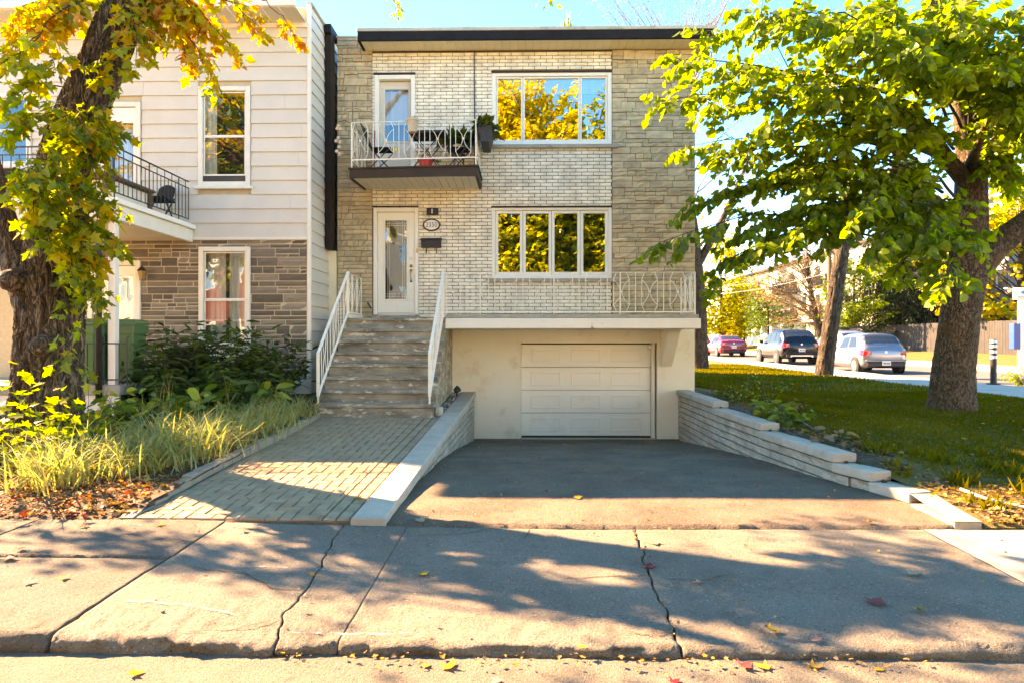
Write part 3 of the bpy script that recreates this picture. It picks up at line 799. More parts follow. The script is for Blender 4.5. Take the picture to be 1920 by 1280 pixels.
b = MB(); b.lathe([(.0,-.02),(.03,-.016),(.032,.0)], hx, HY+.055, 3.06, 14, axis='Y'); b.lathe([(.0,-.02),(.028,-.016),(.03,.0)], hx, HY+.055, 2.97, 14, axis='Y')
b.tube([(hx,HY+.05,2.97),(hx,HY-.01,2.93),(hx,HY-.015,2.84),(hx,HY+.05,2.76)], [.012,.011,.011,.012], 8); b.lathe([(.0,-.01),(.022,-.008),(.024,.0)], hx, HY+.055, 2.75, 12, axis='Y')
b.build('handle', M['brass'], dr, smooth=True)
hang('doorbell', M['brass'], (D1[1]-.05, D1[1]-.02, HY-.005, HY+.01, 3.32, 3.40), c=.003)
# balcony door
b = MB()
for q in frame_boxes(D2[0]+.005, D2[1]-.005, 4.76, D2[3]-.03, .09, HY+.0, HY+.14)[:3]: b.box(*q, c=.01)
df = b.build('door_frame', M['white_pvc'], house)
dx0, dx1, dz0, dz1 = D2[0]+.1, D2[1]-.1, 4.78, D2[3]-.13
gx0, gx1, gz0, gz1 = dx0+.1, dx1-.06, 5.58, dz1-.16
b = MB(); holed(b, dx0, dx1, dz0, dz1, HY+.12, HY+.16, [(gx0, gx1, gz0, gz1)])
for q in frame_boxes(gx0-.04, gx1+.04, gz0-.04, gz1+.04, .04, HY+.105, HY+.12): b.box(*q, c=.006)
dr = b.build('balcony_door', M['soffit_grey'], house)
b = MB(); b.add([(gx0,HY+.135,gz0),(gx1,HY+.135,gz0),(gx1,HY+.135,gz1),(gx0,HY+.135,gz1)], [(0,1,2,3)]); b.build('pane', M['glass_lite'], dr)
b = wavy(gx0-.02, gx1+.02, HY+.2, gz0+.35, gz1, .012); b.build('curtain', M['curtain'], dr)
b = MB(); b.lathe([(.0,-.01),(.05,-.006),(.055,.0)], (dx0+dx1)/2-.02, HY+.12, 5.42, 16, axis='Y'); b.build('door_ornament', M['brass'], dr)

# =================================================================== GARAGE STOREY
b = MB(); holed(b, -1.6, 3.38, -.6, 1.80, HY-.05, HY+.25, [GAR]); b.build('basement_wall', M['stucco'], house)
b = MB(); b.box(-3.7, -1.6, HY-.02, HY+.3, -.6, 1.9); b.build('basement_wall', M['stucco'], house)
gd = thing('garage_door', 'white four section garage door under the porch slab', 'garage door', (1.27, HY+.1, -.4))
gx0, gx1, gz0, gz1 = -.045, 2.535, -.335, 1.495
sh = (gz1-gz0)/4
for k in range(4):
    z0, z1 = gz0+k*sh+.004, gz0+(k+1)*sh-.004
    b = MB(); b.box(gx0, gx1, HY+.08, HY+.12, z0, z1, c=.008); sec = b.build('panel', M['white_door'], gd)
    pw = (gx1-gx0-.48)/3
    for i in range(3):
        x0 = gx0+.16+i*(pw+.1); p = MB(); a0, a1, c0, c1 = x0+.03, x0+pw-.06, z0+.085, z1-.085
        y = HY+.08
        ring = [(a0,c0),(a1,c0),(a1,c1),(a0,c1)]
        def ins(d): return [(a0+d,c0+d),(a1-d,c0+d),(a1-d,c1-d),(a0+d,c1-d)]
        lv = [(0,.001),(.012,-.005),(.024,-.005),(.05,.002),(.062,-.002)]
        V = []; F = []
        for d, dy in lv: V += [(q[0], y+dy-.002, q[1]) for q in ins(d)]
        for r in range(len(lv)-1):
            for e in range(4): F.append((r*4+e, r*4+(e+1)%4, (r+1)*4+(e+1)%4, (r+1)*4+e))
        F.append(tuple(range(len(lv)*4-4, len(lv)*4)))
        p.add(V, F); p.build('raised_panel', M['white_door'], sec)
b = MB(); b.box(gx0, gx1, HY+.075, HY+.12, gz0-.035, gz0-.002); b.build('bottom_seal', M['black_plastic'], gd)
b = MB(); b.box(-.074, -.046, HY+.02, HY+.2, -.5, 1.51, c=.004); b.box(2.54, 2.61, HY+.01, HY+.2, -.5, 1.51, c=.004); b.build('jamb', M['white_trim'], gd)
b = MB(); b.box(2.48, 2.58, HY+.03, HY+.07, 1.40, 1.47, c=.006); b.tube([(2.53,HY+.0,1.43),(2.53,HY+.07,1.43)], .02, 10); b.build('bracket', M['steel'], gd)
b = MB(); b.box(-.08, 2.64, HY-.12, HY+.25, -.62, -.365, c=.01); b.build('sill_slab', M['slabtop'], house)
# porch slab with its bracket
SX1, SY0 = 3.19, 12.15
porch = thing('porch_slab', 'concrete porch slab with peeling white edge above the garage', 'porch', (.9, 12.8, 1.9))
b = MB(); b.box(-1.42, SX1, SY0, HY-.012, 1.78, 1.965, c=.012); b.build('slab', M['stucco_peel'], porch)
b = MB(); b.box(-1.42, SX1-.03, SY0+.02, HY-.014, 1.967, 2.035, c=.01); b.build('slab_top', M['slabtop'], porch)
b = MB(); b.prism([(HY-.052, 1.778),(12.5,1.778),(12.62,1.70),(13.28,1.07),(HY-.052,1.07)], 2.70, 2.92, 'X'); b.build('bracket', M['stucco'], porch, fix=True)

# =================================================================== STEPS
steps = thing('front_steps', 'worn grey concrete front steps with flaking paint', 'steps', (-2.33, 10.4, .38))
NR = 8; rise = (1.975-.385)/NR; tread = (12.2-10.35)/(NR-1)
for k in range(NR):
    y0 = 10.35+k*tread; z1 = .385+rise*(k+1); y1 = y0+tread+.05 if k < NR-1 else HY-.013
    b = MB(); X0, X1 = -3.25+random.uniform(-.006,.006), -1.40 if k < NR-1 else -1.43
    def stepfn(u, v, y0=y0, y1=y1, z1=z1, k=k):
        x = X0+(X1-X0)*u; q = v*6
        ys, zs = [y0+.03, y0+.03, y0+.0, y0+.006, y0+.06, y1-.05, y1], [z1-rise-.03, z1-.062, z1-.05, z1, z1+.002, z1+.002, z1+.001]
        i = int(round(q)); y, z = ys[i], zs[i]
        if i in (2, 3): y += .02*max(0, nz((x, k*3.1, 2), 5)); z -= .014*max(0, nz((x, k*5.3, i+3), 6))
        return (x, y, z)
    b.grid(stepfn, 50, 6)
    n = 51; b.f.append(tuple(reversed([n*j for j in range(7)]))); b.mi.append(0); b.t.append(.5)
    b.f.append(tuple([n*j+50 for j in range(7)])); b.mi.append(0); b.t.append(.5)
    b.build('step', M['steps'], steps)
b = MB(); b.prism([(10.36,.2),(12.3,.2),(13.38,.2),(13.38,1.9),(12.3,1.9),(10.36+.28,.5),(10.36,.5)], -3.23, -1.42, 'X'); b.build('stair_core', M['steps'], steps, fix=True)
b = MB(); b.box(D1[0]-.0, D1[1]+.03, HY-.16, HY+.02, 1.978, 2.06, c=.01); b.build('door_step', M['slabtop'], steps)
hang('doormat', M['black_plastic'], (-2.7,-2.1,12.75,13.2,1.977,1.99), parent=steps)
# =================================================================== RAILINGS
def motif(b, O, ex, s, z0, z1, hw=.14, tw=.09, r=.0065, rose=True):
    """one wrought iron ornament centred at distance s along ex, between heights z0 and z1"""
    H = z1-z0; P = lambda a, z: O + ex*(s+a) + Vector((0,0,z))
    for g in (-1, 1):
        b.tube([P(g*tw, z1), P(g*hw, z1-H*.17), P(g*hw, z0+H*.15), P(g*tw, z0)], r, 6)
        pts = [P(g*(hw - (hw-.012)*math.sin(math.pi*t)**.85), z1-H*(.19+.64*t)) for t in np.linspace(0, 1, 11)]
        b.tube(pts, r*.85, 6)
    if rose:
        c = P(0, (z0+z1)/2); V = []
        q = Vector((0,0,1)); nrm = ex.cross(q)
        b.add([c + ex*(.022*math.cos(a)) + q*(.022*math.sin(a)) + nrm*d for d in (-.012, .012) for a in np.linspace(0, 2*math.pi, 10, endpoint=False)],
              [tuple(range(10)), tuple(range(19, 9, -1))] + [(i, i+10, (i+1)%10+10, (i+1)%10) for i in range(10)])
def railing(parent, A, B_, zb, zt, sp, first, m, feet=(), top=.022, bars=True, dz=0.0, names=('top_rail','bottom_rail','ornament','baluster')):
    """level railing from A to B_ (x,y); dz lowers the far end"""
    A_, E = Vector((*A, 0)), Vector((*B_, 0)); L = (E-A_).length; ex = (E-A_).normalized()
    sl = lambda s: dz*s/L
    b = MB(); b.bar((A_.x, A_.y, zt), (E.x, E.y, zt+dz), top, .012); b.build(names[0], m, parent)
    b = MB(); b.bar((A_.x, A_.y, zb), (E.x, E.y, zb+dz), top*.9, .022); b.build(names[1], m, parent)
    s = first
    while s < L-.08:
        if s > .08:
            b = MB(); motif(b, A_, ex, s, zb+.01+sl(s), zt-.004+sl(s)); b.build(names[2], m, parent, smooth=True)
        if bars and 0.06 < s+sp/2 < L-.04:
            b = MB(); p = A_+ex*(s+sp/2); b.tube([(p.x,p.y,zb+.01+sl(s)),(p.x,p.y,zt-.005+sl(s))], .007, 6); b.build(names[3], m, parent)
        s += sp
    for s in feet:
        p = A_+ex*s; b = MB(); b.box(p.x-.011,p.x+.011,p.y-.011,p.y+.011, feet_z(parent), zt-.006+sl(s)); b.build('post', m, parent)
_fz = {}
def feet_z(p): return _fz[p.name]
pr = thing('porch_railing', 'white wrought iron railing with round rosettes along the porch above the garage', 'railing', (.9, 12.25, 2.03)); _fz[pr.name] = 2.03
railing(pr, (-1.41,12.22), (3.11,12.22), 2.085, 2.80, .51, .12, M['white_iron'], (.0, .62, 1.96, 3.16, 4.51))
railing(pr, (3.11,12.24), (3.11,13.36), 2.085, 2.80, .38, .2, M['white_iron'], (1.1,))
pl = thing('landing_railing', 'short white iron railing beside the front door', 'railing', (-3.23, 12.8, 1.97)); _fz[pl.name] = 1.972
railing(pl, (-3.225,12.22), (-3.225,13.3), 2.085, 2.80, .36, .18, M['white_iron'], (.0, 1.06))
b = MB(); b.box(-3.25,-3.20,12.24,13.3,1.98,2.06,c=.006); b.build('kick_plate', M['white_trim'], pl)
def stair_rail(x, label, wide):
    t = thing('stair_railing', label, 'railing', (x, 10.4, .58))
    p0, p1 = Vector((x,10.40,1.37)), Vector((x,12.19,2.815)); q0, q1 = Vector((x,10.44,.74)), Vector((x,12.19,2.08))
    b = MB(); b.bar(p0, p1, wide, .014); b.build('top_rail', M['white_iron'], t)
    b = MB(); b.bar(q0-Vector((0,.02,.015)), q1, wide*.75, .026); b.build('bottom_rail', M['white_iron'], t)
    b = MB(); b.box(x-.022,x+.022,10.385,10.425,.70,1.375,c=.003); b.box(x-.013,x+.013,10.39,10.42,.575,.70); b.build('newel', M['white_iron'], t)
    b = MB(); b.box(x-.018,x+.018,12.19,12.225,1.98,2.82,c=.003); b.build('newel', M['white_iron'], t)
    n = 11
    for k in range(1, n):
        f = k/n; lo, hi = q0.lerp(q1, f), p0.lerp(p1, f)
        if k % 4 == 2:
            for g in (-1, 1):
                pts = [lo.lerp(hi, u)+Vector((0, g*(.02+.07*abs(math.cos(math.pi*u))), 0)) for u in np.linspace(.02, .98, 11)]
                b = MB(); b.tube(pts, .0075, 6); b.build('ornament', M['white_iron'], t, smooth=True)
        else:
            b = MB(); b.tube([lo, hi], .008, 6); b.build('baluster', M['white_iron'], t)
stair_rail(-3.20, 'white iron stair railing on the planted side of the steps', .045)
stair_rail(-1.46, 'white iron stair railing between the steps and the garage wall', .045)

# =================================================================== THE BALCONY
BX0, BX1, BY0 = -3.2, -.84, 12.28
bal = thing('balcony', 'small balcony with brown edge and white board underside above the front door', 'balcony', (-2, 12.8, 4.6))
tl = lambda x: -.045*(BX1-x)/(BX1-BX0)
b = MB()
def slopebox(b, x0, x1, y0, y1, z0, z1):
    V = [(x0,y0,z0+tl(x0)),(x1,y0,z0+tl(x1)),(x1,y1,z0),(x0,y1,z0),(x0,y0,z1+tl(x0)),(x1,y0,z1+tl(x1)),(x1,y1,z1),(x0,y1,z1)]
    b.add(V, [(3,2,1,0),(4,5,6,7),(0,1,5,4),(1,2,6,5),(2,3,7,6),(3,0,4,7)])
slopebox(b, BX0, BX1, BY0, BY0+.05, 4.575, 4.745); slopebox(b, BX0, BX0+.05, BY0+.05, HY-.012, 4.575, 4.745); slopebox(b, BX1-.05, BX1, BY0+.05, HY-.012, 4.575, 4.745)
b.build('fascia', M['brown_metal'], bal)
b = MB(); slopebox(b, BX0-.02, BX1+.02, BY0-.02, HY-.012, 4.748, 4.775); b.build('deck', M['brown_metal'], bal)
n = 16; wdt = (BX1-BX0-.1)/n
for k in range(n):
    b = MB(); slopebox(b, BX0+.05+k*wdt+.004, BX0+.05+(k+1)*wdt-.004, BY0+.052, HY-.013, 4.590, 4.602); b.build('soffit_board', M['soffit_grey'], bal)
br = thing('balcony_railing', 'rust flecked white iron railing round the small balcony', 'railing', (-2, 12.3, 4.77)); _fz[br.name] = 4.74
railing(br, (BX0+.03,BY0+.05), (BX1-.03,BY0+.05), 4.885, 5.575, .475, .16, M['white_iron'], (.0, 2.29), dz=.04)
railing(br, (BX1-.03,BY0+.08), (BX1-.03,HY-.02), 4.925, 5.615, .36, .2, M['white_iron'], (1.0,))
railing(br, (BX0+.03,BY0+.08), (BX0+.03,HY-.02), 4.885, 5.575, .36, .2, M['white_iron'], (1.0,))
FZ = 4.776
def folding_chair(loc, rz, label):
    t = thing('folding_chair', label, 'chair', loc, 'folding chairs on the balcony', rz)
    b = MB(); b.box(-.2,.2,-.19,.19,.425,.445,c=.006); b.build('seat', M['dark_fabric'], t, world=False)
    b = MB(); V = [(-.2-.02,-.19,.5),(-.2-.02,.19,.5),(-.36,.19,.9),(-.36,-.19,.9)]
    b.add(V+[(v[0]-.015,v[1],v[2]-.006) for v in V], [(0,1,2,3),(7,6,5,4),(0,4,5,1),(1,5,6,2),(2,6,7,3),(3,7,4,0)]); b.build('backrest', M['dark_fabric'], t, world=False)
    for s in (-1, 1):
        b = MB(); b.bar((.22,s*.2,0),(-.22,s*.2,.47),.022,.014); b.bar((-.22,s*.2,.47),(-.37,s*.2,.92),.022,.014); b.build('leg', M['black_iron'], t, world=False)
        b = MB(); b.bar((-.24,s*.18,0),(.2,s*.18,.44),.022,.014); b.build('leg', M['black_iron'], t, world=False)
    b = MB(); b.bar((-.2,-.18,.05),(-.2,.18,.05),.015); b.bar((.2,-.2,.04),(.2,.2,.04),.015); b.build('stretcher', M['black_iron'], t, world=False)
folding_chair((-2.72,12.85,FZ), 0, 'black folding chair in front of the balcony door, facing the little table')
folding_chair((-1.26,12.85,FZ), math.pi, 'black folding chair by the hanging planter, its back to the balcony corner')
t = thing('folding_table', 'black folding balcony table with crossed legs and mesh top', 'table', (-1.82,12.9,FZ))
b = MB(); b.box(-.33,.33,-.28,.28,.71,.735,c=.006); b.build('tabletop', M['dark_fabric'], t, world=False)
b = MB()
for q in frame_boxes(-.35,.35,-.30,.30,.03,.70,.74): b.box(q[0],q[1],q[4],q[5],q[2],q[3])
b.build('rim', M['black_iron'], t, world=False)
for s in (-1,1):
    for g in (-1,1):
        b = MB(); b.bar((g*.3,s*.26+.0*g,0),(-g*.28,s*.26+.02*g,.71),.022,.016); b.build('leg', M['black_iron'], t, world=False)
# =================================================================== small things on and by the balcony
def leaf_clump(n, r, h, size, narrow=.3, droop=.4, seed=0, stems=0.0):
    """stemmed leaves growing from the origin, for potted plants"""
    g = random.Random(seed); b = MB()
    for k in range(n):
        a = g.uniform(0, 6.283); el = g.uniform(.15, 1.35); L = r*g.uniform(.5, 1)
        base = Vector((g.uniform(-.3,.3)*r, g.uniform(-.3,.3)*r, 0)); d = Vector((math.cos(a)*math.cos(el), math.sin(a)*math.cos(el), math.sin(el)*h/r))
        s = Vector((-math.sin(a), math.cos(a), 0))*size*narrow; tip = base + d*L + Vector((0,0,-droop*L*math.cos(el)))
        mid = base + d*L*.55; b.add([base, mid-s, tip, mid+s], [(0,1,2),(0,2,3)], 0, g.random())
    return b
def potted(name, label, loc, pot, potmat, plant, pm, cat='plant pot'):
    t = thing(name, label, cat, loc)
    pot.build('pot', potmat, t, world=False)
    if plant: plant.build('plant', pm, t, world=False)
    return t
b = MB(); b.lathe([(.0,0),(.075,0),(.1,.2),(.112,.2),(.112,.25),(.098,.25),(.09,.22),(0,.22)], n=20)
p = leaf_clump(14,.1,.12,.07,.4,seed=3); p.v = [(v[0]+.03, v[1], v[2]+.23) for v in p.v]
potted('flower_pot', 'pale clay pot hooked on the balcony rail with a small sprout', (-2.03,12.235,5.36), b, M['terracotta'], p, M['leaf_hosta'])
b = MB(); b.lathe([(.0,0),(.11,0),(.14,.15),(.15,.15),(.15,.18),(.0,.17)], n=18); p = leaf_clump(10,.12,.1,.06,.5,seed=8); p.v = [(v[0]+.2, v[1], v[2]+.12) for v in p.v]
potted('flower_pot', 'shiny red bowl standing on the balcony floor under the table', (-1.83,12.55,FZ), b, M['pot_red'], p, M['leaf_hosta'])
def trough(x0, x1, y0, y1, z0, z1, tp=.06):
    b = MB(); V = [(x0+tp,y0,z0),(x1-tp,y0,z0),(x1-tp,y1,z0),(x0+tp,y1,z0),(x0,y0,z1-.1),(x1,y0,z1-.1),(x1,y1,z1-.1),(x0,y1,z1-.1),(x0+.01,y0,z1),(x1-.01,y0,z1),(x1-.01,y1,z1),(x0+.01,y1,z1)]
    b.add(V, [(3,2,1,0),(0,1,5,4),(1,2,6,5),(2,3,7,6),(3,0,4,7),(4,5,9,8),(5,6,10,9),(6,7,11,10),(7,4,8,11),(8,9,10,11)]); return b
p = MB()
for k in range(7):
    q = leaf_clump(34,.3,.34,.13,.34,.6,seed=20+k); p.add([(v[0], v[1]-.3+k*.1, v[2]+.31) for v in q.v], q.f); p.t[-len(q.f):] = q.t
potted('planter_box', 'dark hanging planter box with leafy plants outside the balcony rail', (-.72,12.75,5.23), trough(-.13,.13,-.38,.38,0,.33), M['pot_dark'], p, M['leaf_dark'], 'planter')
b = MB(); b.lathe([(.0,0),(.1,0),(.13,.26),(.0,.25)], n=16)
p = MB()
for k in range(6):
    q = leaf_clump(34,.34,.42,.13,.3,.7,seed=40+k); p.add([(v[0]-.15+k*.06, v[1], v[2]+.24) for v in q.v], q.f); p.t[-len(q.f):] = q.t
potted('flower_pot', 'white pot of arching green leaves raised behind the balcony rail', (-1.27,13.14,5.2), b, M['white_print'], p, M['leaf_dark'])
t = thing('plant_stand', 'thin black stand holding the white pot on the balcony', 'plant stand', (-1.27,13.14,FZ))
for a in range(4):
    b = MB(); c, s = math.cos(a*1.571+.78)*.11, math.sin(a*1.571+.78)*.11; b.tube([(c*1.3,s*1.3,0),(c,s,.42)],.008,6); b.build('leg', M['black_iron'], t, world=False)
b = MB(); b.lathe([(0,.41),(.13,.41),(.13,.423),(0,.423)], n=14); b.build('tray', M['black_iron'], t, world=False)
# shell wind chime on a rod
t = thing('wind_chime', 'shell wind chime hanging from a thin rod at the balcony corner', 'wind chime', (-3.42,12.35,5.0))
b = MB(); b.tube([(-3.18,12.33,5.56),(-3.30,12.34,5.62),(-3.42,12.35,5.60)], .006, 6); b.build('rod', M['black_iron'], t)
b = MB(); b.tube([(-3.42,12.35,5.60),(-3.42,12.35,5.05)], .002, 4); b.tube([(-3.45,12.35,5.5),(-3.45,12.35,4.9)], .002, 4); b.build('string', M['twig'], t)
for k,(dx,z) in enumerate(((0,5.52),(-.02,5.47),(.03,5.46),(0,5.3),(-.04,5.24),(.03,5.22),(.01,5.13),(-.03,5.05),(.02,5.0))):
    b = MB(); b.lathe([(0,-.035),(.03,-.02),(.036,.0),(.02,.03),(0,.04)], -3.42+dx, 12.35, z, 7); b.build('shell', M['shell'], t)
# curled iron plant hook on the corner
t = thing('plant_hook', 'thin curled iron hook rising above the balcony corner', 'hook', (-3.17,12.4,5.55))
b = MB(); b.tube([(-3.17,12.4,5.5),(-3.17,12.4,5.98)],.005,6)
for g in (-1,1): b.tube([(-3.17+g*.16*math.sin(a), 12.4, 5.78+.1*math.sin(a)+.0+.06*math.cos(2*a)) for a in np.linspace(0,2.6,14)], .004, 5)
b.build('hook', M['black_iron'], t)
t = thing('broom', 'broom with red handle leaning in the balcony corner', 'broom', (-2.93,13.2,FZ))
b = MB(); b.tube([(-2.93,13.15,FZ+.15),(-2.96,13.3,FZ+.95)],.011,8); b.build('handle', M['pot_red'], t)
b = MB(); V=[(-3.03,13.10,FZ),(-2.83,13.10,FZ),(-2.83,13.18,FZ),(-3.03,13.18,FZ),(-2.97,13.13,FZ+.17),(-2.89,13.13,FZ+.17),(-2.89,13.16,FZ+.17),(-2.97,13.16,FZ+.17)]
b.add(V,[(3,2,1,0),(4,5,6,7),(0,1,5,4),(1,2,6,5),(2,3,7,6),(3,0,4,7)]); b.build('bristles', M['dark_fabric'], t)
o = tag(MB().tube([(-.985,HY-.03,7.33),(-.985,HY-.018,6.9),(-.975,HY-.02,5.6),(-.975,HY-.02,4.8)], .011, 8).build('cable', M['black_plastic']), 'black cable running down the brick wall from the roof edge to the balcony', 'cable')
# lamp, number, mailbox by the front door
t = thing('wall_lamp', 'black wall lamp with a pale slit above the oval house number', 'lamp', (-1.82,HY,4.13))
b = MB()
pf = [(-.115,-.0),(-.115,-.045),(-.08,-.075),(0,-.088),(.08,-.075),(.115,-.045),(.115,0)]
b.prism([(q[0],q[1]) for q in pf], -.07, .07, 'Z'); b.v = [(v[0]-1.82, v[1]+HY-.003, v[2]+4.13) for v in b.v]; b.build('body', M['black_plastic'], t, fix=True)
b = MB(); b.box(-1.828,-1.812,HY-.096,HY-.088,4.085,4.175); b.build('slit', M['white_print'], t)
t = thing('house_number', 'oval black rimmed plaque reading 2350 beside the front door', 'house number', (-1.84,HY,3.87))
el = lambda a, b_, n=40: [(a*math.cos(q), b_*math.sin(q)) for q in np.linspace(0, 2*math.pi, n, endpoint=False)]
b = MB(); b.prism([(x-1.84, z+3.87) for x, z in el(.175,.125)], HY-.022, HY-.003, 'Y'); b.build('rim', M['black_plastic'], t, fix=True)
b = MB(); b.prism([(x-1.84, z+3.87) for x, z in el(.145,.097)], HY-.027, HY-.02, 'Y'); b.build('plate', M['white_print'], t, fix=True)
def text(body, x, y, z, size, m, parent, rz=0.0, sx=1.0, rx=R(90), name='numeral', off=.0):
    cu = bpy.data.curves.new(name, 'FONT'); cu.body = body; cu.size = size; cu.align_x = 'CENTER'; cu.align_y = 'CENTER'
    cu.extrude = .002; cu.offset = off
    tmp = bpy.data.objects.new(name, cu); COL.objects.link(tmp); dg = bpy.context.evaluated_depsgraph_get()
    me = bpy.data.meshes.new_from_object(tmp.evaluated_get(dg)); COL.objects.unlink(tmp); bpy.data.objects.remove(tmp)
    me.materials.clear(); me.materials.append(m); o = put(name, me, parent); o.matrix_basis = Matrix.Translation((x, y, z)) @ Matrix.Rotation(rz, 4, 'Z') @ Matrix.Rotation(rx, 4, 'X') @ Matrix.Diagonal((sx,1,1,1)); return o
for k, ch in enumerate('2350'): text(ch, -1.84-.0885+.059*k, HY-.0295, 3.868, .135, M['black_print'], t, sx=.82, off=-.0015)
t = thing('mailbox', 'black metal mailbox with two newspaper hooks on the brick wall', 'mailbox', (-1.84,HY,3.51))
b = MB(); b.box(-2.035,-1.645,HY-.11,HY-.003,3.41,3.56,c=.006); b.build('body', M['black_plastic'], t)
b = MB(); b.prism([(HY-.003,3.615),(HY-.125,3.585),(HY-.125,3.562),(HY-.003,3.562)], -2.045, -1.635, 'X'); b.box(-1.9,-1.78,HY-.13,HY-.122,3.565,3.585); b.build('lid', M['black_plastic'], t, fix=True)
for x in (-1.94,-1.735):
    b = MB(); b.tube([(x,HY-.03,3.41),(x,HY-.03,3.33),(x,HY-.045,3.30),(x,HY-.075,3.305),(x,HY-.08,3.33)],.009,6); b.build('hook', M['black_iron'], t)
o = thing('boot_scraper', 'black brush hung low beside the front door', 'brush', (-3.06,HY-.1,2.2))
b = MB(); b.bar((-3.1,HY-.12,2.32),(-3.03,HY-.1,2.2),.03); b.build('handle', M['black_plastic'], o)

# =================================================================== RETAINING WALLS
lw = thing('retaining_wall', 'low split block wall with pale sloping cap between walkway and driveway', 'wall', (-1.2,9.4,0))
capx = lambda y: interp(y, [5.3,13.4], [-1.10,-.945]); capz = lambda y: .15+(y-5.3)*.051
ys = [5.31,6.22,7.15,8.08,9.0,9.95,10.9,11.85,12.75,13.33]
for a, c in zip(ys, ys[1:]):
    b = MB(); y0, y1 = a+.003, c-.003
    def cp(y, side, up): return (capx(y) + (0 if side else -.275), y, capz(y)+(0 if up else -.085))
    V = [cp(y0,0,0),cp(y0,1,0),cp(y1,1,0),cp(y1,0,0)]
    e = .01
    T0 = [(capx(y0)-.275+e,y0+e*.4,capz(y0)),(capx(y0)-e,y0+e*.4,capz(y0)),(capx(y1)-e,y1-e*.4,capz(y1)),(capx(y1)-.275+e,y1-e*.4,capz(y1))]
    m_ = [cp(y0,0,1),cp(y0,1,1),cp(y1,1,1),cp(y1,0,1)]; m_ = [(p[0],p[1],p[2]-e) for p in m_]
    b.add(V+m_+T0, [(3,2,1,0)]+[(i,(i+1)%4,(i+1)%4+4,i+4) for i in range(4)]+[(i+4,(i+1)%4+4,(i+1)%4+8,i+8) for i in range(4)]+[(8,9,10,11)])
    b.build('cap_block', M['cap'], lw)
units = [stone_mb(.5, 60+k, 6, 2) for k in range(5)]
q = 0; z = -.5
while z < .5:
    y = 5.5 - (.2 if q % 2 else 0)
    while y < 13.33:
        y1 = min(y+.42, 13.34)
        tz = lambda yy: min(z+.084, capz(yy)-.089)
        if tz(y1) > z+.012 and z+.094 > drive_z(-1, (y+y1)/2)-.05 and y1-y > .06:
            u = random.choice(units); b = MB(); vs_ = []
            for v in u.v:
                yy = (y+y1)/2 + v[0]*(y1-y-.007); zz = z + (v[2]+.5)*.084
                xx = capx(yy) - .02 - (v[1]+.5)*.10 + random.uniform(0,.008)*(v[1] < 0)
                vs_.append((xx, yy, min(zz, capz(yy)-.089)))
            b.add(vs_, u.f); b.build('block', M['block'], lw)
        y += .427
    z += .1; q += 1
b = MB(); b.grid(lambda u, v: ((lambda y: (capx(y)-.1, y, -.6 + v*(capz(y)-.09+.6)))(5.4+7.95*u)), 12, 2); b.build('core', M['soil'], lw)
rw = thing('retaining_wall', 'curved split block wall stepping down along the lawn side of the driveway', 'wall', (3.1,9.6,0))
steps_y = [(.6,10.7),(.5,8.7),(.4,6.97),(.3,6.5),(.2,6.06)]          # top of each cap row and where it ends
q = 0
def tang(y): 
    d = Vector((wall_x(y+.1)-wall_x(y-.1), .2, 0)).normalized(); return math.atan2(d.x, d.y)
for k, (zt, yend) in enumerate(steps_y):
    ystart = 13.34 if k == 0 else steps_y[k-1][1]+.06
    y = ystart; first = True
    while y > yend + .02:                       # caps, laid from the house outwards
        y0 = max(yend, y-.62); 
        if y0-yend < .2: y0 = yend
        yc = (y+y0)/2; a = tang(yc); L = (y-y0)-.006
        b = MB(); b.box(-.015, .235, -L/2, L/2, zt-.098, zt, c=.01)
        b.v = [(v[0]*math.cos(a)+v[1]*math.sin(a)+wall_x(yc), -v[0]*math.sin(a)+v[1]*math.cos(a)+yc, v[2]) for v in b.v]
        b.build('cap_block', M['cap'], rw); y = y0
    if k < 5:
        b = MB(); yc = yend-.002; b.tube([(wall_x(yend)+.11, yend-.003, zt-.099+.004),(wall_x(yend)+.11, yend+.03, zt-.095)], .022, 10); b.build('groove', M['soil'], rw)
z = .4; row = 0
while z > -.5:
    zt = z+.1                                    # course between z and z+.1 ; exists where the wall is higher
    yend = [y for t_, y in steps_y if t_ > zt+.001]
    if zt > .501+.001: z -= .1; continue
    yE = [ye for t_, ye in steps_y if abs(t_-.1-zt) < .02]
    yE = yE[0] if yE else 5.98
    y = 13.34 + (.18 if row % 2 else 0)
    while y > yE+.03:
        y0 = max(yE, y-.42); ym = min(y, 13.34); yc = (ym+y0)/2
        if ym-y0 > .05 and z+.094 > drive_z(3.1, yc)-.06:
            a = tang(yc); L = ym-y0-.007; u = random.choice(units); b = MB(); vs_ = []
            for v in u.v:
                lx = .0 + (v[1]+.5)*.12 - random.uniform(0,.006)*(v[1] < 0); ly = v[0]*L
                vs_.append((lx*math.cos(a)+ly*math.sin(a)+wall_x(yc), -lx*math.sin(a)+ly*math.cos(a)+yc, z+(v[2]+.5)*.084))
            b.add(vs_, u.f); b.build('block', M['block'], rw)
        y = y0
    z -= .1; row += 1
b = MB(); b.grid(lambda u, v: ((lambda y: (wall_x(y)+.09, y, -.6+v*(interp(y,[6,6.06,6.5,6.97,8.7,10.7,13.4],[.04,.1,.2,.3,.4,.5,.5])-.02+.6)))(6.1+7.2*u)), 40, 2); b.build('core', M['soil'], rw)
b = MB(); b.grid(lambda u, v: (3.38+.06*v+.22*u, 5.345+.70*v, .138+.03*v+.03*v*v), 4, 6); b.box(3.39,3.60,5.347,5.95,-.1,.132); structure(b.build('kerb_strip', M['walk_new']))
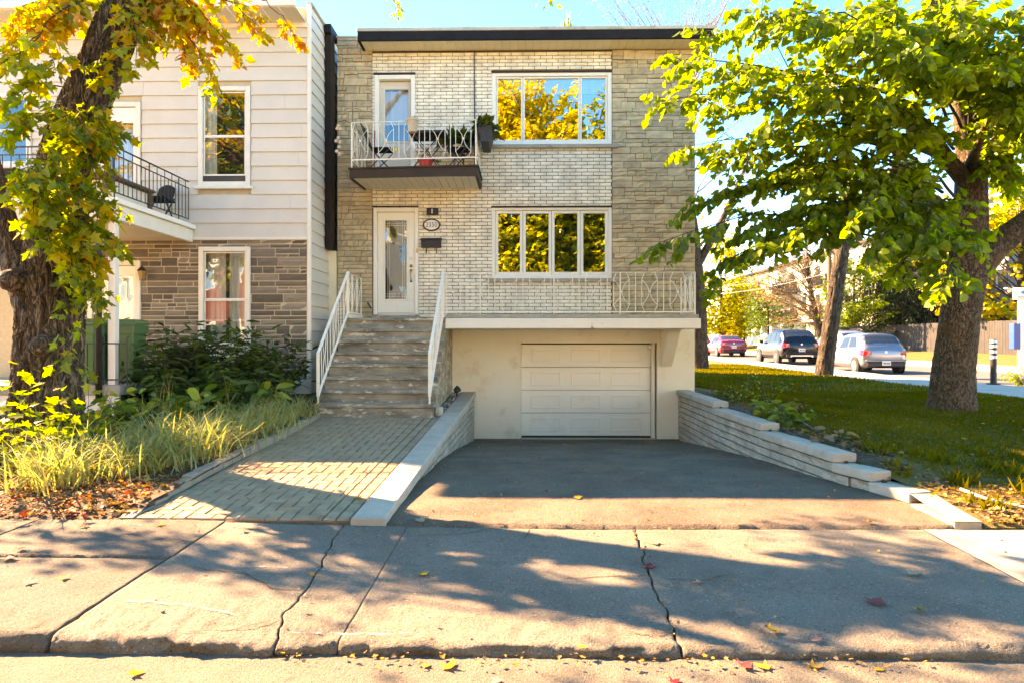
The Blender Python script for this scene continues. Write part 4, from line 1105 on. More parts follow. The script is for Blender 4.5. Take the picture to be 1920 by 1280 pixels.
# gravel pocket and little spotlight behind the cap
g = random.Random(4); b = MB()
for k in range(520):
    x, y = g.uniform(-1.39,-1.2), g.uniform(10.32,13.3); r = g.uniform(.012,.026); z = walk_z(y)+.0+g.uniform(-.01,.02)
    a = g.uniform(0,3.1); c, s = math.cos(a)*r, math.sin(a)*r
    b.add([(x+c,y+s,z),(x-s,y+c,z),(x-c,y-s,z),(x+s,y-c,z),(x,y,z+r*.8),(x,y,z-r)], [(0,1,4),(1,2,4),(2,3,4),(3,0,4),(1,0,5),(2,1,5),(3,2,5),(0,3,5)], 0, g.random())
o = b.build('gravel', mat('gravel_stones',(.22,.2,.17),(.3,.28,.25),9,.9,tint=.6)); o['kind'] = 'stuff'
b = MB(); b.box(-1.4,-1.2,10.3,13.34,.1,.36); b.v=[(v[0],v[1],v[2]+(walk_z(v[1])-.375 if v[2]>.3 else 0)) for v in b.v]; structure(b.build('gravel_bed', M['soil']))
t = thing('garden_spotlight', 'small black garden spotlight standing in the gravel behind the wall cap', 'spotlight', (-1.26,12.6,.5))
b = MB(); b.tube([(-1.26,12.6,.5),(-1.26,12.6,.62)],.012,8); b.build('stake', M['black_plastic'], t)
b = MB(); b.tube([(-1.29,12.58,.62),(-1.22,12.62,.68)],[.05,.065],12); b.build('head', M['black_plastic'], t)
t = tag(MB().lathe([(0,0),(.06,0),(.075,.08),(.06,.16),(0,.17)], -1.33, 10.5, .37, 9).build('boulder', M['cap']), 'small tan stone at the foot of the steps by the wall cap', 'stone')
# =================================================================== THE SIDED HOUSE
NY = 12.2; NX1 = -3.9; NX0 = -10.0
N_UW = (-5.95,-5.0,4.38,6.2); N_LW = (-5.94,-5.0,1.42,3.27); N_UD = (-7.75,-7.02,3.7,5.93); N_LD = (-8.0,-7.02,.92,3.03); N_LU = (-9.95,-9.05,4.75,6.1)
nh = thing('sided_house', 'two storey house in cream siding over grey brown stone with a wooden porch', 'house', (-7.2,12.2,.6))
HO = [N_UW, N_LW, N_UD, N_LD, N_LU]
b = MB(); holed(b, NX0, NX1-.03, .4, 7.66, NY+.035, NY+.5, HO); b.build('wall', M['pale_mortar'], nh)
b = MB(); b.box(NX0, NX1-.03, NY+.5, NY+11, -.4, 7.6); b.build('house_body', M['room'], nh)
b = MB(); b.box(NX0, NX1-.02, NY+.05, NY+11, 7.6, 7.66); b.build('roof', M['galv'], nh)
# siding boards on the front
z = 3.45
while z < 7.33:
    z1 = min(z+.26, 7.345); x = NX0 - random.uniform(0, 2)
    while x < NX1-.05:
        L = 3.66
        for s in cut(max(x, NX0), min(x+L, NX1-.05), z, z1, [(h[0]-.015, h[1]+.015, h[2]-.03, h[3]+.02) for h in HO]):
            bb = MB(); bb.prism([(NY+.03,z),(NY-.012,z),(NY-.012,z+.012),(NY+.012,z1-.001),(NY+.03,z1-.001)], s[0]+.0015, s[1]-.0015, 'X'); bb.build('siding_board', M['siding'], nh, fix=True)
        x += L
    z = z1
# side wall boards
z = .35; k = 0
while z < 7.6:
    z1 = z+.2315; bb = MB()
    bb.prism([(NX1-.03,z),(NX1+.012,z),(NX1+.012,z+.012),(NX1-.012,z1-.001),(NX1-.03,z1-.001)], NY+.05, NY+4.5, 'Y'); bb.build('siding_board', M['siding'], nh, fix=True); z = z1
hang('corner_post', M['white_trim'], (NX1-.05,NX1+.018,NY-.02,NY+.05,.55,7.70), parent=nh, c=.008)
hang('parapet_cap', M['galv'], (NX1-.06,NX1+.04,NY-.02,NY+6,7.70,7.745), parent=nh)
hang('downspout', M['gap_brown'], (-3.885,-3.755,13.06,13.3,3.35,7.7), parent=nh, c=.01)
hang('flashing', M['gap_brown'], (-3.88,-3.75,13.0,13.5,7.55,7.72), parent=nh)
# eave
b = MB(); b.box(NX0, NX1-.05, 11.55, 11.6, 7.355, 7.46); b.build('fascia', M['white_trim'], nh)
x = NX0
while x < NX1-.1:
    bb = MB(); bb.box(x, min(x+.298,NX1-.06), 11.602, NY-.013, 7.35, 7.362, c=.003)
    for q in range(3):
        for r in range(12): pass
    bb.build('soffit_board', M['soffit_grey'], nh); x += .302
hang('frieze', M['white_trim'], (NX0,NX1-.052,NY-.03,NY-.013,7.27,7.35), parent=nh)
hang('drip_edge', M['white_trim'], (NX0,NX1-.05,NY-.03,NY+.03,3.40,3.452), parent=nh)
b = MB(); holed(b, -10.5, NX1-.055, .85, 3.40, NY+.012, NY+.034, HO); b.build('stone_bed', M['pale_mortar'], nh)
# stone veneer
rs = random.Random(21)
sl_ = ashlar(-8.9, NX1-.06, .85, 3.40, [N_LW, N_LD, (-12,-6.02,.0,.9)], (.075,.10,.135,.165), (.22,.62), .016, rs, .45)
us = [stone_mb(.12, 90+k) for k in range(4)]
lay(sl_, 'stone', M['slate'], nh, NY-.005, .09, us, 290, .012, 'stone_courses', [.05,.2,.4,.6,.8,1.0])
hang('foundation', M['stucco_peel'], (-6.0,NX1-.02,NY-.03,NY+.03,.3,.85), parent=nh)
def sash_window(h, cols, lower_bar=None, apron=0.0):
    x0, x1, z0, z1 = h; b = MB()
    for q in frame_boxes(x0-.005, x1+.005, z0, z1+.005, .085, NY-.03, NY+.03): b.box(*q, c=.008)
    fr = b.build('window', M['white_trim'], nh)
    b = MB(); b.box(x0-.05, x1+.05, NY-.07, NY+.03, z0-.055, z0+.0, c=.006); b.build('sill', M['white_trim'], fr)
    zm = z0+.085 + (z1-z0-.17)*cols
    for (a, c_, yy) in ((z0+.085, zm+.0, NY+.005), (zm, z1-.085, NY+.012)):
        b = MB()
        for q in frame_boxes(x0+.088, x1-.088, a+.002, c_-.002, .022, yy, yy+.02): b.box(*q, c=.003)
        b.build('sash', M['white_pvc'], fr)
        b = MB(); t_ = random.uniform(-.006,.006); b.add([(x0+.1,yy+.012+t_,a+.01),(x1-.1,yy+.012-t_,a+.01),(x1-.1,yy+.012,c_-.01),(x0+.1,yy+.012,c_-.01)],[(0,1,2,3)]); b.build('pane', M['glass_lite'], fr)
    if lower_bar: 
        b = MB(); b.box(x0+.09,x1-.09,NY+.04,NY+.06,lower_bar-.018,lower_bar+.018,c=.004); b.build('inner_rail', M['white_pvc'], fr)
    return fr
f = sash_window(N_UW, .505, None)
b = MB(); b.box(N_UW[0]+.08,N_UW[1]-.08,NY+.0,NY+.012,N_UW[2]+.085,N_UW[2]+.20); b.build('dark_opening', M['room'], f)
hang('inner_rail', M['white_pvc'], (N_UW[0]+.088,N_UW[1]-.088,NY-.004,NY+.01,N_UW[2]+.195,N_UW[2]+.22), parent=f)
wavy(N_UW[0]+.1,N_UW[0]+.3,NY+.1,N_UW[2]+.2,N_UW[3]-.1,.012).build('curtain', M['curtain'], f)
f = sash_window(N_LW, .48, 1.93)
for a, c_ in ((.1,.44),(.5,.86)): wavy(N_LW[0]+a,N_LW[0]+c_,NY+.13,N_LW[2]+.05,N_LW[3]-.05,.016,50,60).build('curtain', M['curtain'], f)
hang('apron', M['white_trim'], (N_LW[0]-.02,N_LW[1]+.02,NY-.035,NY+.02,N_LW[2]-.25,N_LW[2]-.057), parent=f, c=.006)
def door(h, gl, name, m=M['white_trim']):
    x0, x1, z0, z1 = h; b = MB()
    for q in frame_boxes(x0, x1, z0, z1, .09, NY-.03, NY+.03)[:3]: b.box(*q, c=.008)
    fr = b.build('door_frame', m, nh)
    b = MB(); holed(b, x0+.092, x1-.092, z0+.01, z1-.1, NY+.0, NY+.03, [gl]); d = b.build(name, M['white_door'], nh)
    b = MB(); b.add([(gl[0],NY+.015,gl[2]),(gl[1],NY+.015,gl[2]),(gl[1],NY+.012,gl[3]),(gl[0],NY+.012,gl[3])],[(0,1,2,3)]); b.build('pane', M['glass_lite'], d)
    b = MB(); b.box(x0+.12,x0+.15,NY-.03,NY,z0+.95,z0+1.12,c=.004); b.build('handle', M['black_iron'], d)
    wavy(gl[0],gl[1],NY+.1,gl[2],gl[3],.008).build('curtain', M['curtain'], d)
door(N_LD, (-7.72,-7.16,1.1,2.75), 'door')
door(N_UD, (-7.6,-7.16,4.3,5.55), 'door')
f = sash_window(N_LU, .5)
t = thing('wall_lantern', 'small black lantern with amber glass on the stone wall by the porch door', 'lantern', (-6.98,NY,2.8))
b = MB(); b.tube([(-6.92,NY-.0,2.78),(-6.92,NY-.12,2.8),(-6.92,NY-.14,2.9)],.012,6); b.lathe([(0,.13),(.02,.1),(.09,.03),(.085,.02),(0,.02)],-6.92,NY-.14,2.8,6); b.build('bracket', M['black_iron'], t)
b = MB(); b.lathe([(0,-.13),(.05,-.13),(.075,.02),(0,.02)],-6.92,NY-.14,2.8,6); b.build('shade', mat('amber_glass',(.30,.17,.05),(.36,.2,.06),8,.3), t)
t = thing('house_number', 'small dark plaque reading 98 half hidden by the maple trunk', 'house number', (-8.1,NY,2.58))
b = MB(); b.box(-8.28,-8.0,NY-.03,NY-.005,2.5,2.68,c=.005); b.build('plate', M['black_plastic'], t)
for k, ch in enumerate('98'):
    b = MB(); b.box(-8.19+.085*k,-8.115+.085*k,NY-.036,NY-.0305,2.52,2.66); b.build('tile', M['white_print'], t)
    text(ch, -8.1525+.085*k, NY-.040, 2.59, .125, M['black_print'], t, sx=.8)
# porch floor, balcony, posts
bp = thing('porch', 'white porch with a balcony on top, front of the sided house', 'porch', (-8.3,11,.9))
b = MB(); b.box(NX0,-6.02,9.92,NY-.03,.75,.9,c=.01); b.build('floor', M['slabtop'], bp)
b = MB(); b.box(NX0,-6.06,9.95,10.0,.2,.748); b.build('skirt', M['white_trim'], bp)
SZ0, SZ1 = 3.47, 3.60
def rim(b, z0, z1, o=0.0):
    b.box(NX0,-6.05+o,9.88-o,9.95,z0,z1,c=.004); b.box(-6.12,-6.05+o,9.951,NY-.014,z0,z1,c=.004)
b = MB(); rim(b, 3.36, 3.585); b.build('fascia', M['white_trim'], bp)
b = MB(); rim(b, 3.59, 3.67, .06); b.build('gutter', M['white_pvc'], bp)
y = 9.955; 
while y < NY-.1:
    bb = MB(); bb.box(NX0,-6.125,y,min(y+.2,NY-.03),3.40,3.412,c=.003); bb.build('soffit_board', M['soffit_grey'], bp); y += .204
b = MB(); b.box(NX0,-6.07,9.96,NY-.014,3.60,3.675); b.build('deck', M['slabtop'], bp)
for (x, y) in ((-6.18,10.02),(-9.3,10.02)):
    bb = MB(); bb.box(x-.055,x+.055,y-.055,y+.055,.902,3.355,c=.006); bb.build('post', M['white_trim'], bp)
o = tag(MB().tube([(-6.33,9.9,.65),(-6.33,9.9,3.3),(-6.33,9.98,3.45)], .045, 12).build('downpipe', M['black_plastic'], smooth=True), 'black downpipe beside the white porch post', 'downpipe')
nr = thing('porch_balcony_railing', 'plain black iron railing with thin bars on the neighbouring balcony', 'railing', (-8,10,3.68))
def plain_rail(A, B_, z0, ztop, sp):
    A_, E = Vector((*A,0)), Vector((*B_,0)); L = (E-A_).length; ex = (E-A_).normalized()
    for z, w_ in ((ztop,.03),(ztop-.12,.018),(z0+.1,.022)):
        b = MB(); b.bar(A_+Vector((0,0,z)), E+Vector((0,0,z)), w_, .014); b.build('rail', M['black_iron'], nr)
    n = int(L/sp)
    for k in range(n+1):
        p = A_+ex*(L*k/n); post = k % 8 == 0
        b = MB(); b.tube([(p.x,p.y,z0 if post else z0+.1),(p.x,p.y,ztop if k % 2 == 0 else ztop-.12)], .011 if post else .0075, 6); b.build('baluster', M['black_iron'], nr)
plain_rail((-6.12,9.94), (-6.12,NY-.03), 3.68, 4.46, .115)
plain_rail((NX0,9.94), (-6.14,9.94), 3.68, 4.46, .125)
# things on the neighbouring balcony
t = thing('wooden_table', 'long brown wooden table on the neighbouring balcony', 'table', (-6.9,10.9,3.68))
b = MB(); b.box(-7.25,-6.4,10.2,11.6,4.12,4.16,c=.006); b.build('tabletop', M['wood'], t)
for x in (-7.18,-6.47):
    for y in (10.28,11.52):
        b = MB(); b.box(x-.03,x+.03,y-.03,y+.03,3.68,4.12); b.build('leg', M['wood'], t)
b = MB(); b.box(-6.95,-6.5,10.5,11.5,3.8,4.1,c=.01); b.build('shelf_box', M['white_trim'], t)
t = thing('camp_chair', 'dark folding chair with a mesh back on the neighbouring balcony', 'chair', (-6.42,11.75,3.68))
b = MB(); V = [(-6.62,11.6,4.08),(-6.25,11.6,4.08),(-6.25,11.95,4.05),(-6.62,11.95,4.05)]; b.add(V+[(v[0],v[1],v[2]-.03) for v in V],[(0,1,2,3),(7,6,5,4),(0,4,5,1),(1,5,6,2),(2,6,7,3),(3,7,4,0)]); b.build('seat', M['dark_fabric'], t)
b = MB(); b.grid(lambda u,v: (-6.60+.30*u, 11.93+.12*v+.02*math.sin(3*u), 4.08+.30*v*(1-.25*(2*u-1)**2)), 6, 4); b.grid(lambda u,v: (-6.60+.30*u, 11.95+.12*v+.02*math.sin(3*u), 4.08+.30*v*(1-.25*(2*u-1)**2)), 6, 4, flip=True); b.build('backrest', M['dark_fabric'], t)
for x in (-6.6,-6.27):
    b = MB(); b.bar((x,11.58,3.68),(x,11.95,4.1),.02); b.bar((x,11.95,3.68),(x,11.58,4.1),.02); b.build('leg', M['black_iron'], t)
t = tag(MB().box(-9.6,-8.6,11.2,11.9,3.68,4.5,c=.03).build('storage_box', M['dark_fabric']), 'black covered box on the far end of the neighbouring balcony', 'box')
# bins on the porch
def loft(b, secs):
    """secs: list of (z, x0, x1, y0, y1)"""
    V = []
    for z, x0, x1, y0, y1 in secs:
        c = .04; V += [(x0+c,y0,z),(x1-c,y0,z),(x1,y0+c,z),(x1,y1-c,z),(x1-c,y1,z),(x0+c,y1,z),(x0,y1-c,z),(x0,y0+c,z)]
    F = [tuple(range(7,-1,-1))]
    for i in range(len(secs)-1): F += [(i*8+k,i*8+(k+1)%8,(i+1)*8+(k+1)%8,(i+1)*8+k) for k in range(8)]
    F.append(tuple((len(secs)-1)*8+k for k in range(8))); return b.add(V, F)
def wheelie(x, y, label, m, ml, logo):
    t = thing('recycling_bin' if logo else 'waste_bin', label, 'bin', (x, y, .9))
    b = MB(); loft(b, [(.06,-.23,.23,-.25,.25),(.72,-.28,.28,-.32,.32),(.76,-.28,.28,-.32,.32),(.765,-.31,.31,-.35,.35),(.9,-.32,.32,-.36,.36)]); b.build('body', m, t, world=False)
    b = MB(); loft(b, [(.905,-.335,.335,-.39,.38),(.935,-.335,.335,-.39,.38),(.985,-.29,.29,-.33,.33),(1.0,-.2,.2,-.25,.25)]); b.build('lid', ml, t, world=False)
    b = MB(); b.tube([(-.25,.37,.93),(-.25,.43,.95),(.25,.43,.95),(.25,.37,.93)],.015,8); b.build('handle', ml, t, world=False)
    for s in (-1,1):
        b = MB(); b.lathe([(0,-.03),(.09,-.03),(.1,-.015),(.1,.015),(.09,.03),(0,.03)], s*.27,.28,.1,14,axis='X'); b.build('wheel', M['black_plastic'], t, world=False)
    if logo:
        lg = put('recycling_mark', MB().mesh('recycling_mark', M['white_print']), t, False)
        b = MB()
        for k in range(3):
            a = k*2*math.pi/3
            def W(px, pz, a=a): return (px*math.cos(a)-pz*math.sin(a), -.352, .815+px*math.sin(a)+pz*math.cos(a))
            b.add([W(-.052,.035),(W(-.02,.075)),(W(.018,.075)),(W(.0,.046)),(W(-.012,.046)),(W(-.030,.018))],[(0,1,2,3,4,5)])
            b.add([W(.01,.088),(W(.05,.058)),(W(.0,.028))],[(0,1,2)])
        b.v = [(v[0],v[1]-.012,v[2]) for v in b.v]
        lg.data = b.mesh('recycling_mark', M['white_print'])
    return t
t = wheelie(-6.80,10.45,'green recycling bin with a white recycling mark behind the porch fence', M['green_bin'], M['green_lid'], True)
t.scale = (.84,.84,1.0)
t = wheelie(-6.05-.02+.0,10.75,'dark green bin without a mark to the right of the white porch post', M['green_lid'], M['green_lid'], False)
t.location = (-6.33,10.6,.9); t.scale = (.78,.6,1.0)
t = thing('waste_bin', 'low black bin at the right end of the porch under the stone wall', 'bin', (-5.75,11.4,.75))
b = MB(); loft(b,[(0,-.22,.22,-.22,.22),(.62,-.26,.26,-.26,.26)]); b.build('body', M['black_plastic'], t, world=False)
b = MB(); loft(b,[(.625,-.28,.28,-.28,.28),(.67,-.28,.28,-.28,.28),(.7,-.22,.22,-.22,.22)]); b.build('lid', M['black_plastic'], t, world=False)
pf_ = thing('porch_fence', 'low black iron fence in front of the bins', 'fence', (-6.5,9.95,.9))
for a, c_ in (((-7.4,9.98),(-5.95,9.98)),((-5.9,10.9),(-5.35,10.9))):
    zb = .9 if a[1] < 10 else .7
    for z in (zb+.08,zb+.62):
        b = MB(); b.bar((*a,z),(*c_,z),.035,.02); b.build('rail', M['black_iron'], pf_)
    n = int((c_[0]-a[0])/.12)
    for k in range(n+1):
        x = a[0]+(c_[0]-a[0])*k/n; b = MB(); b.tube([(x,a[1],zb),(x,a[1],zb+(.72 if k % 3 == 0 else .62))],.011,6); b.build('bar', M['black_iron'], pf_)
# =================================================================== LEAVES AND TREES
def halves(out, fold=.18, droop=.10, wave=.0):
    R_ = [(x, y, fold*x - droop*y*y) for x, y in out]; L_ = [(-x, y, z) for x, y, z in R_]
    k = len(out); return np.array(R_+L_), np.array([list(range(k)), list(range(2*k-1, k-1, -1))])
SH = {'linden': halves([(0,.04),(.22,-.06),(.47,.16),(.45,.48),(.22,.80),(0,1.02)]),
      'maple': halves([(0,0),(.36,-.04),(.24,.17),(.58,.45),(.25,.48),(.20,.72),(0,1.0)], .12, .12),
      'lance': halves([(0,0),(.14,.25),(.15,.5),(.07,.8),(0,1)], .3, .25),
      'oval': halves([(0,0),(.26,.2),(.32,.5),(.18,.82),(0,1)], .25, .2),
      'tiny': (np.array([(-.3,.4,0),(0,0,0),(.3,.4,0),(0,1,-.1)]), np.array([[0,1,2,3]])),
      'sprig': (np.array([(-.5,.35,0),(0,0,.05),(.5,.35,0),(0,1,-.1),(-.4,.8,-.1),(.4,.8,-.1)]), np.array([[0,1,3,4],[1,2,5,3]]))}
def leaf_frames(P, D, N):
    D = D/np.maximum(np.linalg.norm(D, axis=1, keepdims=True), 1e-6)
    X = np.cross(D, N); X /= np.maximum(np.linalg.norm(X, axis=1, keepdims=True), 1e-6)
    return X, D, np.cross(X, D)
def leaf_mesh(name, P, D, N, S, T, shape, m):
    v, f = SH[shape]; X, Y, Z = leaf_frames(P, D, N); k = len(v); n = len(P); curl = np.random.default_rng(n).uniform(-.4, 2.2, n)
    wid = np.random.default_rng(n+1).uniform(.8, 1.12, n)
    V = P[:,None,:] + S[:,None,None]*(wid[:,None,None]*v[None,:,0:1]*X[:,None,:] + v[None,:,1:2]*Y[:,None,:] + curl[:,None,None]*v[None,:,2:3]*Z[:,None,:])
    F = (np.arange(n)[:,None,None]*k + f[None]).reshape(-1, f.shape[1])
    return np_mesh(name, V.reshape(-1,3), F, m, np.repeat(T, len(f)))
class Tree:
    def __init__(s, name, label, loc, group=None, seed=1, cat='tree'):
        s.t = thing(name, label, cat, loc, group); s.trunk = MB(); s.tw = MB(); s.g = random.Random(seed); s.n = np.random.default_rng(seed)
        s.P, s.D, s.N, s.S, s.T = [], [], [], [], []
    def stem(s, pts, rad, n=40, seg=.12, ridge=.06, flare=0, fz=10, lob=0):
        pts = [Vector(p) for p in pts]; L = [0]
        for a, b in zip(pts, pts[1:]): L.append(L[-1]+(b-a).length)
        m = max(3, int(L[-1]/seg)); P, Rr = [], []
        for i in range(m+1):
            d = L[-1]*i/m
            p = Vector([np.interp(d, L, [q[k] for q in pts]) for k in range(3)]); P.append(p); Rr.append(float(np.interp(d, L, rad)))
        for _ in range(6):                                     # ease the bends
            P = [P[0]] + [(P[i-1]+P[i]*2+P[i+1])/4 for i in range(1, m)] + [P[m]]
            Rr = [Rr[0]] + [(Rr[i-1]+Rr[i]*2+Rr[i+1])/4 for i in range(1, m)] + [Rr[m]]
        def disp(i, a, p):
            r = Rr[i]; q = Vector((math.cos(a)*r*fz*1.0, math.sin(a)*r*fz*1.0, p.z*fz*.22))
            v = noise.noise(q); rid = 1-abs(v)*2.2
            w_ = noise.noise(Vector((math.cos(a)*2, math.sin(a)*2, p.z*1.3))) *.05
            h = i/m*L[-1]; fl = 1 + flare*math.exp(-h/.28)*(1+lob*math.sin(4*a+.7)) if flare else 1
            return fl*(1 + w_ + ridge*(rid-.5))
        s.trunk.tube(P, Rr, n, disp=disp); return P
    def leaves(s, p, d, nrm, size, tint): s.P.append(p); s.D.append(d); s.N.append(nrm); s.S.append(size); s.T.append(tint)
    def twig(s, p0, d, L, r, nl, size, tint, droop=.25, upn=.8):
        g = s.g; pts = [p0]; d = d.normalized(); seg = 4
        for i in range(seg):
            d = (d + Vector((g.gauss(0,.13), g.gauss(0,.13), g.gauss(0,.1)-droop/seg))).normalized(); pts.append(pts[-1]+d*(L/seg))
        s.tw.tube(pts, [r*(1-.75*i/seg) for i in range(seg+1)], 4, cap=False)
        for k in range(nl):
            t = (k+1)/nl*seg*.999 if nl > 1 else seg*.9; t = max(.15, t+g.uniform(-.3,0)); i = min(int(t), seg-1); p = pts[i].lerp(pts[i+1], t-i)
            ax = (pts[i+1]-pts[i]).normalized(); side = ax.cross(Vector((0,0,1))); side = side.normalized() if side.length > .05 else Vector((1,0,0))
            sg = 1 if k % 2 else -1
            dd = ax*g.uniform(.2,.8) + side*sg*g.uniform(.4,1) + Vector((0,0,g.uniform(-.75,.0)))
            nn = Vector((g.gauss(0,.7), g.gauss(0,.7), upn+g.uniform(-.2,.3)))
            pet = dd.normalized()*size*g.uniform(.15,.5); s.leaves(p+pet, dd, nn, size*g.uniform(.6,1.15), tint(p+pet) if callable(tint) else tint)
        return pts
    def spray(s, p0, p1, arch=.3, r0=.03, ntw=16, tl=.8, nl=11, size=.12, frm=.3, tint=.5, droop=.3):
        g = s.g; p0, p1 = Vector(p0), Vector(p1); n = 9; pts = []; D = p1-p0
        off = Vector((g.uniform(-1,1), g.uniform(-1,1), g.uniform(-.3,.3)))*D.length*.05
        for i in range(n+1):
            t = i/n; p = p0.lerp(p1, t) + Vector((0,0,arch*4*t*(1-t))) + off*math.sin(math.pi*t) + Vector((g.gauss(0,.02),g.gauss(0,.02),g.gauss(0,.02)))*min(1,D.length)
            pts.append(p)
        s.tw.tube(pts, [max(.004, r0*(1-.85*i/n)) for i in range(n+1)], 6, cap=False)
        side = D.cross(Vector((0,0,1))); side = side.normalized() if side.length > 1e-3 else Vector((1,0,0))
        for k in range(ntw):
            t = frm + (1-frm)*(k+.5)/ntw; q = t*n; i = min(int(q), n-1); p = pts[i].lerp(pts[i+1], q-i)
            ax = (pts[i+1]-pts[i]).normalized(); sg = 1 if k % 2 else -1
            d = ax*g.uniform(.5,1.2) + side*sg*g.uniform(.3,1.1) + Vector((0,0,g.uniform(-.8,.55)))
            s.twig(p, d, tl*g.uniform(.5,1.15)*(1.15-.5*t), .006, nl, size, tint, droop)
        s.twig(pts[-1], pts[-1]-pts[-2], tl*.6, .005, nl, size, tint, droop)
    def finish(s, bark_m, twig_m, leaf_m, shape, parts=0, crown='crown'):
        if s.trunk.v: s.trunk.build('trunk', bark_m, s.t, smooth=True)
        if s.tw.v:
            o = s.tw.build('branches', twig_m, s.t, smooth=True); o['kind'] = 'stuff'
        if not s.P: return s.t
        P, D, N = (np.array([tuple(a) for a in q]) for q in (s.P, s.D, s.N)); S = np.array(s.S); T = np.clip(np.array(s.T), 0, 1)
        pick = np.zeros(len(P), bool)
        if parts:
            px, py, d = project(P); inside = (px > 0) & (px < 1920) & (py > 0) & (py < 1280) & (d > .5)
            sc = np.where(inside, S/np.maximum(d,.5), 0); pick[np.argsort(-sc)[:parts]] = True; pick &= inside
        b = Vector(s.t.location)
        me = leaf_mesh(crown, P[~pick]-np.array(b), D[~pick], N[~pick], S[~pick], T[~pick], shape, leaf_m)
        cr = put(crown, me, s.t, False); cr['kind'] = 'stuff'
        if pick.any():
            v, f = SH[shape]; K = 12; ms = []
            for k in range(K):
                ms.append(np_mesh('leaf', v, f, leaf_m, np.full(len(f), (k+.5)/K)))
            X, Y, Z = leaf_frames(P[pick], D[pick], N[pick])
            for p, x, y, z, sz, t in zip(P[pick], X, Y, Z, S[pick], T[pick]):
                o = put('leaf', ms[min(K-1, int(t*K))], cr, False)
                o.matrix_basis = Matrix(((x[0]*sz,y[0]*sz,z[0]*sz,p[0]-b.x),(x[1]*sz,y[1]*sz,z[1]*sz,p[1]-b.y),(x[2]*sz,y[2]*sz,z[2]*sz,p[2]-b.z),(0,0,0,1)))
        return s.t

# ---- the old maple in front of the sided house
mp = Tree('maple_tree', 'old leaning maple with green to orange leaves sprouting along its furrowed trunk', (-5.75, 8, .35), seed=3)
TR = [(-5.78,8,.2),(-5.74,8,.9),(-5.70,8,1.8),(-5.64,8,2.76),(-5.52,8.0,3.71),(-5.31,8.0,4.34),(-5.05,8.02,4.98),(-4.83,8.05,5.6),(-4.5,8.3,7.2),(-4.2,8.7,9.2)]
mp.stem(TR, [.40,.355,.33,.30,.275,.25,.235,.225,.17,.10], 150, .03, .17, .16, 17, .2)
mp.stem([(-5.8,8,1.9),(-6.12,7.95,2.6),(-6.30,7.9,3.3),(-6.6,7.9,4.6),(-7.0,8,6.4)], [.26,.16,.135,.12,.07], 56, .05, .12, 0, 13)
mp.stem([(-4.6,8.2,6.6),(-3.8,9.0,7.8),(-2.6,9.6,8.4),(-1.0,10.0,8.6)], [.13,.09,.06,.03], 20, .15, .06)
mp.stem([(-4.35,8.5,8.0),(-4.3,9.8,9.5),(-3.6,11.2,10.6)], [.12,.08,.04], 16, .15, .06)
for p in ((-5.55,7.68,1.5),(-5.9,7.65,2.25)):                   # burls on the trunk
    mp.trunk.lathe([(0,-.14),(.1,-.1),(.16,0),(.1,.1),(0,.14)], *p, 14)
def mtint(p):
    g = mp.g.random(); base = .2 + .42*g*g
    if p.z > 4.35: base += .22*min(1,(p.z-4.35)/.5)
    if p.z > 4.7 and p.x > -4.3: base += .12
    if p.x < -5.2 and p.z > 4.8: base += .12
    if p.x > -4.95 and 2.2 < p.z < 4.2 and g > .45: base += .16
    return min(1, base + .12*(g-.5))
def trunk_at(z, path=TR):
    zs = [q[2] for q in path]; return Vector([float(np.interp(z, zs, [q[k] for q in path])) for k in range(3)])
TOP = [(-5.74,7.5,5.23),(-5.42,7.6,5.09),(-5.44,7,4.53),(-5.27,7.8,5.46),(-4.43,8,5.27),(-4.05,8,5.01),(-3.62,8.2,5.19),(-3.33,8.3,5.53),(-3.69,8,4.69),(-4.37,7.5,4.86),(-4.1,8,5.5),(-5.7,7.4,4.8),(-4.67,7.6,4.54),(-3.9,8.1,5.35)]
for q in TOP:
    o = Vector((-4.75,8.15,6.1)) if q[0] > -5 else Vector((-5.1,8,5.9))
    mp.spray(o, q, .12, .018, 12, .5, 8, .13, .35, mtint, .35)
mp.spray((-3.4,8.3,5.9), (-2.92,8.5,5.42), .05, .008, 5, .22, 6, .11, .6, lambda p: .72+.25*mp.g.random(), .3)
mp.spray((-2.6,9.6,8.0), (-1.72,9,6.05), .05, .01, 5, .3, 5, .11, .6, lambda p: .3+.4*mp.g.random(), .3)
mp.spray((-.4,10.2,7.9), (.30,9.5,6.42), .1, .01, 7, .4, 2, .09, .4, lambda p: .4+.3*mp.g.random(), .1)
TRK = [(-5.56,7.3,3.9),(-5.11,7.3,3.6),(-4.94,7.4,3.93),(-4.74,7.6,3.93),(-5.34,7.2,3.0),(-5.04,7.2,3.34),(-4.79,7.4,3.45),(-4.8,7.5,3.78),(-4.85,7.4,2.8),(-4.73,7.5,2.75),(-5.2,7.3,2.72),(-5.03,7.4,2.38),(-4.92,7.6,2.46),(-5.3,7.0,3.29),(-5.54,7.2,4.21),(-5.13,7.2,3.05),(-4.87,7.3,3.13),(-4.8,7.6,3.07),(-5.05,7.3,4.01),(-5.28,7.2,4.5),(-5.0,7.3,1.75),(-4.9,7.4,1.3),(-4.85,7.5,2.1)]
for q in TRK:
    z = q[2] + mp.g.uniform(.1,.5); c = trunk_at(z); d = Vector(q)-c; d.z = 0; o = c + d.normalized()*.24
    mp.spray(o, q, .1, .009, 8 if q[2] > 2 else 3, .42, 7 if q[2] > 2 else 4, .135, .3, mtint, .45)
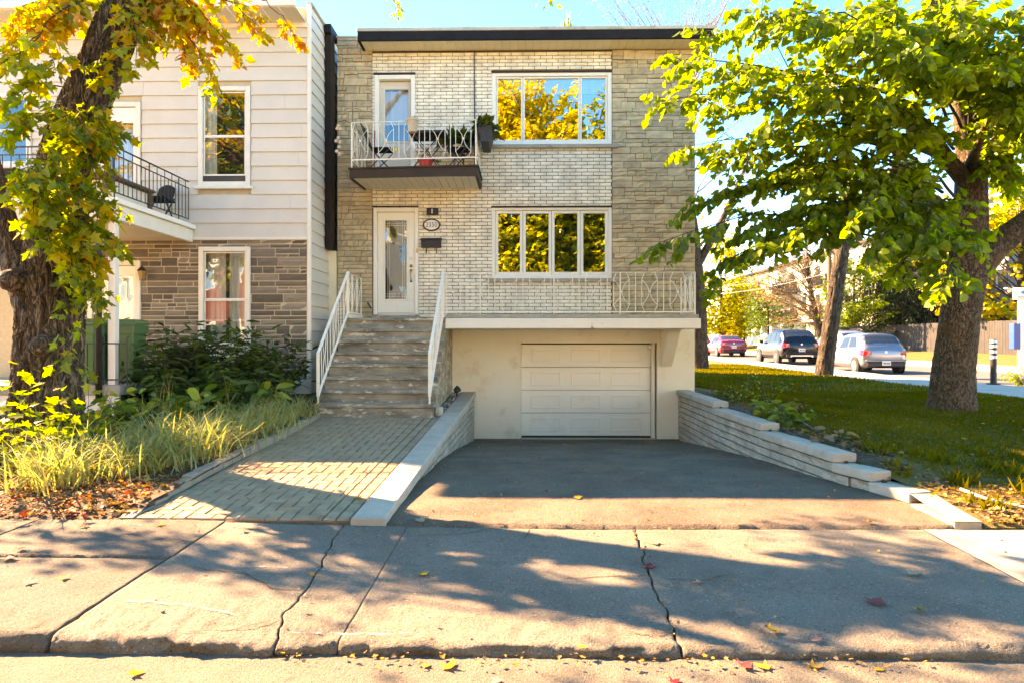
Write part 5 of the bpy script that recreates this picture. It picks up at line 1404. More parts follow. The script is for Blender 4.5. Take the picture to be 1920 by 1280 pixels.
# the spreading top, above the picture: it throws the dappled shade on the pavement
g = mp.g; cnt = 0
CANOPY = (-6.5, 8.9, 7.0, 2.7, 2.3, 2.0); NCAN = 14
while cnt < NCAN:
    a, b_, c_ = g.uniform(-1,1), g.uniform(-1,1), g.uniform(-1,1)
    if a*a+b_*b_+c_*c_ > 1: continue
    q = Vector((CANOPY[0]+a*CANOPY[3], CANOPY[1]+b_*CANOPY[4], CANOPY[2]+c_*CANOPY[5]))
    if q.x > -.78*q.y-.45 and q.z < 2.1+.52*q.y: continue
    o = trunk_at(min(8.5, max(5.2, q.z-.6))) if q.x > -6.6 else Vector((-6.55,7.95,min(6.2,max(4,q.z-.5))))
    mp.spray(o, q, .25, .02, 10, .9, 8, .14, .35, mtint, .2); cnt += 1
for q in ((-9.6,8.7,5.6),(-8.9,8.2,5.0),(-10.2,9.2,6.2),(-9.2,9.3,6.4),(-10.6,8.6,5.2)):
    mp.spray((-6.85,8,6.0), q, .3, .03, 11, .8, 8, .14, .5, mtint, .2)
mp.finish(M['bark_maple'], M['twig'], M['leaf_maple'], 'maple', 300)

# ---- the linden on the lawn
ln = Tree('linden_tree', 'large linden on the lawn with hanging bright green leaves', (7.3, 11.6, .38), seed=8)
LT = [(7.3,11.6,.25),(7.33,11.6,1.0),(7.44,11.6,1.92),(7.58,11.6,2.84),(7.63,11.6,3.7),(7.64,11.6,4.7),(7.6,11.7,5.6),(7.7,11.8,7.2),(7.9,11.9,9.2)]
ln.stem(LT, [.35,.315,.295,.30,.25,.23,.18,.13,.07], 84, .05, .07, .28, 16, .2)
ln.stem([(7.6,11.6,2.75),(8.0,11.45,3.2),(8.6,11.2,3.75),(9.4,10.8,4.6),(10.2,10.3,5.6)], [.3,.205,.185,.15,.09], 48, .06, .06, 0, 16)
ln.stem([(7.62,11.6,4.9),(7.35,11.4,5.7),(6.9,11.2,6.6),(6.3,10.9,8.0)], [.2,.16,.12,.06], 28, .09, .05, 0, 14)
ln.stem([(7.55,11.6,3.0),(7.1,11.2,3.35),(6.4,10.6,3.55),(5.5,10.1,3.7)], [.16,.10,.075,.04], 24, .09, .05, 0, 14)
ln.stem([(7.55,11.55,3.6),(6.9,11.3,3.85),(6.0,10.6,4.1)], [.12,.075,.045], 20, .09, .05, 0, 14)
ln.stem([(7.6,11.6,4.2),(6.6,11.1,4.9),(5.4,10.5,5.3),(4.2,10.2,5.4)], [.15,.10,.07,.03], 20, .09, .05, 0, 14)
ln.stem([(7.6,11.6,4.5),(7.2,10.8,4.6),(6.8,10.0,4.8)], [.1,.06,.03], 16, .09, .05, 0, 14)
def ltint(p):
    r = ln.g.random(); return .12 + .55*r + .28*max(0, nz(p, .8)) + (.12 if r > .93 else 0)
LE = [(2.28,10.0,5.74),(2.61,9.5,5.9),(2.97,9,5.95),(3.47,8.5,5.57),(3.89,8,5.2),(4.51,8,5.01),(5.39,8.5,4.95),(5.98,8.5,5.01),(6.47,9,4.75),(2.22,10.5,5.29),(2.56,10.5,4.54),(2.75,10,5.02),(3.06,9.5,5.22),(3.43,9.5,4.55),(3.81,9,4.95),(4.32,9.5,4.39),(4.66,9,4.66),(5.36,9.5,4.39),(2.64,10.5,3.71),(2.92,10.2,4.29),(2.0,10,2.98),(2.83,10,2.56),(3.22,10,3.13),(3.28,9.5,2.84),(3.8,9.5,3.12),(4.1,9.5,3.79),(3.85,10,3.99),(4.32,9.5,3.05),(4.45,9,3.25),(4.99,9.5,3.72),(5.01,9,2.57),(5.26,8.5,2.32),(5.29,9,2.96),(4.66,9,2.78),(3.23,10.3,3.83),(7.74,11,4.32),(8.0,11,4.91),(8.51,12.5,4.88),(9.35,13,4.5),(2.76,11,5.81),(7.0,9.2,4.7),(8.7,11.4,5.0),(6.6,8.6,5.5),(7.2,8.9,5.2),(6.0,8.4,5.6),(8.2,10.6,5.9),(7.6,9.6,5.9),(9.0,11.5,5.9),(5.2,8.2,5.6),(4.6,8.8,5.9),(3.3,9.2,6.0),(7.9,10.4,5.3),(8.9,12.2,5.6),(6.9,8.8,4.95)]
for q in LE:
    v = Vector(q); z = min(6.4, max(3.05, v.z*.72+1.15)); o = trunk_at(z, LT)
    if v.x < 6: o = o.lerp(v, .22) + Vector((0,0,.12))
    low = v.z < 3.4
    ln.spray(o, v, .45 if low else .3, .026, 21, .75, 14, .128, .28, ltint, .42)
for k in range(24):                                              # the upper crown
    while True:
        a, b_, c_ = g.uniform(-1,1), g.uniform(-1,1), g.uniform(-1,1)
        if a*a+b_*b_+c_*c_ < 1: break
    q = Vector((6.8+4.4*a, 11.2+3.6*b_, 8.1+2.9*c_))
    if q.x < 3.9 and q.z < 7.2 and q.y > 11.5: continue
    o = trunk_at(min(9, max(5, q.z-.8)), LT); ln.spray(o, q, .2, .024, 14, .85, 10, .17, .35, ltint, .3)
ln.finish(M['bark_linden'], M['twig'], M['leaf_linden'], 'linden', 300)

# ---- trees further back
t2 = Tree('street_tree', 'leaning bare trunk with deeply ridged grey bark beside the side pavement', (9.5, 21.5, .5), seed=5)
t2.stem([(9.5,21.5,.35),(9.62,21.5,1.2),(9.8,21.5,2.4),(10.08,21.5,4.3),(10.3,21.6,6.2),(10.4,21.8,9)], [.26,.245,.235,.215,.19,.1], 64, .07, .10, .15, 14)
t2.stem([(10.1,21.5,4.4),(10.8,21.2,5.6),(11.6,20.8,7.4)], [.16,.11,.05], 16, .2, .05)
for k in range(16):
    q = Vector((10.2+t2.g.uniform(-4,4), 21.5+t2.g.uniform(-3,3), t2.g.uniform(6,11)))
    t2.spray((10.3,21.6,t2.g.uniform(5,8)), q, .4, .05, 10, 1.0, 6, .16, .35, lambda p: .2+.6*t2.g.random(), .25)
t2.finish(M['bark_far'], M['twig'], M['leaf_linden'], 'oval')
t3 = Tree('street_tree', 'thin crowned tree with brown withered leaves rising behind the brick house', (6.7, 26, .6), seed=6)
t3.stem([(6.75,26,.4),(6.72,26,3),(6.5,26,5.5),(6.2,26,8),(5.9,26,12)], [.36,.31,.27,.2,.07], 32, .12, .06, .1, 12)
t3.stem([(6.6,26,4.3),(7.6,25.8,6.2),(8.6,25.6,8.6)], [.17,.12,.05], 14, .2, .05)
for k in range(46):
    a = t3.g.uniform(0,6.283); rr = t3.g.uniform(1,4.6); z = t3.g.uniform(6.5,16)
    q = Vector((6.2+rr*math.cos(a), 26+rr*.7*math.sin(a), z)); t3.spray((6.2,26,min(11.5,max(4.5,z-2.5))), q, .2, .04, 10, 1.3, 5, .075, .2, lambda p: t3.g.random(), .0)
for k in range(26):
    q = Vector((t3.g.uniform(2.2,7.5), 25.5+t3.g.uniform(-1.5,1.5), t3.g.uniform(13.3,16))); t3.spray((6.0,26,t3.g.uniform(9.5,12)), q, .2, .035, 12, 1.2, 3, .07, .25, lambda p: t3.g.random(), -.1)
t3.finish(M['bark_far'], M['twig_pale'], M['leaf_brown'], 'oval')
def round_tree(name, label, base, h0, c, rad, n, size, leaf, shape, tint, seed, trunk_r=.2, group=None, tw='twig', nl=9, ntw=9):
    t = Tree(name, label, base, group, seed); b = Vector(base); cc = Vector(c)
    t.stem([b-Vector((0,0,.2)), b.lerp(cc,.35)+Vector((.1,0,0)), b.lerp(cc,.7), cc+Vector((0,0,rad[2]*.5))], [trunk_r*1.15,trunk_r,trunk_r*.75,trunk_r*.2], 14, .3, .05, .1)
    k = 0
    while k < n:
        a, e, f = t.g.uniform(-1,1), t.g.uniform(-1,1), t.g.uniform(-1,1)
        q_ = a*a+e*e+f*f
        if q_ > 1 or q_ < .12: continue
        q = cc + Vector((a*rad[0], e*rad[1], f*rad[2])); z = min(cc.z+rad[2]*.4, max(h0, q.z-rad[2]*.5)); o = b.lerp(cc, min(1.1,(z-b.z)/(cc.z-b.z)))
        t.spray(o, q, .15, trunk_r*.18, ntw, rad[0]*.32, nl, size, .35, tint, .2); k += 1
    return t.finish(M['bark_far'], M[tw], M[leaf], shape)
rnd = random.Random(77)
round_tree('yellow_tree', 'bright yellow tree behind the red cars at the end of the side street', (20.6,70,.7), 2.2, (20.4,70,8), (5.2,3.5,6.0), 80, .42, 'leaf_yellow', 'tiny', lambda p: rnd.random(), 31)
round_tree('yellow_tree', 'tall orange yellow tree close behind the corner of the brick house', (16.9,84,.8), 3, (17,84,13), (6,4,9), 70, .5, 'leaf_yellow', 'tiny', lambda p: rnd.random()**.6, 32)
round_tree('small_tree', 'small pale green tree behind the black car', (21.6,60,.9), 1.8, (21.7,60,3.9), (2.8,2,2.6), 34, .22, 'leaf_hosta', 'tiny', lambda p: rnd.random()*.7, 33, .09)
round_tree('bare_tree', 'nearly bare tree with reddish brown seeds in front of the white apartments', (22.1,50,.9), 2.6, (20.9,50,6.2), (4.8,3,3.8), 70, .15, 'leaf_brown', 'tiny', lambda p: rnd.random(), 34, .26, None, 'twig_pale', 8, 12)
round_tree('maple_tree', 'broad yellow green maple behind the charging station', (27.6,38,1.0), 2.2, (27.8,38,6.4), (5.0,3.6,5.6), 80, .28, 'leaf_maple', 'sprig', lambda p: .25+.5*rnd.random(), 35, .25)
round_tree('street_tree', 'green tree crossing the top of the dark fence', (26.8,29,.9), 2.4, (27.0,29,6.5), (4.2,3,5.0), 54, .26, 'leaf_linden', 'oval', lambda p: .1+.5*rnd.random(), 36, .2)
round_tree('street_tree', 'loose green tree between the leaning trunk and the spruce', (22.4,46,.85), 2.0, (22.4,46,5.2), (2.6,2.2,3.4), 46, .2, 'leaf_linden', 'oval', lambda p: .05+.5*rnd.random(), 37, .12)
round_tree('yellow_tree', 'low yellow tree in front of the pale apartments behind the black car', (23.4,72,1.0), 2.0, (23.4,72,5.0), (3.2,2.4,3.4), 46, .34, 'leaf_yellow', 'tiny', lambda p: rnd.random(), 38, .12)
# spruce behind the fence
sp = Tree('spruce_tree', 'dark drooping spruce above the grey fence', (27,48,.9), seed=12)
sp.stem([(27,48,.8),(27,48,6),(27,48,15)], [.25,.18,.03], 12, .4, .03)
for k in range(200):
    z = 2.0+12.5*(k/200); L = 4.6*(1-(z-2)/13.5)+.3; a = k*2.399+sp.g.uniform(-.3,.3)
    q = Vector((27+L*math.cos(a), 48+L*math.sin(a), z-.35*L)); sp.spray((27,48,z), q, .12, .02, 14, .8, 10, .30, .10, lambda p: sp.g.random(), .7)
sp.finish(M['bark_far'], M['twig'], M['needle'], 'lance')
for (label, base, c, rad, sd, mt) in (('low green shrub at the left end of the dark fence', (24.2,51,.9), (24.2,51,2.1), (2.2,1.5,1.5), 41, 'leaf_linden'),
                              ('low leafy shrub in front of the pale apartments', (22.9,57,.9), (22.9,57,1.9), (1.9,1.3,1.2), 42, 'leaf_hosta')):
    round_tree('shrub', label, base, 1.0, c, rad, 16, .16, mt, 'tiny', lambda p: .1+.7*rnd.random(), sd, .05)
# trees across the street, seen in the panes
round_tree('yellow_tree', 'tall golden yellow tree across the street, mirrored in the large upper window', (-.6,-11.6,.15), 2, (-.8,-11.6,9.8), (5.2,2.4,8.0), 240, .24, 'leaf_yellow', 'sprig', lambda p: (.45+.55*rnd.random()) if p.z > 10.2+rnd.gauss(0,1) else .08+.62*rnd.random(), 51, .3, None, 'twig', 13, 12)
round_tree('yellow_tree', 'yellow green tree across the street, mirrored in the right end of the windows', (6.8,-12.6,.15), 2, (5.4,-12.6,9.4), (4.4,2.6,7.0), 190, .24, 'leaf_yellow', 'sprig', lambda p: .05+.6*rnd.random(), 52, .3, None, 'twig', 13, 12)
round_tree('street_tree', 'olive green tree across the street, mirrored in the narrow upper window', (-15.5,-10.9,.15), 3, (-15.5,-11,10.4), (4.5,2.2,5.2), 60, .34, 'leaf_hosta', 'sprig', lambda p: .5+.5*rnd.random(), 53, .3)

# =================================================================== LOW PLANTS
def clump(name, label, x, y, hz, n, h, seed, m, tint, group=None, wd=.011, spread=.12, lean=.75, cat='ornamental grass', dead=0):
    g = np.random.default_rng(seed); z0 = hz(x, y)-.02; a = g.uniform(0,6.283,n); b0 = g.normal(0, spread, (n,2)); H = h*g.uniform(.35,1.15,n)*(1+.25*np.sin(b0[:,0]*31+seed)*np.cos(b0[:,1]*27)); ln_ = lean*H*g.uniform(.25,1,n)
    rows = []
    for t in (0,.35,.7,1.0):
        c = np.stack([b0[:,0]+np.cos(a)*ln_*t**1.8, b0[:,1]+np.sin(a)*ln_*t**1.8, H*(t-.28*(ln_/H)*t**3)], 1)
        s_ = np.stack([-np.sin(a), np.cos(a), 0*a], 1)*(wd*(1-t**2*.93))[...,None] if np.ndim(t) else np.stack([-np.sin(a), np.cos(a), 0*a], 1)*wd*(1-.93*t*t)
        rows += [c-s_, c+s_]
    V = np.stack(rows, 1).reshape(-1,3)
    F = np.concatenate([np.arange(n)[:,None]*8 + np.array([[0,1,3,2]]) + k for k in (0,2,4)])
    T = np.tile(np.clip(tint(g, n), 0, 1), 3)
    t = thing(name, label, cat, (x, y, z0), group); o = put('blades', np_mesh('blades', V, F, m, T), t, False); o['kind'] = 'stuff'
    if dead:
        q = MB(); rr = random.Random(seed)
        for i in range(dead):
            a = rr.uniform(0, 6.283); bx, by = rr.gauss(0, spread*1.1), rr.gauss(0, spread*1.1); L = rr.uniform(.1,.3); w_ = rr.uniform(.002,.005); up = rr.uniform(.05,.75)
            c, s_ = math.cos(a), math.sin(a); m1 = (bx+c*L*.5, by+s_*L*.5, .03+L*up*.8); e1 = (bx+c*L, by+s_*L, .02+L*up*.35)
            q.add([(bx+s_*w_,by-c*w_,0),(bx-s_*w_,by+c*w_,0),(m1[0]-s_*w_,m1[1]+c*w_,m1[2]),(m1[0]+s_*w_,m1[1]-c*w_,m1[2]),e1],[(0,1,2,3),(3,2,4)],0,rr.uniform(.72,1))
        o = q.build('dead_blades', m, t, world=False); o['kind'] = 'stuff'
    return t
SPOTS = [(-4.35,6.15),(-4.0,6.5),(-4.45,6.75),(-3.75,6.8),(-4.15,7.15),(-3.6,7.3),(-3.95,7.6),(-3.55,7.85),(-4.3,7.8),(-3.8,8.2),(-3.5,8.5),(-3.75,8.9),(-3.48,9.2),(-3.7,9.6),(-3.46,9.95),(-3.9,10.1)]
WHERE = ['at the pavement end of the bed, leaning over the leaf litter', 'second from the pavement, beside dry red leaves', 'set back under the maple near the pavement', 'spilling to the edging near the start of the walkway',
 'in the thick of the front row of grass', 'touching the edging, front third of the walkway', 'in the middle of the bed with the tallest blades', 'browned at its foot along the edging', 'behind the middle of the grass row',
 'half way to the steps, light green', 'with straw coloured base against the edging', 'behind the straw coloured clump', 'rust brown at the foot, two clumps short of the steps', 'in front of the round hosta leaves', 'next to the bottom step', 'last in the row, in front of the dark shrubs']
for k, (x, y) in enumerate(SPOTS):
    dry = .75 if k in (7,10,12) else .4
    clump('ribbon_grass', 'striped ribbon grass ' + WHERE[k], x, y, garden_z, 260, (.50 if y < 8 else .45)*random.Random(k).uniform(.8,1.15), 100+k, M['blade'], lambda g, n, dry=dry: .1+g.beta(2,1.8,n)*.6 + (g.uniform(0,1,n) < dry*.4)*.42, 'ribbon grass along the planting bed', .007, .17, 1.45, 'ornamental grass', 150)
def shrub(name, label, x, y, hz, n, h, w_, size, shape, m, tint, seed, group=None, nl=9, cat='shrub', z0=None):
    t = Tree(name, label, (x, y, hz(x,y) if z0 is None else z0), group, seed, cat); b = Vector(t.t.location)
    for k in range(n):
        a = t.g.uniform(0,6.283); r = w_*math.sqrt(t.g.random()); H = h*t.g.uniform(.45,1)
        d = Vector((r*math.cos(a), r*math.sin(a), H)); pts = t.twig(b+Vector((d.x*.25,d.y*.25,0)), d, d.length, .007, nl, size, tint, .15, .9)
    t.finish(M['bark_far'], M['twig'], m, shape, 0, 'foliage'); return t.t
dk = lambda p: rnd.random()*.8 + (.2 if rnd.random() > .94 else 0)
shrub('shrub', 'tall dark green shrub reaching up to the sill of the lower window', -5.9, 11.0, garden_z, 60, 1.45, .6, .21, 'lance', M['leaf_dark'], dk, 201, None, 15)
shrub('shrub', 'dark leafy shrub under the right corner of the lower window', -4.95, 11.2, garden_z, 60, 1.45, .55, .2, 'lance', M['leaf_dark'], dk, 202, None, 15)
shrub('shrub', 'dark shrub against the stone wall nearest the steps', -4.3, 11.3, garden_z, 55, 1.2, .5, .2, 'lance', M['leaf_dark'], dk, 203, None, 14)
shrub('shrub', 'low dark green bush in front of the bins', -5.15, 10.3, garden_z, 55, .8, .55, .18, 'lance', M['leaf_dark'], dk, 204, None, 12)
shrub('shrub', 'low dark bush between the tall shrubs and the grass', -4.5, 10.3, garden_z, 55, .8, .65, .18, 'lance', M['leaf_dark'], dk, 205, None, 12)
hs = lambda p: rnd.random()
for k,(x,y,n,h,w_,sz,lab) in enumerate(((-4.0,10.0,12,.5,.25,.3,'hosta with large round leaves behind the grass near the steps'),(-4.55,9.3,14,.45,.35,.24,'hosta with bright green leaves in the shade of the dark bushes'),
      (-5.0,8.7,26,.5,.45,.17,'sunlit yellow green plant right of the maple trunk'),(-5.1,7.6,24,.4,.4,.18,'leafy hosta at the foot of the maple, facing the walkway'),(-4.75,7.2,20,.35,.35,.2,'blue green hosta in front of the maple roots'),
      (-5.45,9.2,22,.5,.4,.15,'pale leafed plant in front of the porch skirt'),(-5.35,6.4,16,.32,.3,.15,'low bright green weeds among dry leaves by the pavement'),(-4.3,9.0,16,.42,.3,.2,'broad leafed plant tucked behind the middle grasses'))):
    shrub('hosta' if 'hosta' in lab else 'garden_plant', lab, x, y, garden_z, n, h, w_, sz, 'oval', M['leaf_hosta'], hs, 210+k, None, 6, 'plant')
for k,(x,y,h,lab) in enumerate(((-5.35,6.75,1.55,'maple sapling with yellow and green leaves at the left edge'),(-5.0,6.9,1.0,'thin maple sapling just left of the trunk foot'),(-5.55,6.3,.9,'low maple shoot in the corner by the dry leaves'),(-4.75,7.1,.85,'maple shoot with drooping leaves in front of the trunk'))):
    shrub('maple_sapling', lab, x, y, garden_z, 9, h, .32, .125, 'maple', M['leaf_maple'], lambda p: .1+.5*rnd.random()**1.5, 230+k, None, 9, 'sapling')
for k,(x,y,lab) in enumerate(((-4.75,8.9,'dry seed stalks rising out of the sunlit plants'),(-4.2,9.6,'pale dry stalks in front of the dark shrubs'))):
    clump('dry_stalks', lab, x, y, garden_z, 16, .75, 240+k, M['blade'], lambda g,n: .75+.25*g.uniform(0,1,n), None, .005, .15, .25, 'dry plant')
# bed along the stepped wall
lz = lawn_z
shrub('garden_plant', 'tall thin green plant at the house end of the stepped wall', 4.15, 11.4, lz, 9, .62, .28, .07, 'oval', M['leaf_linden'], lambda p:.2+.5*rnd.random(), 250, None, 9, 'plant')
shrub('garden_plant', 'low yellowing ground plant between the house corner and the lawn', 3.75, 11.9, lz, 26, .28, .4, .07, 'oval', M['leaf_hosta'], hs, 251, None, 7, 'plant')
shrub('garden_plant', 'reddish brown low plant on the bare soil behind the wall', 3.95, 10.7, lz, 26, .16, .4, .07, 'oval', M['leaf_brown'], hs, 252, None, 7, 'plant')
shrub('hosta', 'yellowing hosta with broad leaves behind the second wall step', 3.62, 9.55, lz, 18, .26, .26, .19, 'oval', M['leaf_hosta'], lambda p:.35+.65*rnd.random(), 253, None, 5, 'plant')
shrub('hosta', 'small hosta with two broad green leaves next to the wall cap', 3.60, 9.0, lz, 9, .2, .2, .2, 'oval', M['leaf_hosta'], lambda p:.2+.5*rnd.random(), 254, None, 4, 'plant')
shrub('hosta', 'withered straw coloured plant behind the lowest wall steps', 3.62, 7.9, lz, 10, .16, .3, .14, 'oval', M['leaf_brown'], hs, 255, None, 5, 'plant')
shrub('shrub', 'small green shrub beside the striped bollard', 13.4, 18.2, lz, 26, .5, .42, .13, 'lance', M['leaf_linden'], lambda p:.3+.6*rnd.random(), 256, None, 8, 'shrub', .4)
mb = MB(); mb.grid(lambda u, v: ((lambda y: (wall_x(y)+.22+(.30+.14*math.sin(y*2.1)+.05*nz((y,0,0),2))*u, y, lawn_z(wall_x(y)+.3, y)+.012+.02*nz((u*2,y*3,0),2)))(6.75+6.55*v)), 8, 60); structure(mb.build('soil_strip', M['soil'], smooth=True))
pts = [(wall_x(y)+.68+.1*math.sin(y*2.1), y, lawn_z(wall_x(y)+.7,y)+.015) for y in np.linspace(7.2,10.6,26)]
tag(MB().tube(pts,.022,8).build('lawn_edging', M['black_plastic'], smooth=True), 'black plastic lawn edging strip curving behind the stepped wall', 'edging')
pts = [(4.55,5.45,.16),(4.2,5.62,.17),(3.98,5.86,.2),(3.92,6.1,.23)]
tag(MB().tube(pts,.013,8).build('hose_end', M['galv'], smooth=True), 'thin grey pipe lying in the leaf litter by the lowest wall step', 'pipe')

# =================================================================== FALLEN LEAVES
sl_z = lambda x, y: kerb_h(x)+.016*(y-3.3)+.012
def litter(name, n, region, hz, s0, s1, seed, lo=0, hi=1, flat=.35, shape='maple', keep=None):
    g = np.random.default_rng(seed); x = g.uniform(region[0],region[1],n); y = g.uniform(region[2],region[3],n)
    if keep is not None: k = keep(x,y); x, y = x[k], y[k]
    n = len(x); z = np.array([hz(a,b) for a,b in zip(x,y)]) + g.uniform(.004,.03,n); a = g.uniform(0,6.283,n)
    P = np.stack([x,y,z],1); D = np.stack([np.cos(a),np.sin(a),g.normal(0,.2,n)],1); N = np.stack([g.normal(0,flat,n),g.normal(0,flat,n),np.ones(n)],1)
    o = put(name, leaf_mesh(name,P,D,N,g.uniform(s0,s1,n),g.uniform(lo,hi,n),shape,M['litter'])); o['kind'] = 'stuff'; return o
litter('leaf_crumbs', 3500, (-6.5,-3.28,5.36,7.2), garden_top, .012, .04, 21, 0, .45)
litter('leaf_litter', 220, (-4.1,-3.2,5.36,6.3), garden_top, .03, .07, 41, 0, .95, .6)
litter('leaf_litter', 850, (-6.3,-3.2,5.36,6.7), garden_top, .03, .08, 1, 0, .95, .6, 'maple', lambda x,y: np.random.default_rng(5).uniform(0,1,len(x)) < np.clip(1.25-(y-5.4)/1.2,.1,1))
litter('leaf_litter', 500, (-6.0,-3.3,6.7,10), garden_top, .05, .1, 2)
litter('leaf_crumbs', 90, (-3.5,3.5,3.4,5.3), sl_z, .012, .03, 31, 0, .9)
litter('leaf_crumbs', 80, (-3.0,-1.4,5.5,10), lambda x,y: walk_z(y)+.012, .012, .03, 32, 0, .9)
litter('leaf_crumbs', 5200, (3.66,8.5,5.34,6.8), lawn_z, .01, .035, 22, 0, .5, keep=lambda x,y: np.random.default_rng(16).uniform(0,1,len(x)) < np.clip(1.25-(y-5.4)/1.2,.05,1))
litter('leaf_crumbs', 2600, (3.1,3.95,6.3,13.2), lambda x,y: lawn_z(x,y)+.03, .015, .045, 42, 0, .42, keep=lambda x,y: (x > wx(y)+.24) & (x < wx(y)+.62))
litter('leaf_litter', 2200, (3.62,7.0,5.34,6.5), lawn_z, .03, .07, 3, 0, .55, .6, 'maple', lambda x,y: (x > 3.66+.0*y) & (np.random.default_rng(6).uniform(0,1,len(x)) < np.clip(1.2-(y-5.4)/.95,.05,1)))
litter('leaf_litter', 750, (3.5,9.6,6.2,16), lawn_z, .03, .07, 4, .1, .7)
litter('leaf_crumbs', 260, (-1.2,2.0,3.06,3.32), lambda x,y: .006, .008, .03, 7, .05, .7, keep=lambda x,y: np.random.default_rng(8).uniform(0,1,len(x)) < np.exp(-((y-3.24)/.07)**2))
litter('leaf_crumbs', 110, (.72,.90,3.25,5.2), sl_z, .006, .022, 9, .0, .5, keep=lambda x,y: abs(x-np.array([JOINT['e'](q) for q in y])) < .035)
litter('leaf_crumbs', 60, (-1.48,-1.2,3.4,5.2), sl_z, .006, .022, 10, .0, .5, keep=lambda x,y: abs(x-np.array([JOINT['c'](q) for q in y])) < .03)
litter('leaf_crumbs', 260, (-1.0,3.2,5.4,13.0), lambda x,y: drive_z(x,y)+.01, .015, .04, 12, .1, .9)
LV = [('red','red maple leaf lying flat on the right half of the pavement',2.02,3.88,.123,.93),('red','dark red leaf lying across the crack in front of the driveway',.83,4.45,.1,.92),('red','red leaf standing up against the kerb right of the crack',1.06,3.22,.09,.93),
 ('o','large golden leaf in the gutter below the middle of the driveway',-.35,3.2,.085,.6),('y','yellow leaf in the street at the kerb, left of centre',-1.8,3.1,.07,.6),('y','curled ochre leaf alone on the shaded middle slab',-.63,4.24,.08,.55),
 ('o','orange leaf on the sunlit left slab',-2.79,4.03,.06,.62),('r','small red leaf on the far left slab',-3.46,4.57,.075,.8),('o','yellow orange leaf beside the planting bed corner',-2.8,5.15,.06,.6),('b','brown leaf near the start of the herringbone path',-2.12,5.06,.058,.2),
 ('t','pale tan leaf on the right pavement below the new slab',2.48,4.3,.1,.99),('b','ochre leaf on the right pavement under the red leaf',2.18,3.76,.08,.4),('y','narrow yellow leaf at the right of the cracked slabs',1.29,3.49,.08,.55),('b','small pale leaf on the fine crack right of the driveway middle',1.06,4.16,.055,.97),
 ('o','small orange leaf just above the kerb at the centre',.28,3.3,.05,.6),('t','pale leaf in the street below the sunny kerb stretch',-.13,3.05,.055,.98),('o','orange leaf next to the golden one in the gutter',-.46,3.2,.045,.65),
 ('r','red leaf in the street at the foot of the crack',.69,3.07,.06,.92),('o','brown orange leaf in the gutter right of the crack',1.13,3.22,.08,.5),('o','second brown orange leaf in the right gutter',1.39,3.22,.07,.45),('y','small yellow leaf in the far right gutter',1.67,3.2,.05,.6),
 ('o','curled orange leaf in the hollow at the driveway edge',-.8,5.5,.075,.5),('t','pale torn leaf in the hollow at the driveway edge',-.82,5.38,.1,.98),('o','orange leaf on the paver path near the cap end',-1.46,5.92,.07,.6),('y','yellow leaf on the sunlit driveway strip',.5,6.18,.085,.55),
 ('b','tan leaf in the shaded driveway, right of centre',1.33,6.6,.075,.35),('o','orange leaf on the driveway in front of the garage',.66,8.93,.085,.75),('y','yellow leaf close to the garage sill',.72,11.6,.09,.55),('y','small yellow leaf where the driveway meets the pavement',.83,5.05,.06,.6),
 ('t','pale pink leaf pressed on the crack by the driveway',.96,4.92,.095,.97),('y','golden leaf at the right corner of the driveway',2.77,5.42,.085,.6),('t','white undersided leaf on the left slab',-2.94,3.96,.07,.99),('b','dark brown leaf beside the bed on the left slab',-3.38,5.09,.075,.05),
 ('t','pale leaf at the left edge of the pavement',-3.4,4.38,.09,.98),('t','tan leaf right of the kerb leaf, on the right slab',1.46,3.39,.06,.96),('b','small brown leaf on the middle driveway shade',.1,6.71,.055,.3),('o','orange leaf in the crack left of centre',-1.33,4.21,.045,.6)]
v, f = SH['maple']
for k,(nm,lab,x,y,sz,tn) in enumerate(LV):
    curl = random.uniform(.1,.45) if nm != 'red' or k == 2 else .05
    vv = v.copy(); vv[:,1] -= .5; vv[:,2] = curl*(vv[:,0]**2*2+vv[:,1]**2) + .02
    me = np_mesh('fallen_leaf', vv, f, M['litter'], np.full(len(f), tn))
    z = 0.004 if y < 3.27 else (sl_z(x,y)-.004 if y < 5.34 else (walk_z(y)+.006 if x < -1.36 else drive_z(x,y)+.012))
    o = put('fallen_leaf', me); o.location = (x,y,z); o.rotation_euler = (.15*random.uniform(-1,1),.15*random.uniform(-1,1),random.uniform(0,6.28)); o.scale = (sz,)*3
    tag(o, lab, 'leaf', 'fallen leaves')
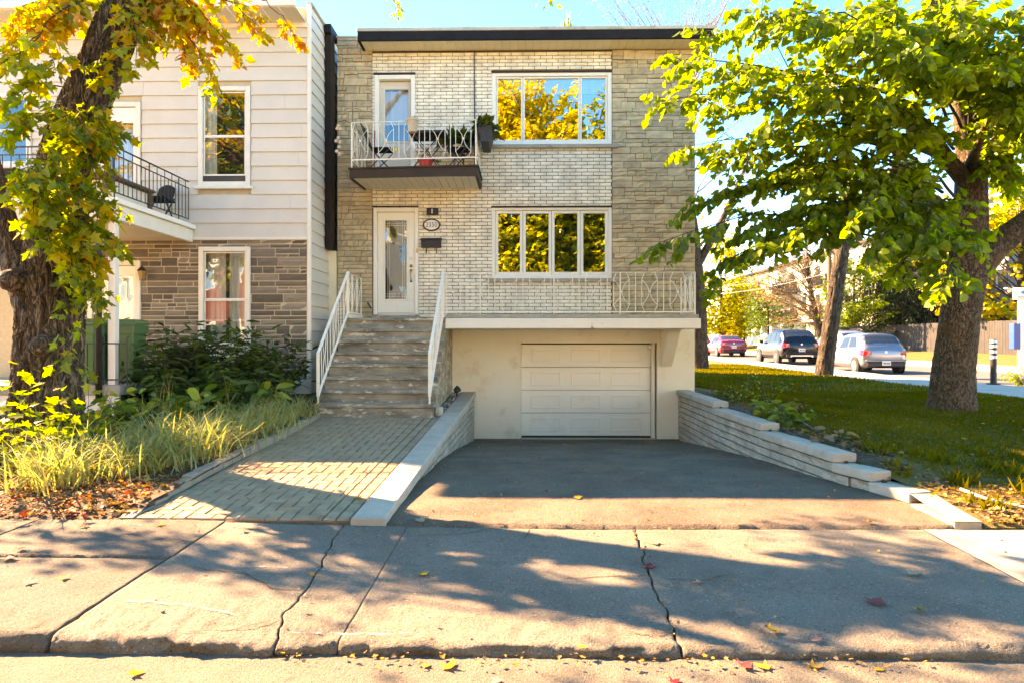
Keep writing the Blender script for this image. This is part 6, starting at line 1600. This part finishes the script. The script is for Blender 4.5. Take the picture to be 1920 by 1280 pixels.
# =================================================================== CARS
def paint(name, c, rough=.25, metal=.4, coat=.9): 
    n = NB(name); n.b.inputs['Coat Roughness'].default_value = .04
    return n.fin(n.mix(n.rng(n.noise(2,3,.5),.3,.7), c, tuple(x*.92 for x in c)), rough, metal, .5, coat)
M['lamp_red'] = mat('red_lamp_lens',(.45,.008,.012),(.38,.006,.01),9,.12,coat=1)
M['lamp_clear'] = mat('clear_lamp_lens',(.6,.62,.63),(.5,.52,.53),9,.1,coat=1)
M['tyre'] = mat('tyre_rubber',(.018,.018,.018),(.028,.027,.026),12,.85)
M['rim'] = mat('alloy_rim',(.22,.225,.23),(.17,.175,.18),9,.35,.8)
M['rim_dark'] = mat('dark_alloy_rim',(.05,.05,.055),(.07,.07,.075),9,.3,.7)
M['car_glass'] = glass('car_glass', .10, (.02,.025,.028), False)
PROF = {
 'hatch': dict(L=3.9,W=1.7,wr=.30,wx=(.66,3.13), S=[(0,.50,.78,.84,.60,.50),(.03,.34,.84,.90,.72,.58),(.10,.26,.90,.97,.79,.62),(.22,.22,.93,1.10,.82,.62),(.42,.2,.95,1.34,.835,.60),(.60,.2,.95,1.45,.84,.60),(1.1,.19,.94,1.50,.85,.61),(1.7,.19,.92,1.49,.85,.62),(2.2,.19,.90,1.42,.85,.62),(2.75,.19,.89,1.12,.85,.64),(3.02,.19,.88,.95,.84,.70),(3.5,.2,.78,.84,.81,.66),(3.8,.26,.64,.70,.72,.58),(3.9,.36,.54,.58,.58,.48)],
   wins=[(.62,1.28),(1.36,2.08)], rear=(.24,.55), ws=(2.3,2.98)),
 'suv': dict(L=4.6,W=1.85,wr=.36,wx=(.92,3.68), S=[(0,.62,.98,1.04,.66,.56),(.03,.42,1.04,1.09,.80,.64),(.10,.34,1.07,1.14,.87,.68),(.22,.30,1.08,1.30,.90,.68),(.45,.28,1.09,1.58,.915,.68),(.62,.28,1.09,1.68,.92,.68),(1.2,.27,1.08,1.73,.925,.69),(2.0,.27,1.06,1.72,.925,.70),(2.6,.27,1.04,1.62,.925,.69),(3.1,.27,1.02,1.30,.92,.71),(3.4,.27,1.01,1.08,.91,.76),(4.1,.28,.94,1.0,.89,.74),(4.48,.34,.76,.84,.8,.66),(4.6,.45,.62,.68,.64,.54)],
   wins=[(.55,1.2),(1.28,1.98),(2.06,2.75)], rear=(.24,.58), ws=(2.72,3.36)),
 'sedan': dict(L=4.75,W=1.85,wr=.34,wx=(1.02,3.86), S=[(0,.55,.88,.94,.64,.54),(.03,.36,.96,1.01,.80,.66),(.10,.28,1.0,1.07,.87,.72),(.30,.24,1.0,1.10,.90,.74),(.55,.22,.99,1.14,.915,.70),(.95,.21,.97,1.30,.925,.66),(1.35,.21,.96,1.41,.925,.65),(1.9,.2,.95,1.46,.925,.66),(2.5,.2,.93,1.43,.925,.66),(3.0,.2,.91,1.18,.92,.68),(3.35,.2,.90,.97,.91,.74),(4.2,.22,.82,.88,.87,.72),(4.6,.28,.64,.72,.78,.64),(4.75,.4,.54,.58,.62,.52)],
   wins=[(.95,1.75),(1.83,2.65)], rear=(.58,1.25), ws=(2.62,3.3))}
def car(name, label, cat, loc, rz, kind, pm, rim='rim', rack=False, dark_low=True, group=None):
    pr_ = PROF[kind]; S_ = np.array(pr_['S']); L, W = pr_['L'], pr_['W']; t = thing(name, label, cat, loc, group, rz)
    yy = np.unique(np.concatenate([np.linspace(0,L,46), S_[:,0]])); col = [np.interp(yy,S_[:,0],S_[:,k]) for k in range(1,6)]
    for _ in range(2):
        for c in col: c[1:-1] = (c[:-2]+2*c[1:-1]+c[2:])/4
    def sec(y):
        zb,zl,zt,wb,wt = (float(np.interp(y,yy,c)) for c in col); d = zl-zb; cab = max(0,zt-zl)
        return [(0,zb),(wb*.86,zb),(wb*.97,zb+.08),(wb,zb+.30*d),(wb*.985,zb+.52*d),(wb*1.0,zb+.72*d),(wb*.955,zl),(wt+.06*min(1,cab*2),zl+cab*.80),(wt*.90,zt-.012),(wt*.5,zt+.012),(0,zt+.018)]
    b = MB(); ring = []
    for y in yy:
        s = sec(y); ring.append([(x,y,z) for x,z in s] + [(-x,y,z) for x,z in s[-2:0:-1]])
    n = len(ring[0]); V = [p for r in ring for p in r]; F = []
    for i in range(len(yy)-1):
        for k in range(n): F.append((i*n+k,(i+1)*n+k,(i+1)*n+(k+1)%n,i*n+(k+1)%n))
    F += [tuple(range(n)), tuple(range((len(yy)-1)*n+n-1,(len(yy)-1)*n-1,-1))]
    b.add(V,F); b.build('body', pm, t, smooth=True, world=False, fix=True)
    def patch(nm, m, k0, k1, t0, t1, y0, y1, off, sg, nu=8, taper=0.0, taper1=0.0):
        q = MB()
        def fn(u,v):
            f = t0+(t1-t0)*v; a0, a1 = y0+taper*v*(y1-y0), y1-taper1*v*(y1-y0); y = a0+(a1-a0)*u; s = sec(y)
            x = s[k0][0]*(1-f)+s[k1][0]*f; z = s[k0][1]*(1-f)+s[k1][1]*f
            return (sg*(x+off), y, z+off*.25)
        q.grid(fn, nu, 3, flip=(sg < 0)); return q.build(nm, m, t, smooth=True, world=False)
    for sg in (-1,1):
        for j,(a,c) in enumerate(pr_['wins']):
            patch('side_window', M['car_glass'], 6, 7, .06, .94, a, c, .006, sg, 8, .35 if j == 0 else 0, .3 if j == len(pr_['wins'])-1 else 0)
        patch('sill', M['black_plastic'], 1, 3, .1, .75, pr_['wx'][0]+.4, pr_['wx'][1]-.4, .006, sg)
        for a in ((pr_['wins'][0][1]+.05),(pr_['wins'][1][1]-.12)):
            patch('door_handle', M['black_plastic'], 5, 6, .3, .5, a, a+.16, .02, sg, 3)
        q = MB(); y = pr_['ws'][0]+.35; s = sec(y); q.box(sg*s[6][0], sg*(s[6][0]+.2), y-.05, y+.06, s[6][1]+.02, s[6][1]+.17, c=.03); q.build('mirror', pm, t, world=False)
        patch('tail_lamp', M['lamp_red'], 5, 6, -.3, .95, .025, .40 if kind != 'sedan' else .30, .012, sg, 6, 0, .25)
        q = MB(); s = sec(.05); q.box(sg*s[6][0]*.74, sg*s[6][0]*.985, .0, .05, s[5][1]-.02, s[6][1]-.0, c=.008); q.build('tail_lamp', M['lamp_red'], t, world=False)
        patch('headlamp', M['lamp_clear'], 5, 6, -.4, .8, L-.42, L-.12, .012, sg, 6)
        for yw in pr_['wx']:
            r = pr_['wr']; x = W/2-.105
            q = MB(); q.lathe([(0,-.0),(r*1.13,-.0),(r*1.13,.004),(0,.004)], sg*(W/2+.004), yw, r*1.02, 28, axis='X'); q.build('wheel_arch', M['black_plastic'], t, world=False)
            wh = MB(); wh.lathe([(r*.66,.105),(r*.9,.115),(r,.085),(r,-.09),(r*.6,-.1)], 0,0,0, 28, axis='X')
            wh.v = [(sg*(v[0]+W/2-.095), v[1]+yw, v[2]+r) for v in wh.v]; wo = wh.build('wheel', M['tyre'], t, smooth=False, world=False)
            q = MB()
            for k in range(7):
                a = 2*math.pi*k/7; ca, sa = math.cos(a), math.sin(a); xo = sg*(W/2+.012)
                q.bar((xo, yw+.06*ca, r+.06*sa), (xo, yw+r*.64*ca, r+r*.64*sa), .045, .02, up=(1,0,0))
            q.lathe([(r*.60,-.004),(r*.68,-.006),(r*.68,.006),(r*.60,.004)], sg*(W/2+.012), yw, r, 28, axis='X'); q.lathe([(0,-.012),(.07,-.01),(.07,.01),(0,.012)], sg*(W/2+.012), yw, r, 16, axis='X')
            q.build('rim', M[rim], wo, world=False)
    def topw(nm, y0, y1, kx, off):
        q = MB()
        def fn(u,v):
            y = y0+(y1-y0)*v; s = sec(y); w_ = s[8][0]*(1.0+kx*(1-v) if y1 > y0 else 1); x = (2*u-1)*w_
            z = float(np.interp(abs(x),[0,s[9][0],s[8][0],s[7][0]],[s[10][1],s[9][1],s[8][1],s[7][1]]))
            return (x, y-off*.7 if nm == 'rear_window' else y+off*.7, z+off)
        q.grid(fn, 10, 6, flip=nm != 'rear_window'); return q.build(nm, M['car_glass'], t, smooth=True, world=False, fix=True)
    topw('rear_window', pr_['rear'][0], pr_['rear'][1], .12, .012); topw('windscreen', pr_['ws'][1], pr_['ws'][0], .05, .012)
    zb = sec(.02)[0][1]
    q = MB(); q.box(-W*.40,W*.40,-.025,.09,zb-.16,zb+.02,c=.03); q.build('lower_bumper', M['black_plastic'], t, world=False)
    q = MB(); q.box(-W*.43,W*.43,-.035,.1,zb+.02,zb+.11,c=.035); q.build('bumper', pm, t, world=False)
    zp = zb+.20; 
    if kind == 'hatch': zp = zb-.02
    pl_ = MB().box(-.155,.155,-.05,-.03,zp-.08,zp+.08,c=.006).build('licence_plate', M['white_print'], t, world=False)
    q = MB()
    for k in range(6):
        x0 = -.115+.04*k+(.012 if k > 2 else 0); q.box(x0,x0+.026,-.053,-.0495,zp-.04,zp+.03)
    q.build('plate_characters', mat('plate_blue',(.06,.09,.25)), pl_, world=False)
    q = MB(); q.lathe([(0,-.012),(.045,-.01),(.05,.0)], 0, -.004, sec(.02)[6][1]-.02, 16, axis='Y'); q.build('badge', M['steel'], t, world=False)
    q = MB(); q.bar((-.02,pr_['rear'][0]-.03,sec(pr_['rear'][0])[10][1]-.02),(.32,pr_['rear'][0]+.02,sec(pr_['rear'][0]+.06)[10][1]+.0),.018,.014); q.build('rear_wiper', M['black_plastic'], t, world=False)
    if kind == 'suv':
        for sg in (-1,1):
            q = MB(); q.tube([(sg*W*.36,.9,1.72),(sg*W*.36,1.1,1.78),(sg*W*.36,2.2,1.77),(sg*W*.36,2.45,1.70)],.018,6); q.build('roof_rail', M['black_plastic'], t, world=False)
        q = MB(); q.tube([(.5,-.03,zb-.1),(.5,.1,zb-.1)],.05,12); q.tube([(-.5,-.03,zb-.1),(-.5,.1,zb-.1)],.05,12); q.build('exhaust', M['steel'], t, world=False)
        q = MB(); q.box(-.5,.5,-.045,.0,zb-.12,zb-.03,c=.02); q.build('skid_plate', M['steel'], t, world=False)
    if rack:
        q = MB(); q.box(-.5,.5,.8,2.1,1.80,1.90,c=.04); q.build('roof_box', M['black_plastic'], t, world=False)
    return t
car('hatchback', 'silver hatchback parked behind the leaning grey trunk', 'car', (13.35,25.0,road_z(26)+.02), R(-2), 'hatch', paint('silver_paint',(.24,.245,.255),.32,.7))
car('suv', 'black car with roof rails parked behind the silver hatchback', 'car', (13.55,33.0,road_z(34)+.02), R(-2), 'suv', paint('black_paint',(.004,.004,.005),.18,.0,.0), 'rim_dark')
car('sedan', 'dark red saloon parked between the black car and the orange one', 'car', (14.25,45.8,road_z(47)+.02), R(-2), 'sedan', paint('dark_red_paint',(.34,.012,.02),.25,.1))
car('suv', 'orange red car parked farthest away beside the house corner', 'car', (14.9,57.0,road_z(58)+.02), R(-2), 'suv', paint('orange_red_paint',(.40,.06,.025),.25,.3))
car('suv', 'pale blue car with a black roof box on the far lane', 'car', (18.1,40.0,road_z(38)+.02), R(180), 'suv', paint('pale_blue_paint',(.34,.40,.48),.3,.6), 'rim', True)
car('hatchback', 'dark grey car far down the street by the yellow tree', 'car', (14.6,70,road_z(70)+.02), R(-2), 'hatch', paint('grey_paint',(.06,.065,.07),.25,.5))

# =================================================================== THE SIDE STREET
t = thing('bollard', 'black and white striped plastic bollard at the pavement edge', 'bollard', (12.15,17.6,.45))
b = MB(); b.lathe([(0,0),(.16,0),(.16,.03),(.08,.04),(.075,.05),(.075,1.12),(.06,1.15),(0,1.15)],12.15,17.6,.45,18); b.build('post', M['black_plastic'], t, smooth=False)
for z in (.66,.80,.94,1.06):
    b = MB(); b.lathe([(.0765,0),(.0775,.0),(.0775,.075),(.0765,.075)],12.15,17.6,.45+z-.0,18); b.build('band', M['white_print'], t)
# charging station
t = thing('charging_station', 'tall white charging post with a square head and blue cabinets', 'charging station', (19.3,26.4,.56))
zb = .5
b = MB(); b.box(19.17,19.43,26.33,26.47,zb,zb+2.75,c=.03); b.build('post', M['white_print'], t)
b = MB(); b.box(19.02,19.58,26.25,26.50,zb+2.66,zb+3.12,c=.02); b.build('head', M['white_print'], t)
b = MB(); b.prism([(19.26+.11*math.cos(a), zb+2.93+.07*math.sin(a)) for a in np.linspace(0,6.283,5)[:4]], 26.236, 26.246, 'Y'); b.build('emblem', mat('teal_print',(.04,.30,.33)), t, fix=True)
b = MB(); b.box(19.0,19.52,26.238,26.248,zb+2.74,zb+2.77); b.box(19.05,19.45,26.238,26.248,zb+2.69,zb+2.71); b.build('print_line', mat('grey_print',(.3,.33,.36)), t)
b = MB()
for k in range(7): b.box(19.355,19.41,26.322,26.328,zb+1.28+k*.085,zb+1.34+k*.085)
b.build('side_lettering', M['black_print'], t)
blue = mat('blue_cabinet',(.008,.055,.24),(.01,.065,.27),4,.4)
for x0,x1,z0,z1 in ((18.88,19.13,.75,1.75),(19.46,19.78,.78,1.72)):
    b = MB(); b.box(x0,x1,26.2,26.5,zb+z0,zb+z1,c=.02); c_ = b.build('cabinet', blue, t)
b = MB(); b.box(19.52,19.72,26.19,26.198,zb+1.35,zb+1.62); b.build('notice', M['white_print'], t)
b = MB(); b.tube([(19.62,26.18,zb+.8),(19.66,26.1,zb+.4),(19.5,26.1,zb+.25),(19.44,26.2,zb+.7),(19.45,26.3,zb+2.6)],.014,6); b.build('cable', M['black_plastic'], t, smooth=True)
# fence of dark boards on the far side
t = thing('board_fence', 'dark grey board fence across the side street under the trees', 'fence', (25,35,.85))
fb = mat('grey_fence_board',(.03,.028,.026),(.045,.042,.04),3,.85,stretch=(6,6,.4),bump=.3,bs=30,spk=.1,ss=50,cell=2)
y = 24.0
me = MB().box(-.012,.012,-.098,.098,-.9,.9,c=.004).mesh('board', fb)
k = 0
while y < 51:
    o = put('board', me, t, True); o.location = (25+random.uniform(-.006,.006), y, 1.72+.004*(y-35)+random.uniform(-.01,.01)); y += .2; k += 1
for y in np.arange(24.1,51,2.4):
    b = MB(); b.box(25.03,25.13,y-.05,y+.05,.5,2.66,c=.006); b.build('post', fb, t)
for z in (1.1,2.3):
    b = MB(); b.box(25.02,25.06,24,51,z,z+.09); b.build('rail', fb, t)
t = thing('street_sign', 'grey pole with a narrow white parking sign behind the linden trunk', 'sign', (18.9,28.5,.5))
b = MB(); b.tube([(18.9,28.5,.4),(18.9,28.5,3.35)],.035,10); b.build('pole', M['steel'], t)
b = MB(); b.box(18.72,19.06,28.44,28.46,2.35,3.3,c=.004); s_ = b.build('plate', M['white_print'], t)
for z in (2.55,2.75):
    b = MB(); b.box(18.8,18.98,28.434,28.439,z,z+.1); b.build('print', M['black_print'], s_)
t = thing('utility_pole', 'wooden utility pole with an orange diamond sign by the white apartments', 'pole', (20.2,45,.7))
b = MB(); b.tube([(20.3,45,.5),(20.3,45,9.5)],[.16,.11],12); b.build('pole', M['wood'], t)
b = MB(); b.prism([(20.3,2.2),(20.75,2.62),(20.3,3.04),(19.85,2.62)],44.76,44.78,'Y'); sg = b.build('sign', mat('orange_sign',(.55,.22,.02)), t, fix=True)
b = MB(); b.box(20.08,20.52,44.745,44.755,2.59,2.66); b.build('print', M['black_print'], sg)
t = thing('overhead_wire', 'black overhead wires crossing in front of the white apartments', 'wires', (15,48,6))
for z0, z1, r in ((5.55,6.1,.03),(5.9,6.9,.018),(7.0,7.6,.018)):
    b = MB(); b.tube([(13+ (20.3-13)*u, 58-13*u, z0+(z1-z0)*u-.5*math.sin(math.pi*u)) for u in np.linspace(0,1,16)], r, 6); b.build('wire', M['black_plastic'], t)
    b = MB(); b.tube([(20.3+ 10*u, 45-9*u, z1+.3*u-.5*math.sin(math.pi*u)) for u in np.linspace(0,1,16)], r, 6); b.build('wire', M['black_plastic'], t)
# white apartments
def block(name, label, x, y0, y1, z0, z1, m, rows, n, depth=12, ww=1.3, wh=1.5, roofm='brown_metal', face='X', shops=True, balc=True):
    t = thing(name, label, 'building', (x, (y0+y1)/2, z0)); L = y1-y0
    pitch = L/n; H = (z1-z0-.6)/rows; holes = []
    for r in range(rows):
        for k in range(n):
            c = y0+(k+.5)*pitch; zz = z0+.9+r*H; holes.append((c-ww/2, c+ww/2, zz, zz+wh))
    b = MB(); holed(b, y0, y1, z0-.8, z1, -.3, 0.0, holes); sgn = 1
    def tr(v): return (x-v[1]-.0, v[0], v[2]) if face == 'X' else (v[0], x+v[1], v[2])
    b.v = [tr(v) for v in b.v]
    if face == 'X': b.v = [(x+(x-v[0])*1.0, v[1], v[2]) if False else v for v in b.v]
    b.build('wall', m, t, fix=True)
    b = MB(); q0, q1 = (x+.31, x+depth) if face == 'X' else (x-depth, x-.31)
    if face == 'X': b.box(q0,q1,y0+.01,y1-.01,z0-.8,z1-.01)
    else: b.box(y0+.01,y1-.01,q0,q1,z0-.8,z1-.01)
    b.build('rear', m, t)
    b = MB()
    if face == 'X': b.box(x-.35,x+depth,y0-.2,y1+.2,z1,z1+.25,c=.02)
    else: b.box(y0-.2,y1+.2,x-depth,x+.35,z1,z1+.25,c=.02)
    b.build('roof', M[roofm], t)
    for h in holes:
        b = MB()
        if face == 'X':
            for q in frame_boxes(h[0],h[1],h[2],h[3],.09,0,.05): b.box(x+.06,x+.13,q[0],q[1],q[4],q[5])
            f = b.build('window', M['white_pvc'], t)
            b = MB(); b.add([(x+.12,h[0],h[2]),(x+.12,h[1],h[2]),(x+.12,h[1],h[3]),(x+.12,h[0],h[3])],[(3,2,1,0)]); b.build('pane', M['glass_dark'], f)
        else:
            for q in frame_boxes(h[0],h[1],h[2],h[3],.1,0,.05)+[((h[0]+h[1])/2-.05,(h[0]+h[1])/2+.05,0,0,h[2],h[3])]: b.box(q[0],q[1],x-.13,x-.02,q[4],q[5])
            f = b.build('window', M['white_pvc'], t)
            b = MB(); b.add([(h[0],x-.12,h[2]),(h[1],x-.12,h[2]),(h[1],x-.12,h[3]),(h[0],x-.12,h[3])],[(3,2,1,0)]); b.build('pane', M['glass_dark'], f)
    return t
white_wall = mat('white_brick_wall',(.42,.40,.36),(.48,.46,.41),1.2,.8,bump=.2,bs=30,spk=.05,ss=40)
# (facade of the apartments is at x = 26, facing the street)
ap = block('apartment_building', 'long white three storey apartment building down the side street', 26.0, 50, 96, .9, 9.0, white_wall, 3, 16)
for k in (2,5,8,11):
    y = 50+(k+.5)*46/16
    for z in (3.4,6.1):
        b = MB(); b.box(24.7,25.98,y-1.6,y+1.6,z,z+.16,c=.01); b.build('balcony_slab', M['brown_metal'], ap)
        b = MB()
        for q in np.linspace(y-1.55,y+1.55,14): b.box(24.72,24.75,q-.015,q+.015,z+.16,z+1.05)
        b.box(24.71,24.76,y-1.6,y+1.6,z+1.05,z+1.1); b.box(24.76,25.97,y-1.6,y-1.57,z+.2,z+1.1); b.box(24.76,25.97,y+1.57,y+1.6,z+.2,z+1.1); b.build('balcony_rail', M['black_iron'], ap)
b = MB(); b.box(25.2,25.98,54,62,3.1,3.25,c=.01); b.build('awning', M['brown_metal'], ap)
for y in (55,58,61): 
    b = MB(); b.box(25.93,25.99,y-.5,y+.5,.9,3.0); b.build('door', M['soffit'], ap)
block('distant_house', 'pale house closing the end of the side street behind the yellow trees', 110.0, 8, 26, .9, 9.5, white_wall, 3, 6, face='Y') if False else None
gy = block('grey_building', 'grey flat roofed building half hidden by the linden trunk', 33.0, 40, 54, .9, 11.5, mat('grey_cladding',(.22,.23,.24),(.26,.27,.28),2,.6), 3, 5, roofm='galv')
# the brick house over the road, seen in the panes
red_brick = mat('red_brick_wall',(.17,.04,.028),(.21,.055,.036),3,.85,bump=.3,bs=40)
block('red_brick_house', 'red brick house with white windows across the street, mirrored in the lower left window', -15.5, -22.5, -9.4, .15, 8.2, red_brick, 2, 6, face='Y', ww=1.5, wh=1.8, roofm='soffit_grey')
white_paint = mat('white_painted_brick',(.78,.76,.71),(.82,.80,.76),1.2,.8,bump=.2,bs=30)  # row lengthened and painted white to bounce sunlight onto the brick house
for (x0, x1, h, r, n, lab) in ((-58,-40,9.6,3,6,'unseen white three storey house added far along the opposite side to bounce sunlight'),(-39.5,-23,9.2,3,5,'white house beside the red brick house across the street'),
        (-8.8,2,9.0,3,4,'white house across the street, mirrored in the front door'),(2.6,18,9.6,3,5,'long white house across the street behind the golden trees'),(18.6,34,9.0,3,5,'unseen white corner house added across the street to bounce sunlight'),(34.6,56,9.6,3,7,'last unseen white house added along the opposite side to bounce sunlight')):
    block('white_house', lab, -16.5, x0, x1, .15, h, white_paint, r, n, face='Y', roofm='soffit_grey', ww=1.2)
# small tuft on the roof edge
tag(clump('roof_weed','small yellow green weed growing on the roof edge',.85,12.98,lambda x,y:7.6,20,.3,300,M['leaf_hosta'],lambda g,n:.5+.5*g.uniform(0,1,n),None,.02,.06,.5,'weed'))
